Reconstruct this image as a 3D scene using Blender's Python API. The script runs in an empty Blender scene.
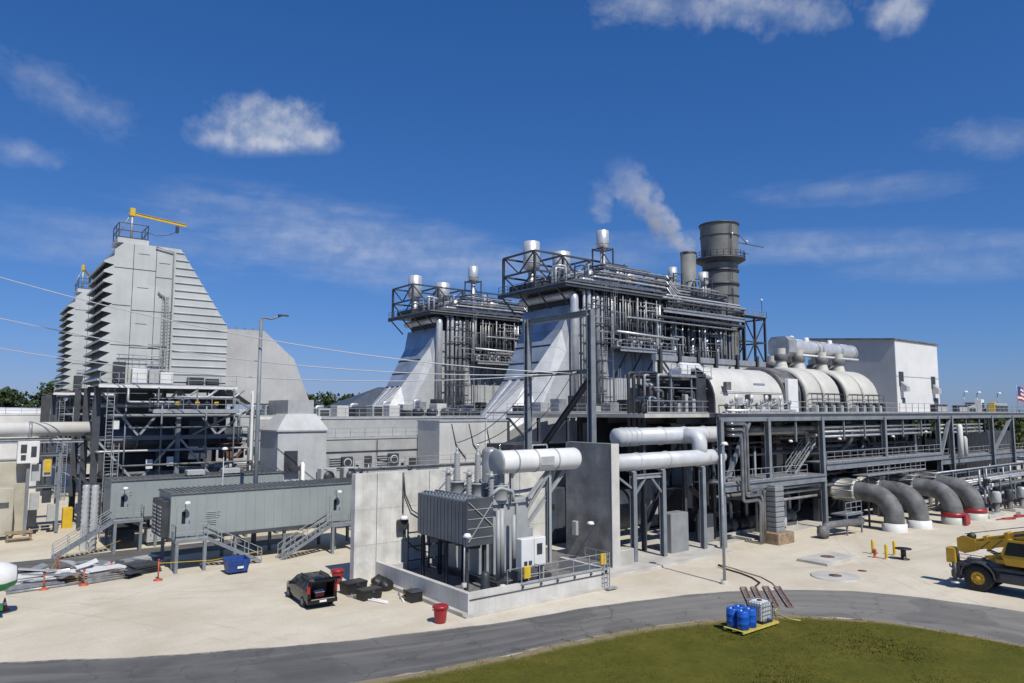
import bpy, math, random
from mathutils import Vector, Matrix
rnd = random.Random(7)
C = bpy.context.scene.collection
PI = math.pi
# ------------------------------------------------------------------ materials
def _n(nt, t, **kw):
    n = nt.nodes.new(t)
    for k, v in kw.items():
        setattr(n, k, v)
    return n
def _mix(nt, fac, a, b, mode='MIX'):
    m = _n(nt, 'ShaderNodeMix', data_type='RGBA', blend_type=mode)
    for s, v in ((m.inputs[0], fac), (m.inputs[6], a), (m.inputs[7], b)):
        if isinstance(v, (int, float)): s.default_value = v
        elif isinstance(v, tuple): s.default_value = (*v, 1)
        else: nt.links.new(v, s)
    return m.outputs[2]
def _ramp(nt, fac, a, b, ca=(0, 0, 0), cb=(1, 1, 1)):
    r = _n(nt, 'ShaderNodeValToRGB')
    r.color_ramp.elements[0].position = a; r.color_ramp.elements[0].color = (*ca, 1)
    r.color_ramp.elements[1].position = b; r.color_ramp.elements[1].color = (*cb, 1)
    nt.links.new(fac, r.inputs[0]); return r.outputs[0]
def _noise(nt, vec, scale, detail=4, rough=.55):
    n = _n(nt, 'ShaderNodeTexNoise'); n.inputs['Scale'].default_value = scale
    n.inputs['Detail'].default_value = detail; n.inputs['Roughness'].default_value = rough
    nt.links.new(vec, n.inputs['Vector']); return n.outputs[0]
def _scaled(nt, vec, s):
    m = _n(nt, 'ShaderNodeMapping'); m.inputs['Scale'].default_value = s
    nt.links.new(vec, m.inputs['Vector']); return m.outputs[0]
def mat(name, col, rough=.6, metal=0., var=.12, scale=.8, streak=.2, bump=.0, bscale=8., panel=None, rust=0., dirt=(.16, .13, .10)):
    """painted / concrete / metal surface: blotches, vertical run marks, optional panel joints, bump"""
    m = bpy.data.materials.new(name); m.use_nodes = True; nt = m.node_tree
    p = nt.nodes['Principled BSDF']; L = nt.links.new
    pos = _n(nt, 'ShaderNodeNewGeometry').outputs['Position']
    n1 = _noise(nt, pos, scale, 5)
    dk = tuple(c * (1 - var * 1.6) for c in col); lt = tuple(min(1, c * (1 + var)) for c in col)
    c = _mix(nt, _ramp(nt, n1, .3, .7), dk, lt)
    if streak:
        n2 = _noise(nt, _scaled(nt, pos, (1.4, 1.4, .09)), 1.6, 5, .6)
        f = _ramp(nt, n2, .5, .78)
        mm = _n(nt, 'ShaderNodeMath', operation='MULTIPLY'); L(f, mm.inputs[0]); mm.inputs[1].default_value = streak
        c = _mix(nt, mm.outputs[0], c, tuple(x * .6 + d * .4 for x, d in zip(col, dirt)))
    if rust:
        n3 = _noise(nt, pos, 2.2, 6, .65)
        mm = _n(nt, 'ShaderNodeMath', operation='MULTIPLY'); L(_ramp(nt, n3, .58, .7), mm.inputs[0]); mm.inputs[1].default_value = rust
        c = _mix(nt, mm.outputs[0], c, (.16, .07, .035))
    h = None
    if panel:
        sx, sz, wd, dark = panel
        s = _n(nt, 'ShaderNodeSeparateXYZ'); L(pos, s.inputs[0])
        a = _n(nt, 'ShaderNodeMath', operation='ADD'); L(s.outputs[0], a.inputs[0]); L(s.outputs[1], a.inputs[1])
        def joint(o, per):
            d = _n(nt, 'ShaderNodeMath', operation='DIVIDE'); L(o, d.inputs[0]); d.inputs[1].default_value = per
            fr = _n(nt, 'ShaderNodeMath', operation='FRACT'); L(d.outputs[0], fr.inputs[0])
            lt_ = _n(nt, 'ShaderNodeMath', operation='LESS_THAN'); L(fr.outputs[0], lt_.inputs[0]); lt_.inputs[1].default_value = wd / per
            return lt_.outputs[0]
        mx = _n(nt, 'ShaderNodeMath', operation='MAXIMUM')
        mx.inputs[1].default_value = 0
        if sx: L(joint(a.outputs[0], sx), mx.inputs[0])
        if sz: L(joint(s.outputs[2], sz), mx.inputs[1])
        mm = _n(nt, 'ShaderNodeMath', operation='MULTIPLY'); L(mx.outputs[0], mm.inputs[0]); mm.inputs[1].default_value = dark
        c = _mix(nt, mm.outputs[0], c, tuple(x * .45 for x in col))
    L(c, p.inputs['Base Color'])
    p.inputs['Metallic'].default_value = metal
    n4 = _noise(nt, pos, scale * 3, 3)
    r = _n(nt, 'ShaderNodeMapRange'); L(n4, r.inputs[0]); r.inputs[3].default_value = max(0.05, rough - .12); r.inputs[4].default_value = min(1, rough + .12)
    L(r.outputs[0], p.inputs['Roughness'])
    if bump:
        b = _n(nt, 'ShaderNodeBump'); b.inputs['Strength'].default_value = bump; b.inputs['Distance'].default_value = .05
        L(_noise(nt, pos, bscale, 4), b.inputs['Height']); L(b.outputs[0], p.inputs['Normal'])
    return m
class MT: pass
M = MT()
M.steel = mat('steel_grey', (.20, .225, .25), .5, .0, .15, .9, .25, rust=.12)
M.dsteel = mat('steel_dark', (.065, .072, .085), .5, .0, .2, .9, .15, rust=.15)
M.galv = mat('galvanised', (.40, .42, .44), .5, .35, .15, 2., .15)
M.grate = mat('grating', (.22, .23, .245), .65, .2, .15, 2., .1)
M.conc = mat('concrete', (.56, .55, .525), .85, 0, .12, .5, .4, .3, 12, panel=(2.4, 0, .03, .3))
M.concd = mat('concrete_stained_shaded', (.27, .268, .262), .85, 0, .3, .7, .5, .3, 10, panel=(2.4, 1.25, .03, .4))
M.slab = mat('concrete_slab', (.50, .48, .44), .9, 0, .14, .6, .0, .2, 10)
M.concw = mat('concrete_pale', (.645, .635, .595), .85, 0, .16, .9, .6, .3, 14, panel=(1.2, 1.25, .025, .16))
M.white = mat('white_paint', (.74, .745, .74), .45, 0, .06, .7, .22)
M.offw = mat('off_white_paint', (.56, .56, .54), .5, 0, .08, .5, .3, panel=(2.0, 3.4, .04, .3))
M.cream = mat('cream_paint', (.57, .56, .505), .5, 0, .08, .5, .35)
M.gtw = mat('turbine_hall_grey', (.40, .405, .40), .6, 0, .1, .5, .35, panel=(2.0, 3.0, .04, .35))
M.plen = mat('plenum_pale_grey', (.47, .48, .48), .5, 0, .1, .5, .4)
M.steam_t = mat('turbine_off_white', (.60, .59, .555), .5, 0, .08, .5, .35)
M.ramp = mat('faded_red_steel', (.30, .21, .19), .8, 0, .3, 3, .1)
M.case = mat('casing_grey', (.49, .505, .52), .5, .1, .10, .45, .35, panel=(2.9, 2.4, .05, .5))
M.caseb = mat('casing_blue_grey', (.36, .41, .47), .32, .4, .2, .35, .2)
M.filt = mat('filter_house_grey', (.50, .525, .52), .5, 0, .08, .4, .28)
M.duct = mat('beige_grey_duct', (.475, .475, .465), .6, 0, .12, .3, .3, panel=(3.2, 0, .05, .25))
M.alu = mat('aluminium_cladding', (.66, .67, .68), .4, .45, .1, 1.3, .2)
M.alud = mat('weathered_cladding', (.40, .41, .425), .48, .4, .2, 1., .3)
M.pipe = mat('white_grey_pipe', (.60, .62, .64), .45, .1, .08, .8, .25)
M.gpipe = mat('grey_coated_pipe', (.15, .153, .157), .65, .0, .35, .9, .55, .25, 5)
M.encl = mat('enclosure_grey_green', (.285, .32, .32), .45, 0, .06, .35, .2)
M.roofd = mat('roof_dark_grey', (.15, .16, .165), .6, 0, .2, .8, .0)
M.beige = mat('beige_panel', (.47, .44, .36), .6, 0, .1, .8, .25)
M.box = mat('equipment_grey', (.42, .435, .44), .5, 0, .1, 1., .25)
M.boxg = mat('cabinet_grey', (.25, .265, .27), .5, 0, .1, 1., .3)
M.gunm = mat('polished_gunmetal', (.30, .31, .33), .35, .75, .2, 1.5, .2)
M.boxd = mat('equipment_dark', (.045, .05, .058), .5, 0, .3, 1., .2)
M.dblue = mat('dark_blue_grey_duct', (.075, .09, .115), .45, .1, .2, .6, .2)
M.rad = mat('radiator_grey', (.115, .135, .16), .5, 0, .12, .8, .2)
M.tank = mat('transformer_grey', (.36, .38, .39), .45, 0, .1, .9, .3)
M.stack = mat('stack_grey', (.20, .203, .198), .65, .1, .18, .4, .4)
M.black = mat('black_plastic', (.018, .018, .02), .5, 0, .2, 3, 0)
M.rubber = mat('tyre_rubber', (.025, .024, .023), .85, 0, .3, 4, 0, .4, 20)
M.carp = mat('black_car_paint', (.010, .010, .012), .16, .2, .2, .5, 0)
M.glass = mat('dark_glass', (.02, .025, .03), .06, 0, .1, 1, 0)
M.chrome = mat('chrome', (.7, .7, .7), .15, 1, .05, 1, 0)
M.red = mat('red_plastic', (.33, .022, .028), .4, 0, .12, 3, .1)
M.redl = mat('red_lens', (.4, .01, .01), .2, 0, .1, 3, 0)
M.orange = mat('orange_plastic', (.46, .095, .03), .55, 0, .12, 4, .1)
M.blue = mat('blue_plastic', (.012, .10, .48), .35, 0, .1, 3, .05)
M.dblu = mat('blue_paint', (.015, .06, .26), .45, 0, .15, 2, .2, rust=.1)
M.yel = mat('yellow_paint', (.66, .44, .03), .45, 0, .1, 2, .2)
M.gold = mat('crane_yellow', (.56, .33, .025), .42, 0, .12, 1.2, .3)
M.chas = mat('crane_chassis_grey', (.06, .062, .065), .5, 0, .2, 1.5, .2)
M.green = mat('green_paint', (.01, .22, .05), .45, 0, .15, 2, .15)
M.wood = mat('weathered_wood', (.30, .22, .14), .85, 0, .25, 3, 0, .3, 14)
M.pal = mat('yellow_pallet', (.62, .52, .12), .7, 0, .15, 4, 0)
M.rust = mat('rusty_steel', (.17, .09, .06), .8, 0, .3, 3, .1)
M.ibc = mat('white_poly_tank', (.72, .74, .72), .45, 0, .06, 2, .1)
M.porc = mat('porcelain_grey', (.32, .33, .34), .25, 0, .08, 3, 0)
M.wire = mat('bare_conductor', (.55, .56, .58), .4, .3, .05, 1, 0)
M.pave = mat('pit_gravel', (.17, .165, .16), .95, 0, .3, 3, 0, .6, 18)
M.sheet = mat('scrap_sheet_metal', (.40, .41, .42), .4, .5, .25, 3, 0)
M.bark = mat('bark', (.10, .075, .055), .9, 0, .3, 2, 0)
M.lamp = mat('lamp_glass_white', (.85, .86, .86), .25, 0, .03, 1, 0)
def leaf_mat(name, a, b):
    m = bpy.data.materials.new(name); m.use_nodes = True; nt = m.node_tree; p = nt.nodes['Principled BSDF']
    pos = _n(nt, 'ShaderNodeNewGeometry').outputs['Position']
    c = _mix(nt, _ramp(nt, _noise(nt, pos, .5, 6), .35, .65), a, b)
    nt.links.new(c, p.inputs['Base Color']); p.inputs['Roughness'].default_value = .6; p.inputs['Specular IOR Level'].default_value = .2
    return m
M.leaf = leaf_mat('foliage_dark', (.025, .045, .018), (.06, .085, .03))
M.leaf2 = leaf_mat('foliage_olive', (.05, .065, .022), (.10, .115, .04))
def gravel():
    m = bpy.data.materials.new('limestone_gravel'); m.use_nodes = True; nt = m.node_tree; p = nt.nodes['Principled BSDF']; L = nt.links.new
    pos = _n(nt, 'ShaderNodeNewGeometry').outputs['Position']
    c = _mix(nt, _ramp(nt, _noise(nt, pos, .16, 6, .6), .3, .7), (.535, .47, .36), (.67, .615, .50))
    # tyre tracks and dusty drag marks run roughly along the yard
    tr = _noise(nt, _scaled(nt, pos, (.12, .5, 1)), .9, 6, .65)
    c = _mix(nt, _ramp(nt, tr, .5, .85, (0,0,0), (.7,.7,.7)), c, (.47, .41, .315))
    c = _mix(nt, _ramp(nt, _noise(nt, pos, 7, 3, .7), .52, .75, (0, 0, 0), (.45, .45, .45)), c, (.36, .31, .235))
    c = _mix(nt, _ramp(nt, _noise(nt, pos, .5, 5, .7), .6, .74, (0, 0, 0), (.5, .5, .5)), c, (.73, .69, .60))
    c = _mix(nt, _ramp(nt, _noise(nt, pos, .28, 7, .72), .52, .68, (0, 0, 0), (.55, .55, .55)), c, (.46, .405, .31))
    c = _mix(nt, _ramp(nt, _noise(nt, pos, 14, 2, .6), .66, .72, (0, 0, 0), (.6, .6, .6)), c, (.30, .27, .22))
    # tyre tracks of vehicles turning off the road, in pairs
    sp = _n(nt, 'ShaderNodeSeparateXYZ'); L(pos, sp.inputs[0])
    def track(cx, cy, R, w=.17):
        d = _n(nt, 'ShaderNodeVectorMath', operation='DISTANCE'); fl = _n(nt, 'ShaderNodeCombineXYZ'); L(sp.outputs[0], fl.inputs[0]); L(sp.outputs[1], fl.inputs[1])
        L(fl.outputs[0], d.inputs[0]); d.inputs[1].default_value = (cx, cy, 0)
        o = None
        for r_ in (R, R+1.75):
            a_ = _n(nt, 'ShaderNodeMath', operation='SUBTRACT'); L(d.outputs['Value'], a_.inputs[0]); a_.inputs[1].default_value = r_
            b_ = _n(nt, 'ShaderNodeMath', operation='ABSOLUTE'); L(a_.outputs[0], b_.inputs[0])
            k_ = _ramp(nt, b_.outputs[0], w*.4, w, (1, 1, 1), (0, 0, 0))
            if o is None: o = k_
            else:
                m_ = _n(nt, 'ShaderNodeMath', operation='MAXIMUM'); L(o, m_.inputs[0]); L(k_, m_.inputs[1]); o = m_.outputs[0]
        return o
    brk = _ramp(nt, _noise(nt, pos, .25, 4, .6), .42, .62, (0, 0, 0), (.42, .42, .42))
    for tr_ in ((-20, 96, 52), (40, 92, 48), (8, 25, 27), (95, -10, 52), (70, 62, 34), (-60, 10, 78)):
        m_ = _n(nt, 'ShaderNodeMath', operation='MULTIPLY'); L(track(*tr_), m_.inputs[0]); L(brk, m_.inputs[1])
        c = _mix(nt, m_.outputs[0], c, (.40, .35, .265))
    # far beyond the fence line the ground turns to scrub
    ln = _n(nt, 'ShaderNodeVectorMath', operation='LENGTH'); L(pos, ln.inputs[0])
    far = _n(nt, 'ShaderNodeMapRange'); L(ln.outputs['Value'], far.inputs[0]); far.inputs[1].default_value = 230; far.inputs[2].default_value = 300
    c = _mix(nt, far.outputs[0], c, (.09, .10, .05))
    L(c, p.inputs['Base Color']); p.inputs['Roughness'].default_value = .95
    b = _n(nt, 'ShaderNodeBump'); b.inputs['Strength'].default_value = .5; b.inputs['Distance'].default_value = .06
    L(_noise(nt, pos, 5, 6, .7), b.inputs['Height']); L(b.outputs[0], p.inputs['Normal'])
    return m
M.gravel = gravel()
def asphalt():
    m = bpy.data.materials.new('asphalt'); m.use_nodes = True; nt = m.node_tree; p = nt.nodes['Principled BSDF']; L = nt.links.new
    pos = _n(nt, 'ShaderNodeNewGeometry').outputs['Position']
    uv = _n(nt, 'ShaderNodeUVMap').outputs[0]
    c = _mix(nt, _ramp(nt, _noise(nt, pos, .35, 6, .6), .3, .7), (.085, .084, .082), (.135, .132, .126))
    s = _n(nt, 'ShaderNodeSeparateXYZ'); L(uv, s.inputs[0])
    # dust worn in lengthwise bands, blown in from the edges
    band = _noise(nt, _scaled(nt, uv, (.12, 9, 1)), 1.0, 4, .6)
    c = _mix(nt, _ramp(nt, band, .45, .75, (0, 0, 0), (.75, .75, .75)), c, (.21, .20, .18))
    ed = _n(nt, 'ShaderNodeMath', operation='SUBTRACT'); L(s.outputs[1], ed.inputs[0]); ed.inputs[1].default_value = .5
    ab = _n(nt, 'ShaderNodeMath', operation='ABSOLUTE'); L(ed.outputs[0], ab.inputs[0])
    ns = _n(nt, 'ShaderNodeMath', operation='MULTIPLY_ADD'); L(_noise(nt, pos, 1.6, 5, .7), ns.inputs[0]); ns.inputs[1].default_value = .10; L(ab.outputs[0], ns.inputs[2])
    c = _mix(nt, _ramp(nt, ns.outputs[0], .525, .555), c, (.36, .325, .26))
    c = _mix(nt, _ramp(nt, _noise(nt, pos, .9, 5, .75), .66, .72, (0, 0, 0), (.5, .5, .5)), c, (.33, .31, .27))
    sx = _n(nt, 'ShaderNodeSeparateXYZ'); L(pos, sx.inputs[0])
    du = _n(nt, 'ShaderNodeMapRange'); L(sx.outputs[0], du.inputs[0]); du.inputs[1].default_value = 24; du.inputs[2].default_value = 40
    dm = _n(nt, 'ShaderNodeMath', operation='MULTIPLY'); L(du.outputs[0], dm.inputs[0]); L(_ramp(nt, _noise(nt, _scaled(nt, uv, (.15, 5, 1)), 1.2, 5, .6), .25, .75, (.25, .25, .25), (.8, .8, .8)), dm.inputs[1])
    c = _mix(nt, dm.outputs[0], c, (.275, .262, .235))
    vo = _n(nt, 'ShaderNodeTexVoronoi', feature='DISTANCE_TO_EDGE'); vo.inputs['Scale'].default_value = .22
    wp = _n(nt, 'ShaderNodeVectorMath', operation='MULTIPLY_ADD'); wn = _n(nt, 'ShaderNodeTexNoise'); wn.inputs['Scale'].default_value = .8; wn.inputs['Detail'].default_value = 5
    L(pos, wn.inputs['Vector']); L(wn.outputs['Color'], wp.inputs[0]); wp.inputs[1].default_value = (3, 3, 0); L(pos, wp.inputs[2]); L(wp.outputs[0], vo.inputs['Vector'])
    c = _mix(nt, _ramp(nt, vo.outputs['Distance'], .004, .013, (.42, .42, .42), (0, 0, 0)), c, (.045, .044, .042))
    c = _mix(nt, _ramp(nt, _noise(nt, pos, .12, 2, .4), .57, .585, (0, 0, 0), (.35, .35, .35)), c, (.07, .07, .068))
    L(c, p.inputs['Base Color']); p.inputs['Roughness'].default_value = .85
    b = _n(nt, 'ShaderNodeBump'); b.inputs['Strength'].default_value = .35; b.inputs['Distance'].default_value = .02
    L(_noise(nt, pos, 25, 3), b.inputs['Height']); L(b.outputs[0], p.inputs['Normal'])
    return m
M.asph = asphalt()
def lawn():
    m = bpy.data.materials.new('lawn'); m.use_nodes = True; nt = m.node_tree; p = nt.nodes['Principled BSDF']; L = nt.links.new
    pos = _n(nt, 'ShaderNodeNewGeometry').outputs['Position']
    c = _mix(nt, _ramp(nt, _noise(nt, pos, .4, 6, .65), .32, .68), (.080, .086, .012), (.132, .122, .021))
    c = _mix(nt, _ramp(nt, _noise(nt, pos, 3.5, 5, .7), .5, .75, (0, 0, 0), (.6, .6, .6)), c, (.035, .048, .009))
    c = _mix(nt, _ramp(nt, _noise(nt, pos, .9, 5, .7), .6, .8, (0, 0, 0), (.45, .45, .45)), c, (.17, .14, .045))
    uv = _n(nt, 'ShaderNodeUVMap').outputs[0]; su = _n(nt, 'ShaderNodeSeparateXYZ'); L(uv, su.inputs[0])
    ns = _n(nt, 'ShaderNodeMath', operation='MULTIPLY_ADD'); L(_noise(nt, pos, 1.3, 6, .72), ns.inputs[0]); ns.inputs[1].default_value = -.012; L(su.outputs[1], ns.inputs[2])
    c = _mix(nt, _ramp(nt, ns.outputs[0], 0., .006), (.27, .22, .13), c)
    c = _mix(nt, _ramp(nt, _noise(nt, pos, 2.1, 3, .6), .68, .74, (0, 0, 0), (.6, .6, .6)), c, (.045, .085, .014))
    p.inputs['Specular IOR Level'].default_value = .12
    L(c, p.inputs['Base Color']); p.inputs['Roughness'].default_value = .9
    b = _n(nt, 'ShaderNodeBump'); b.inputs['Strength'].default_value = .8; b.inputs['Distance'].default_value = .08
    L(_noise(nt, pos, 9, 5, .7), b.inputs['Height']); L(b.outputs[0], p.inputs['Normal'])
    return m
M.lawn = lawn()
M.blade = leaf_mat('grass_blade', (.09, .09, .014), (.17, .14, .03))
# ------------------------------------------------------------------ mesh builder
PEND = []
ORG = {}
def vec(*a): return Vector(a[0] if len(a) == 1 else a)
class MB:
    def __init__(s, parent, name, m, **props):
        s.v = []; s.f = []; s.sm = []; s.parent = parent; s.name = name; s.m = m; s.props = props; s.obj = None; s.uv = None
    def add(s, vs, fs, smooth=False):
        b = len(s.v); s.v += [tuple(x) for x in vs]
        for i, f in enumerate(fs):
            s.f.append(tuple(b + k for k in f)); s.sm.append(smooth if isinstance(smooth, bool) else smooth[i])
        return s
    def box(s, x0, y0, z0, x1, y1, z1):
        if x1 < x0: x0, x1 = x1, x0
        if y1 < y0: y0, y1 = y1, y0
        if z1 < z0: z0, z1 = z1, z0
        return s.add([(x0,y0,z0),(x1,y0,z0),(x1,y1,z0),(x0,y1,z0),(x0,y0,z1),(x1,y0,z1),(x1,y1,z1),(x0,y1,z1)],
                     [(0,3,2,1),(4,5,6,7),(0,1,5,4),(1,2,6,5),(2,3,7,6),(3,0,4,7)])
    def bbox(s, x0, y0, z0, x1, y1, z1, b=.04):
        """box with chamfered vertical and top edges"""
        p = [(x0+b,y0),(x1-b,y0),(x1,y0+b),(x1,y1-b),(x1-b,y1),(x0+b,y1),(x0,y1-b),(x0,y0+b)]
        q = [(x0+2*b,y0+b),(x1-2*b,y0+b),(x1-b,y0+2*b),(x1-b,y1-2*b),(x1-2*b,y1-b),(x0+2*b,y1-b),(x0+b,y1-2*b),(x0+b,y0+2*b)]
        vs = [(*a,z0) for a in p]+[(*a,z1-b) for a in p]+[(*a,z1) for a in q]
        fs = [tuple(range(7,-1,-1)), tuple(range(16,24))]
        for k in range(8):
            j=(k+1)%8; fs += [(k,j,8+j,8+k),(8+k,8+j,16+j,16+k)]
        return s.add(vs, fs)
    def beam(s, p, q, w, h=None, up=(0,0,1)):
        p = Vector(p); q = Vector(q); h = h or w; d = (q-p).normalized(); up = Vector(up)
        if abs(d.dot(up)) > .98: up = Vector((1,0,0))
        r = d.cross(up).normalized(); u = r.cross(d)
        vs = []
        for c in (p, q):
            for a, b in ((-1,-1),(1,-1),(1,1),(-1,1)): vs.append(c + r*a*w/2 + u*b*h/2)
        return s.add(vs, [(3,2,1,0),(4,5,6,7),(0,1,5,4),(1,2,6,5),(2,3,7,6),(3,0,4,7)])
    def ibeam(s, p, q, w, h=None, up=(0,0,1), t=None):
        p = Vector(p); q = Vector(q); h = h or w; d = (q-p).normalized(); up = Vector(up)
        if abs(d.dot(up)) > .98: up = Vector((0,1,0))
        r = d.cross(up).normalized(); u = r.cross(d); t = t or max(.03, w*.12)
        prof = [(-w/2,-h/2),(w/2,-h/2),(w/2,-h/2+t),(t/2,-h/2+t),(t/2,h/2-t),(w/2,h/2-t),(w/2,h/2),(-w/2,h/2),(-w/2,h/2-t),(-t/2,h/2-t),(-t/2,-h/2+t),(-w/2,-h/2+t)]
        n = 12; vs = [c + r*a + u*b for c in (p,q) for a,b in prof]
        fs = [(k,(k+1)%n,n+(k+1)%n,n+k) for k in range(n)]
        for o in (0, n):
            for g in ((0,1,2,11),(8,5,6,7),(10,3,4,9)):
                fs.append(tuple(o+x for x in g))
        return s.add(vs, fs)
    def tube(s, pts, r, n=10, caps=True):
        pts = [Vector(p) for p in pts]; m = len(pts); rr = r if isinstance(r, (list, tuple)) else [r]*m
        dirs = []
        for i in range(m):
            a = (pts[i]-pts[i-1]).normalized() if i else None; b = (pts[i+1]-pts[i]).normalized() if i < m-1 else None
            dirs.append((a or b) if (a is None or b is None) else (a+b).normalized())
        d = dirs[0]; ref = Vector((0,0,1)) if abs(d.z) < .9 else Vector((1,0,0))
        r0 = d.cross(ref).normalized(); vs = []; 
        for i in range(m):
            d = dirs[i]; r0 = (r0 - d*r0.dot(d)).normalized(); u0 = d.cross(r0)
            k = 1.
            if 0 < i < m-1:
                cs = max(.5, dirs[i].dot((pts[i]-pts[i-1]).normalized())); k = 1/cs
            for j in range(n):
                a = 2*PI*j/n; vs.append(pts[i] + (r0*math.cos(a)+u0*math.sin(a))*rr[i]*(1+(k-1)*.5))
        fs = []; sm = []
        for i in range(m-1):
            for j in range(n):
                fs.append((i*n+j, i*n+(j+1)%n, (i+1)*n+(j+1)%n, (i+1)*n+j)); sm.append(True)
        if caps:
            fs.append(tuple(range(n-1,-1,-1))); sm.append(False); fs.append(tuple((m-1)*n+j for j in range(n))); sm.append(False)
        return s.add(vs, fs, sm)
    def pipe(s, pts, r, n=10, bend=None, seg=5):
        """pipe with rounded elbows"""
        pts = [Vector(p) for p in pts]; bend = bend or r*2.2; out = [pts[0]]
        for i in range(1, len(pts)-1):
            a = pts[i-1]-pts[i]; b = pts[i+1]-pts[i]; k = min(bend, a.length*.49, b.length*.49)
            p0 = pts[i]+a.normalized()*k; p1 = pts[i]+b.normalized()*k
            for t in range(seg+1):
                t /= seg; out.append(p0*(1-t)**2 + pts[i]*2*t*(1-t) + p1*t*t)
        out.append(pts[-1]); return s.tube(out, r, n)
    def lathe(s, c, prof, n=24, axis='z', a0=0, a1=2*PI, caps=False):
        c = Vector(c); vs = []; full = abs(a1-a0-2*PI) < 1e-6; cnt = n if full else n+1
        for r, h in prof:
            for j in range(cnt):
                a = a0+(a1-a0)*j/n; x, y = r*math.cos(a), r*math.sin(a)
                vs.append(c + (Vector((x,y,h)) if axis == 'z' else Vector((h,x,y)) if axis == 'x' else Vector((y,h,x))))
        fs = []; sm = []
        for i in range(len(prof)-1):
            for j in range(n):
                k = (j+1) % cnt
                fs.append((i*cnt+j, i*cnt+k, (i+1)*cnt+k, (i+1)*cnt+j)); sm.append(True)
        if caps:
            fs.append(tuple(range(cnt-1,-1,-1))); sm.append(False)
            fs.append(tuple((len(prof)-1)*cnt+j for j in range(cnt))); sm.append(False)
        return s.add(vs, fs, sm)
    def prism(s, poly, axis, a, b):
        """polygon in the plane across axis, extruded a..b (axis y: (x,z); axis x: (y,z); axis z: (x,y))"""
        n = len(poly)
        def P(p, t): return (p[0],t,p[1]) if axis == 'y' else (t,p[0],p[1]) if axis == 'x' else (p[0],p[1],t)
        vs = [P(p,a) for p in poly]+[P(p,b) for p in poly]
        return s.add(vs, [tuple(range(n-1,-1,-1)), tuple(range(n,2*n))]+[(k,(k+1)%n,n+(k+1)%n,n+k) for k in range(n)])
    def rail(s, pts, h=1.1, t=.045, step=1.8):
        pts = [Vector(p) for p in pts]
        for a, b in zip(pts, pts[1:]):
            k = max(1, round((b-a).length/step))
            for i in range(k+1):
                p = a+(b-a)*i/k; s.beam(p, p+Vector((0,0,h)), t)
            for z in (h, h*.52): s.beam(a+Vector((0,0,z)), b+Vector((0,0,z)), t)
            s.beam(a+Vector((0,0,.07)), b+Vector((0,0,.07)), .02, .12)
        return s
    def ladder(s, p, z1, across=(1,0,0), w=.5, cage=None):
        p = Vector(p); a = Vector(across)*w/2; q = Vector((p.x,p.y,z1))
        s.beam(p-a, q-a, .06); s.beam(p+a, q+a, .06)
        z = p.z+.3
        while z < z1:
            c = Vector((p.x,p.y,z)); s.beam(c-a, c+a, .035); z += .33
        if cage:
            o = Vector(cage)*.7; z = p.z+2.4
            while z < z1:
                c = Vector((p.x,p.y,z)); s.beam(c-a*1.3, c-a*1.3+o, .04); s.beam(c-a*1.3+o, c+a*1.3+o, .04); s.beam(c+a*1.3+o, c+a*1.3, .04); z += 1.1
            for e in (-1.3, 0, 1.3): s.beam((p+a*e+o)+Vector((0,0,2.4)), q+a*e+o, .035)
        return s
    def stair(s, p, q, w, side):
        """flight from p (low) to q (high), width along side"""
        p = Vector(p); q = Vector(q); sd = Vector(side)*w/2
        for e in (-1, 1): s.beam(p+sd*e, q+sd*e, .06, .26)
        n = max(3, int((q.z-p.z)/.2)); d = (q-p)/n
        for i in range(1, n):
            c = p+d*i; s.beam(c-sd, c+sd, .26, .04)
        return s
    def stair_rail(s, p, q, w, side):
        p = Vector(p); q = Vector(q); sd = Vector(side)*w/2; up = Vector((0,0,1))
        for e in (-1, 1):
            for z in (.55, 1.05): s.beam(p+sd*e+up*z, q+sd*e+up*z, .05)
            for i in range(5):
                c = p+(q-p)*i/4+sd*e; s.beam(c, c+up*1.05, .05)
        return s
    def fin(s): 
        flush(); return s.obj
def B(parent, name, m, **props):
    b = MB(parent, name, m, **props); PEND.append(b); return b
def _o(x): return x.obj if isinstance(x, MB) else x
def flush():
    for b in PEND:
        if not b.v: continue
        par = _o(b.parent) if b.parent is not None else None
        org = ORG[par] if par is not None else Vector(b.props.pop('at', None) or b.base())
        me = bpy.data.meshes.new(b.name)
        me.from_pydata([tuple(Vector(x)-org) for x in b.v], [], b.f)
        me.polygons.foreach_set('use_smooth', b.sm)
        if b.uv:
            ul = me.uv_layers.new(name='UVMap')
            for l in me.loops: ul.data[l.index].uv = b.uv[l.vertex_index]
        me.materials.append(b.m); me.update()
        o = bpy.data.objects.new(b.name, me); C.objects.link(o); b.obj = o; ORG[o] = org
        if par is not None: o.parent = par
        else: o.location = org
        for k, v in b.props.items(): o[k] = v
    PEND.clear()
def _base(b):
    xs = [x[0] for x in b.v]; ys = [x[1] for x in b.v]; zs = [x[2] for x in b.v]
    return ((min(xs)+max(xs))/2, (min(ys)+max(ys))/2, min(zs))
MB.base = _base
def T(name, label, cat, loc, group=None):
    """an Empty at the base of a thing; its parts are meshes under it"""
    o = bpy.data.objects.new(name, None); C.objects.link(o); o.location = loc; ORG[o] = Vector(loc)
    o['label'] = label; o['category'] = cat; o.empty_display_size = .5
    if group: o['group'] = group
    return o
def ONE(name, m, label, cat, group=None):
    k = dict(label=label, category=cat)
    if group: k['group'] = group
    return B(None, name, m, **k)
def ST(name, m, kind='structure'):
    return B(None, name, m, kind=kind)
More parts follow.
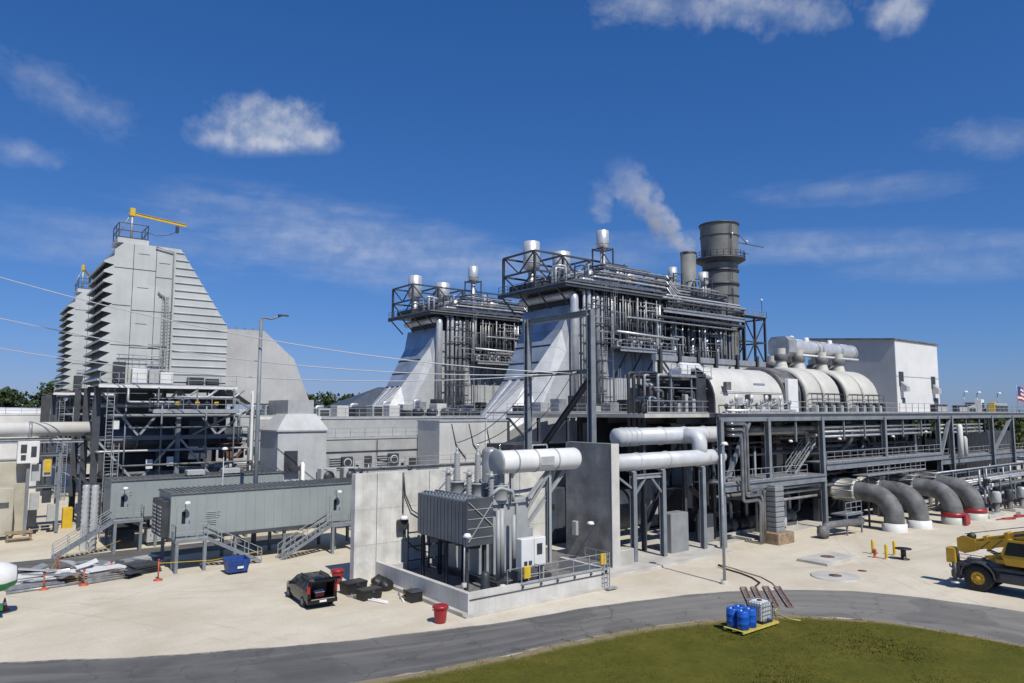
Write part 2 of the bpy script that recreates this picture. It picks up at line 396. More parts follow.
def dup(root, loc=None, rz=None, label=None, group=None, dz=None):
    """copy of a thing with copies of its parts and sub-parts"""
    flush()
    r = root.copy(); C.objects.link(r)
    if loc is not None: r.location = loc
    if rz is not None: r.rotation_euler = (0,0,rz)
    if label: r['label'] = label
    if group: r['group'] = group
    for ch in list(root.children):
        c = ch.copy(); C.objects.link(c); c.parent = r
        for g in list(ch.children):
            d = g.copy(); C.objects.link(d); d.parent = c
    ORG[r] = Vector(r.location)
    return r
def spline(pts, k=8):
    out = []
    P = [Vector((*p, 0)) for p in pts]; P = [P[0]*2-P[1]]+P+[P[-1]*2-P[-2]]
    for i in range(1, len(P)-2):
        for j in range(k):
            t = j/k; a, b, c, d = P[i-1:i+3]
            out.append(.5*((2*b)+(c-a)*t+(2*a-5*b+4*c-d)*t*t+(3*b-a-3*c+d)*t**3))
    out.append(P[-2]); return [(v.x, v.y) for v in out]
# ------------------------------------------------------------------ camera, light, sky
SC = bpy.context.scene
cam = bpy.data.cameras.new('camera'); co = bpy.data.objects.new('camera', cam); C.objects.link(co)
co.location = (0, 0, 12); co.rotation_euler = (PI/2+math.radians(5.5916), 0, -math.radians(37.9193))
cam.sensor_width = 36; cam.lens = 36*715/1024; cam.clip_end = 6000; cam.clip_start = .3
SC.camera = co
SUN_AZ = PI+math.radians(6.9); SUN_EL = math.radians(51)
su = bpy.data.lights.new('sun', 'SUN'); su.energy = 4.3; su.angle = math.radians(.53); su.color = (1, .95, .845)
so = bpy.data.objects.new('sun', su); C.objects.link(so)
tosun = Vector((math.sin(SUN_AZ)*math.cos(SUN_EL), math.cos(SUN_AZ)*math.cos(SUN_EL), math.sin(SUN_EL)))
so.rotation_euler = (-tosun).to_track_quat('-Z', 'Y').to_euler(); so.location = tosun*300
W = bpy.data.worlds.new('World'); SC.world = W; W.use_nodes = True
def sky():
    nt = W.node_tree; L = nt.links.new; bg = nt.nodes['Background']
    def m(op, a, b=None, c=None, clamp=False):
        n = _n(nt, 'ShaderNodeMath', operation=op); n.use_clamp = clamp
        for i, x in enumerate((a, b, c)):
            if x is None: continue
            if isinstance(x, (int, float)): n.inputs[i].default_value = x
            else: L(x, n.inputs[i])
        return n.outputs[0]
    sk = _n(nt, 'ShaderNodeTexSky', sky_type='NISHITA'); sk.sun_disc = False
    sk.sun_elevation = SUN_EL; sk.sun_rotation = SUN_AZ; sk.air_density = 1.0; sk.dust_density = .25; sk.ozone_density = 3.0; sk.altitude = 20
    hs = _n(nt, 'ShaderNodeHueSaturation'); hs.inputs['Saturation'].default_value = 1.0; hs.inputs['Hue'].default_value = .5
    sp = _n(nt, 'ShaderNodeSeparateColor'); L(sk.outputs[0], sp.inputs[0]); cc = _n(nt, 'ShaderNodeCombineColor')
    for i, (a, gm) in enumerate(((.425, 1.125), (.502, .81), (.868, .73))):
        L(m('MULTIPLY', m('POWER', m('MULTIPLY', sp.outputs[i], .09), gm), a/.09), cc.inputs[i])
    L(cc.outputs[0], hs.inputs['Color'])
    tc = _n(nt, 'ShaderNodeTexCoord').outputs['Generated']
    s = _n(nt, 'ShaderNodeSeparateXYZ'); L(tc, s.inputs[0])
    az = m('ARCTAN2', s.outputs[0], s.outputs[1]); el = m('ARCSINE', s.outputs[2])
    cb = _n(nt, 'ShaderNodeCombineXYZ'); L(az, cb.inputs[0]); L(el, cb.inputs[1]); ae = cb.outputs[0]
    puff = _noise(nt, ae, 24, 7, .55); puff2 = _noise(nt, ae, 70, 4, .5)
    up = _n(nt, 'ShaderNodeVectorMath', operation='ADD'); L(ae, up.inputs[0]); up.inputs[1].default_value = (-.004, .014, 0)
    puff_up = _noise(nt, up.outputs[0], 24, 7, .55)
    lump = m('ADD', m('MULTIPLY', puff, .75), m('MULTIPLY', puff2, .25))
    def rot_scale(ang, sc):
        mp = _n(nt, 'ShaderNodeMapping'); mp.inputs['Rotation'].default_value = (0,0,ang); mp.inputs['Scale'].default_value = sc
        L(ae, mp.inputs['Vector']); return mp.outputs[0]
    wisp = _noise(nt, rot_scale(.28, (7, 34, 1)), 1.3, 9, .62)
    wisp2 = _noise(nt, rot_scale(.5, (14, 24, 1)), 1.5, 9, .65)
    dens = None
    def cloud(a0, e0, ra, re, noise, thr, gain, opac, tilt=0., flat=None):
        nonlocal dens
        da = m('SUBTRACT', az, a0); de = m('SUBTRACT', el, e0)
        if tilt: de = m('MULTIPLY_ADD', da, -tilt, de)
        x = m('DIVIDE', da, ra); y = m('DIVIDE', de, re)
        d = m('SQRT', m('ADD', m('MULTIPLY', x, x), m('MULTIPLY', y, y)))
        f = m('SUBTRACT', 1.0, d)
        v = m('ADD', m('MULTIPLY', f, .62), m('SUBTRACT', noise, .5))
        v = m('MULTIPLY', m('SUBTRACT', v, thr), gain, clamp=True)
        if flat is not None: v = m('MULTIPLY', v, m('MULTIPLY', m('SUBTRACT', de, flat), 60, clamp=True))
        v = m('MULTIPLY', v, m('MULTIPLY', opac, m('MULTIPLY', f, 3.2, clamp=True)))
        dens = v if dens is None else m('MAXIMUM', dens, v)
    cloud(.320, .363, .118, .056, lump, .10, 2.6, .66, .12, -.034)
    cloud(.375, .357, .060, .040, lump, .10, 2.4, .6, .10, -.02)
    cloud(.262, .350, .060, .034, lump, .12, 2.0, .45, .10, -.025)
    cloud(.050, .295, .060, .026, lump, .14, 2.0, .28)
    cloud(.090, .365, .120, .042, wisp2, .16, 1.6, .26, -.3)
    cloud(.130, .356, .035, .026, lump, .12, 2.0, .25)
    cloud(.440, .226, .330, .070, wisp, .02, 1.7, .34, -.12)
    cloud(.600, .208, .240, .042, wisp, .00, 1.6, .30, -.12)
    cloud(.150, .205, .240, .050, wisp, .06, 1.5, .22)
    cloud(.990, .512, .200, .050, lump, .20, 2.4, .42, -.14)
    cloud(1.05, .497, .115, .050, lump, .22, 2.2, .4, -.10)
    cloud(.860, .528, .120, .036, wisp2, .10, 1.8, .4)
    cloud(1.18, .470, .045, .035, lump, .08, 2.4, .5)
    cloud(1.27, .312, .100, .030, wisp2, .10, 1.5, .26, -.2)
    cloud(1.13, .276, .180, .026, wisp, .08, 1.5, .22, -.05)
    cloud(1.05, .210, .420, .030, wisp, .03, 1.6, .26, -.08)
    cloud(1.24, .175, .200, .030, wisp, .03, 1.5, .22, -.05)
    cloud(.780, .215, .160, .040, wisp, .04, 1.5, .24)
    lit = m('MULTIPLY_ADD', m('SUBTRACT', puff, puff_up), 3.2, .5, clamp=True)
    shade = _ramp(nt, lit, .1, .9, (4.6, 5.3, 6.6), (7.9, 8.1, 8.4))
    col = _mix(nt, dens, hs.outputs[0], shade)
    L(col, bg.inputs[0]); bg.inputs[1].default_value = .09
sky()
vs = SC.view_settings; vs.view_transform = 'Standard'; vs.look = 'None'; vs.exposure = 0; vs.gamma = 1
SC.cycles.max_bounces = 5; SC.cycles.diffuse_bounces = 3; SC.cycles.glossy_bounces = 3; SC.cycles.volume_bounces = 1
SC.cycles.caustics_reflective = False; SC.cycles.caustics_refractive = False; SC.cycles.volume_max_steps = 64
SC.cycles.use_denoising = True
# ------------------------------------------------------------------ ground
g = ST('ground', M.gravel); g.props['at'] = (0,0,0)
N = 40
xs = [-3000,-1200,-500]+[-300+20*i for i in range(31)]+[500,1200,3000]
g.add([(x,y,0) for y in xs for x in xs], [(j*len(xs)+i, j*len(xs)+i+1, (j+1)*len(xs)+i+1, (j+1)*len(xs)+i) for j in range(len(xs)-1) for i in range(len(xs)-1)])
far = spline([(-75,92),(-45,71),(-18,54.5),(2.5,43.2),(12.2,38.0),(23.4,34.2),(33,32.6),(40.1,30.6),(46.1,27.2),(49.9,22.2),(51.6,15.6),(52,4),(50,-25),(46,-60)])
near = spline([(-79,84),(-49,63),(-22,46.5),(-2.5,36.2),(7,32.3),(17,29.9),(24,28.9),(31,28.0),(36.8,25.9),(40.4,23.6),(43.2,19.4),(44.2,13.6),(44.6,4),(42.6,-25),(38,-60)])
def resample(p, n):
    P = [Vector((*q,0)) for q in p]; L = [0]
    for a, b in zip(P, P[1:]): L.append(L[-1]+(b-a).length)
    out = []; k = 0
    for i in range(n):
        t = L[-1]*i/(n-1)
        while k < len(L)-2 and L[k+1] < t: k += 1
        f = (t-L[k])/max(1e-6, L[k+1]-L[k]); out.append(P[k]*(1-f)+P[k+1]*f)
    return out
n = 160; fa = resample(far, n); ne = resample(near, n)
r = ST('road', M.asph); r.props['at'] = (0,0,0); r.uv = []
cols = 9; vsx = []
for i in range(n):
    for j in range(cols):
        t = j/(cols-1); e = .10*math.sin(i*.9)+.07*math.sin(i*2.3) if j in (0, cols-1) else 0
        q = fa[i]*(1-t)+ne[i]*t; q = q+(fa[i]-ne[i]).normalized()*e
        vsx.append((q.x,q.y,.010)); r.uv.append((i*.9, t))
r.add(vsx, [(i*cols+j, i*cols+j+1, (i+1)*cols+j+1, (i+1)*cols+j) for i in range(n-1) for j in range(cols-1)])
# lawn inside the bend of the road, a low swell
l = ST('lawn', M.lawn); l.props['at'] = (0,0,0)
ctr = Vector((18, -4, 0)); rows = 14
lv = []; l.uv = []
nn = [q for q in ne]
for i in range(n):
    for j in range(rows+1):
        t = (j/rows)**1.6; l.uv.append((i*.9, t))
        q = nn[i]*(1-t)+Vector((min(nn[i].x-2, 14), -40, 0))*t
        if j == 0: q = q+(fa[i]-nn[i]).normalized()*(.16*math.sin(i*1.7)+.10*math.sin(i*4.1))
        lv.append((q.x,q.y,.016+.16*min(1, t*9)+.05*math.sin(q.x*.7)*math.sin(q.y*.6)*min(1,t*9)))
l.add(lv, [(i*(rows+1)+j, i*(rows+1)+j+1, (i+1)*(rows+1)+j+1, (i+1)*(rows+1)+j) for i in range(n-1) for j in range(rows)], True)
# short uneven grass on the lawn
gr = B(None, 'grass', M.blade, kind='stuff', label='short olive grass on the lawn inside the bend of the road', category='grass', at=(0,0,0))
def inside(x, y):
    best = min(range(0, n), key=lambda k: (nn[k].x-x)**2+(nn[k].y-y)**2); q = nn[best]; d = (fa[best]-nn[best]).normalized()
    return (x-q.x)*d.x+(y-q.y)*d.y
cnt = 0
while cnt < 14000:
    x = rnd.uniform(14, 44.5); y = rnd.uniform(9, 29.5)
    # only the part near enough to be seen
    if x*.614+y*.789 < 24: continue
    ind = -inside(x, y)
    if ind < .1: continue
    cnt += 1; z = .01+.16*min(1, ind/6.0); hh = rnd.uniform(.03, .065) * (1.4 if rnd.random() < .04 else 1)
    vv = []; ff = []
    for k in range(4):
        a = rnd.uniform(0, 2*PI); w = rnd.uniform(.02,.045); ox, oy = rnd.gauss(0,.07), rnd.gauss(0,.07); lx, ly = rnd.gauss(0,.04), rnd.gauss(0,.04)
        c_, s_ = math.cos(a)*w, math.sin(a)*w
        vv += [(x+ox-c_,y+oy-s_,z-.05),(x+ox+c_,y+oy+s_,z-.05),(x+ox+lx,y+oy+ly,z+hh)]; ff.append((3*k,3*k+1,3*k+2))
    gr.add(vv, ff)
# old service road between the raised enclosures
sr = ST('service_road', M.asph); sr.props['at'] = (0,0,0)
sr.uv = []; k = 60
sv = []
for i in range(k):
    for j in range(5):
        t = j/4; x = -90+118*i/(k-1); y = 65.7+5.0*t+ (.12*math.sin(i*1.3+j) if j in (0,4) else 0)
        sv.append((x,y,.006)); sr.uv.append((i*2., .15+.7*t))
sr.add(sv, [(i*5+j, i*5+j+1, (i+1)*5+j+1, (i+1)*5+j) for i in range(k-1) for j in range(4)])
# concrete apron by the fire wall, pads with manholes
ap = ST('apron', M.slab); ap.bbox(36.4, 37.6, 0, 53.4, 47.3, .14, .03)
sl = ST('plant_slab', M.slab); sl.bbox(53.6, 40.2, 0, 138, 140, .12, .03)
p = T('manhole_pad', 'raised square concrete pad with a round iron lid on the sand', 'manhole pad', (56.9,31.2,0))
B(p, 'slab', M.slab).bbox(54.4, 29.9, 0, 59.3, 32.5, .22, .03)
B(p, 'lid', M.rust).lathe((57.0,31.3,.22), [(.55,0),(.55,.03),(.5,.04),(0,.04)], 20)
p = T('manhole_pad', 'flat pale concrete ring with a small dark lid beside the road', 'manhole pad', (51.6,27.8,0))
B(p, 'slab', M.slab).lathe((51.6,27.8,0), [(1.7,0),(1.7,.05),(1.62,.07),(0,.07)], 28)
B(p, 'lid', M.rust).lathe((51.6,27.8,.07), [(.45,0),(.45,.025),(0,.03)], 20)
B(None, 'drain_cover', M.rust, label='small round iron cover set in the sand near the yellow bollards', category='drain cover').lathe((55.0,27.5,0), [(.32,0),(.32,.03),(0,.035)], 18)
# ================================================================== air intake filter houses (left)
def filter_house():
    t = T('filter_house', 'nearer tall grey air intake house with stacked hoods beside the crane boom', 'filter house', (11.5,78,14.5))
    c = B(t, 'casing', M.filt)
    c.prism([(11.6,14.7),(22.5,14.7),(22.5,20.9),(17.6,28.6),(12.4,28.6),(11.6,27.8)], 'y', 78, 89)
    B(t, 'shaded_filter_bank', M.boxd).box(11.53,78.3,14.8,11.6,88.7,27.4)  # filters coloured near black to hold the shade between the hoods
    s = B(t, 'seam', M.boxd)
    for u in (13.25,15.3): s.box(u,77.985,14.8,u+.05,78,28.5)
    for u0,u1,z in ((11.6,15.3,26.0),(15.3,17.0,25.4),(11.6,13.2,22.3),(13.3,17.0,21.9),(11.6,15.3,18.4),(13.3,17,18.2)): s.box(u0,77.984,z,u1,78,z+.07)
    for u,z in ((13.7,27.6),(15.6,26.9),(13.7,24.2),(13.7,20.6),(15.7,23.4)): s.box(u,77.983,z,u+1.0,78,z+.05)
    for k in range(18):
        r = B(t, 'stiffener_rib', M.filt)
        z = 15.0+k*.775; u1 = 22.5 if z < 20.9 else 22.5-(z-20.9)*(4.9/7.7)
        r.prism([(77.88,z+.01),(78,z-.02),(78,z+.10),(77.88,z+.05)], 'x', 17.15, u1+.05)
    for k in range(13):
        z = 15.0+k*.955
        h = B(t, 'hood', M.filt)
        h.prism([(11.6,z+.72),(10.75,z+.12),(10.75,z-.02),(10.85,z-.02),(11.6,z+.62)], 'y', 78.05, 88.9)
        for v in (77.98, 88.9): h.prism([(11.6,z+.74),(10.72,z+.12),(10.72,z-.03),(11.6,z-.2)], 'y', v, v+.06)
    d = B(t, 'inlet_duct', M.duct)
    d.prism([(22.503,15.0),(25.6,12.9),(32.3,12.75),(32.3,13.0),(30.3,17.9),(26.8,20.9),(22.503,20.85)], 'y', 79.2, 88.5)
    for u in (22.9,23.8,24.7,25.6,26.5): B(t, 'lifting_lug', M.steel).box(u,79.3,20.85,u+.12,79.45,21.15)
    b = B(t, 'roof_railing', M.dsteel); b.rail([(11.9,78.3,29.1),(14.5,78.3,29.1),(14.5,81.4,29.1),(11.9,81.4,29.1),(11.9,78.3,29.1)], 1.5, .07)
    B(t, 'roof_plinth', M.filt).box(11.8,78.2,28.6,14.6,81.6,29.1)
    cl = B(t, 'cable_ladder', M.galv)
    cl.ladder((16.3,77.8,14.6), 23.6, (1,0,0), .55); cl.ladder((16.75,77.6,14.6), 22.6, (1,0,0), .3)
    cl.pipe([(15.6,77.8,24.0),(16.3,77.75,23.4),(16.3,77.75,14.6)], .09, 8); cl.pipe([(15.2,77.8,28.5),(16.9,77.8,28.2),(16.9,77.8,14.6)], .07, 8)
    for z in (16.6,18.6): cl.beam((14.9,77.8,z),(16.6,77.8,z),.12)
    for u,w,h,mm in ((11.9,1.0,2.2,M.boxd),(13.5,1.3,1.6,M.white),(15.0,.9,1.5,M.box),(16.0,1.2,1.3,M.white),(18.6,1.5,.9,M.boxd),(20.4,1.2,.8,M.boxd)):
        B(t, 'control_box', mm).bbox(u,77.0,14.55,u+w,77.8,14.55+h,.04)
    p = B(t, 'instrument_pipe', M.galv)
    for z in (17.5,17.0): p.pipe([(12.2,77.7,z),(16.2,77.7,z),(16.2,77.7,14.7)], .05, 6)
    for k in range(7): p.beam((12.4+k*.6,77.7,16.7),(12.4+k*.6,77.7,17.6),.05)
    return t
fh = filter_house()
dup(fh, (12.6,116,14.7), label='farther grey air intake house half hidden behind the nearer one')
def jib():
    t = T('jib_crane', 'yellow jib crane on the roof of the nearer intake house', 'jib crane', (13.2,79.5,29.1))
    B(t, 'post', M.galv).tube([(13.2,79.5,29.11),(13.2,79.5,31.9)], .13, 10)
    B(t, 'boom', M.yel).ibeam((12.9,79.5,32.0),(18.2,78.9,31.35), .16, .28)
    B(t, 'head', M.yel).bbox(12.95,79.3,31.7,13.45,79.7,32.5,.05)
    B(t, 'stay', M.galv).tube([(13.2,79.5,32.2),(11.9,80.4,29.15)], .05, 6)
    B(t, 'hoist', M.boxd).bbox(17.2,78.9,30.5,17.5,79.15,31.2,.04)
    B(t, 'cable', M.black).tube([(17.3,79.0,30.55),(16.4,79,30.1),(15.4,79.1,29.9),(14.5,79.2,30.2)], .03, 5)
    return t
j = jib()
dup(j, (13.6,117.5,29.5), rz=1.35, label='yellow jib crane on the roof of the farther intake house')
def filter_frame(dv, label, n_extra):
    o = dv
    t = T('support_frame', label, 'steel frame', (18,85+o,0))
    for v in (78.6,85.5,92.4):
        for u in (10.9,18.2,25.6):
            z1 = 14.4 if u < 25 else 12.6
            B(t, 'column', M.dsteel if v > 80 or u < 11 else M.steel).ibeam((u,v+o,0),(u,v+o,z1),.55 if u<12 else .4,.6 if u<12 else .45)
    for v in (78.6,85.5,92.4):
        for z in (4.9,9.4,14.35):
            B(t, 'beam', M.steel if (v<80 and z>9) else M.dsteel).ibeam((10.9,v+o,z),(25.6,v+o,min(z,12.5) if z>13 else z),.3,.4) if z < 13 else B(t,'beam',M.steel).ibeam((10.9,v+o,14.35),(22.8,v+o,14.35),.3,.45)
    for u in (10.9,18.2,25.6):
        for z in (4.9,9.4): B(t, 'beam', M.dsteel).ibeam((u,78.6+o,z),(u,92.4+o,z),.3,.4)
    for a,b in (((11.0,9.3),(14.6,5.0)),((18.1,9.3),(14.6,5.0)),((18.4,9.3),(21.9,5.0)),((25.5,9.3),(21.9,5.0)),((11,14.1),(14.6,9.6)),((18,14.1),(14.6,9.6)),((18.3,14.1),(22,9.6)),((25.4,12.4),(22,9.6)),((11,4.7),(18,.3)),((18.3,.3),(25.5,4.7))):
        B(t, 'brace', M.galv if a[1]>=9.3 else M.steel).beam((a[0],78.6+o,a[1]),(b[0],78.6+o,b[1]),.2)
        B(t, 'brace', M.dsteel).beam((a[0],92.4+o,a[1]),(b[0],92.4+o,b[1]),.2)
    B(t, 'platform', M.grate).box(10.6,76.2+o,14.42,23.2,78.3+o,14.5)
    B(t, 'platform_edge', M.white).box(10.6,76.12+o,14.25,23.2,76.195+o,14.52)
    B(t, 'railing', M.galv).rail([(10.7,76.25+o,14.5),(23.1,76.25+o,14.5)],1.15,.05,1.5)
    B(t, 'platform', M.grate).box(14.9,74.2+o,12.0,22.9,76.1+o,12.1)
    B(t, 'platform_edge', M.galv).box(14.9,74.12+o,11.85,22.9,74.195+o,12.13)
    B(t, 'railing', M.galv).rail([(14.95,76.0+o,12.1),(14.95,74.25+o,12.1),(22.85,74.25+o,12.1)],1.15,.05,1.3)
    for u in (15.5,19,22.5): B(t, 'hanger', M.steel).beam((u,75+o,12.1),(u,75+o,14.3),.12)
    B(t, 'brace', M.steel).beam((22.6,74.4+o,11.9),(19.5,78.2+o,9.6),.16)
    B(t, 'ladder', M.galv).ladder((11.75,76.7+o,.2),14.4,(1,0,0),.6)
    B(t, 'ladder', M.galv).ladder((12.4,76.6+o,.2),9.0,(1,0,0),.45)
    B(t,'dark_fill_box',M.dblue).box(12.2,86.5+o,7.6,25.2,91.5+o,13.6); B(t,'dark_fill_box',M.boxd).box(13.5,84.0+o,10.8,17,86.4+o,13.9)  # dark bulk added to darken the space beneath the intake house
    for k,(v_,z_,r_,u0_,u1_) in enumerate(((77.6,8.2,.12,11,25),(77.9,11.6,.16,12,24),(77.4,6.8,.1,13,25.4),(79.4,12.6,.2,11.4,22),(77.8,10.4,.09,14,25),(79.2,5.9,.22,12,25))):
        B(t,'service_pipe',(M.alud,M.steel,M.gpipe)[k%3]).pipe([(u0_,v_+3+o,z_),(u0_,v_+o,z_),(u1_,v_+o,z_),(u1_,v_+o,z_-3)],r_,8)
    for u_ in (13.2,16.4,20.6,23.4): B(t,'drop_pipe',M.steel).tube([(u_,77.5+o,5.0),(u_,77.5+o,14.2)],.08,7)
    if n_extra:
        B(t, 'platform', M.grate).box(25.7,77.6,11.3,33.0,79.2,11.42)
        B(t, 'platform_edge', M.white).box(25.7,77.52,11.15,33.0,77.595,11.45)
        B(t, 'column', M.white).ibeam((25.3,77.8,0),(25.3,77.8,14.2),.25,.3)
        B(t, 'brace', M.steel).beam((26.0,77.7,6.3),(31.2,77.7,11.2),.28)
        B(t, 'brace', M.steel).beam((25.6,77.9,12.0),(22,77.9,14.3),.2)
        for u in (20.0,22.6):
            B(t, 'pipe', M.galv).pipe([(u-3,75.2,13.4),(u,75.2,13.4),(u+1,75.2,14.2)],.12,8)
        B(t,'pipe',M.galv).pipe([(13.0,75.6,14.2),(13.0,75.6,12.9),(17.5,75.6,12.9),(19.2,75.6,14.1)],.11,8)
        for k in range(5): B(t, 'valve', (M.yel if k%2==0 else M.boxd)).lathe((17.2+k*.9,74.8,12.75),[(0,-.2),(.22,-.2),(.22,.2),(0,.2)],10)
        for u,z in ((12.2,10.3),(15.3,6.4),(17.2,6.6)): B(t,'junction_box',M.white).bbox(u,78.1,z,u+.6,78.35,z+.9,.03)
    return t
filter_frame(0, 'dark steel frame carrying the nearer intake house, with ladders and platforms', True)
filter_frame(38, 'steel frame under the farther intake house', False)
# ducts and machines in the shade under the intake house
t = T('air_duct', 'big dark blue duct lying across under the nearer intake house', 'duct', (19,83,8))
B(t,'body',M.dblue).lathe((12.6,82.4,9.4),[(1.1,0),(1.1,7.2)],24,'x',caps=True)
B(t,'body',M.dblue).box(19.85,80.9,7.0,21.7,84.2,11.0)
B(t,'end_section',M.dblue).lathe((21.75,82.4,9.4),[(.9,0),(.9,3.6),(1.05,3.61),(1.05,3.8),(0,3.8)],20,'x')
for u in (15,18.4,23): B(t,'flange',M.steel).lathe((u,82.4,9.4),[(1.1,0),(1.22,0),(1.22,.15),(1.1,.15)],24,'x')
for u in (13.6,17.2,24.0): B(t,'support_post',M.dsteel).beam((u,82.4,.1),(u,82.4,8.5),.3)
for dv,l in ((0,'nearer of two long white horizontal pipes at the left edge'),(6,'farther, thinner of two long white pipes at the left edge')):
    t = T('overhead_pipe', l, 'pipe', (-12,84+dv,0))
    r = .72 if dv==0 else .5; u1 = 11.8 if dv==0 else 9.4
    B(t,'pipe_run',M.white).tube([(-40,85.2+dv,10.25),(u1,85.2+dv,10.25)],r,18)
    for u in range(-36,12,6):
        B(t,'saddle',M.galv).lathe((u,85.2+dv,10.25),[(r,0),(r+.06,0),(r+.06,.3),(r,.3)],18,'x')
    for u in range(-36,12,12):
        B(t,'post',M.steel).ibeam((u+3,85.2+dv,0),(u+3,85.2+dv,10.2-r),.3,.35)
    B(t,'beam',M.galv).ibeam((-40,85.2+dv,9.25-r*.3),(u1-1,85.2+dv,9.25-r*.3),.25,.3)
def skid(name, label, cat, x, y, w, d, h, m, extra=0):
    """packaged plant unit: body, plinth, doors, louvres, pipe stubs"""
    t = T(name, label, cat, (x+w/2,y+d/2,.1))
    B(t,'body',m).bbox(x,y,.35,x+w,y+d,h,.05); B(t,'plinth',M.boxd).box(x+.1,y+.1,.0,x+w-.1,y+d-.1,.36)
    k = max(1,int(w/1.3))
    for i in range(k):
        a = x+.12+i*(w-.24)/k
        dd = B(t,'door',m); dd.box(a+.05,y-.04,.55,a+(w-.24)/k-.05,y-.003,h-.35)
        B(dd,'handle',M.boxd).box(a+.15,y-.08,h*.5,a+.2,y-.041,h*.5+.25)
        if (i+extra)%2==0: 
            q = B(t,'louvre',M.boxd)
            for z in range(5): q.box(a+.25,y-.07,h*.62+z*.11,a+(w-.24)/k-.25,y-.042,h*.62+z*.11+.06)
    return t
B(None,'pump_house',M.beige,label='plain beige panelled block at the far left, below the white pipes',category='enclosure').bbox(1.5,86,.1,6.2,92,7.1,.06)
t = skid('equipment_cabin','pale beige cabin with panel doors at the left edge behind the timber bench','cabin',.2,83.2,4.9,2.4,4.8,M.beige)
t = T('panel_rack','tall steel rack holding grey meter panels left of the intake house ladders','rack',(7.4,86,0))
for u in (6.2,8.8):
    for v in (85.0,86.4): B(t,'post',M.steel).ibeam((u,v,.1),(u,v,7.9),.28,.3)
B(t,'beam',M.steel).ibeam((5.8,85,7.75),(9.2,85,7.75),.25,.3); B(t,'beam',M.steel).ibeam((6.2,85,4.6),(8.8,85,4.6),.2,.25)
for u,z,m in ((6.5,5.2,M.box),(7.4,5.6,M.box),(6.5,2.4,M.box),(7.5,3.0,M.boxd),(8.0,1.2,M.box),(6.4,.8,M.boxd)): B(t,'panel',m).bbox(u,85.1,z,u+.75,85.5,z+1.6,.03)
B(t,'notice',M.yel).box(7.5,84.9,6.0,8.05,84.95,7.3)
t = T('switch_cabinet','white and grey cabinet with two dark windows above the beige block','cabinet',(5.9,84.9,7.4))
B(t,'body',M.white).bbox(5.2,84.4,7.0,7.0,85.5,9.1,.04); B(t,'window',M.boxd).box(5.45,84.35,8.0,5.95,84.398,8.8); B(t,'window',M.boxd).box(5.5,84.35,7.3,5.9,84.398,7.8); B(t,'window',M.boxd).box(6.3,84.35,7.6,6.75,84.398,8.6)
t = T('work_bench','low weathered timber bench standing on the sand at far left','bench',(5.4,82,0))
for u in (4.6,6.4):
    for v in (81.2,82.0): B(t,'leg',M.wood).box(u,v,0,u+.14,v+.14,.85)
B(t,'top',M.wood).box(4.5,81.1,.75,6.6,82.2,.9); B(t,'rail',M.wood).box(4.6,81.15,.25,6.5,81.25,.4)
def tank(name,label,cat,x,y,r,h,m,dome=.3):
    t = T(name,label,cat,(x,y,0))
    B(t,'shell',m).lathe((x,y,0),[(r,0),(r,h)],40); B(t,'roof',m).lathe((x,y,h),[(r+.08,-.1),(r+.08,.05),(r*.6,dome*.7),(0,dome)],40)
    B(t,'roof_railing',M.galv).rail([(x+r*math.cos(a),y+r*math.sin(a),h) for a in [k*PI/12 for k in range(25)]],1.0,.05,2.5)
    return t
tank('storage_tank','wide low white storage tank at the left edge in front of the trees','tank',2,150,17,11.6,M.white,1.3)
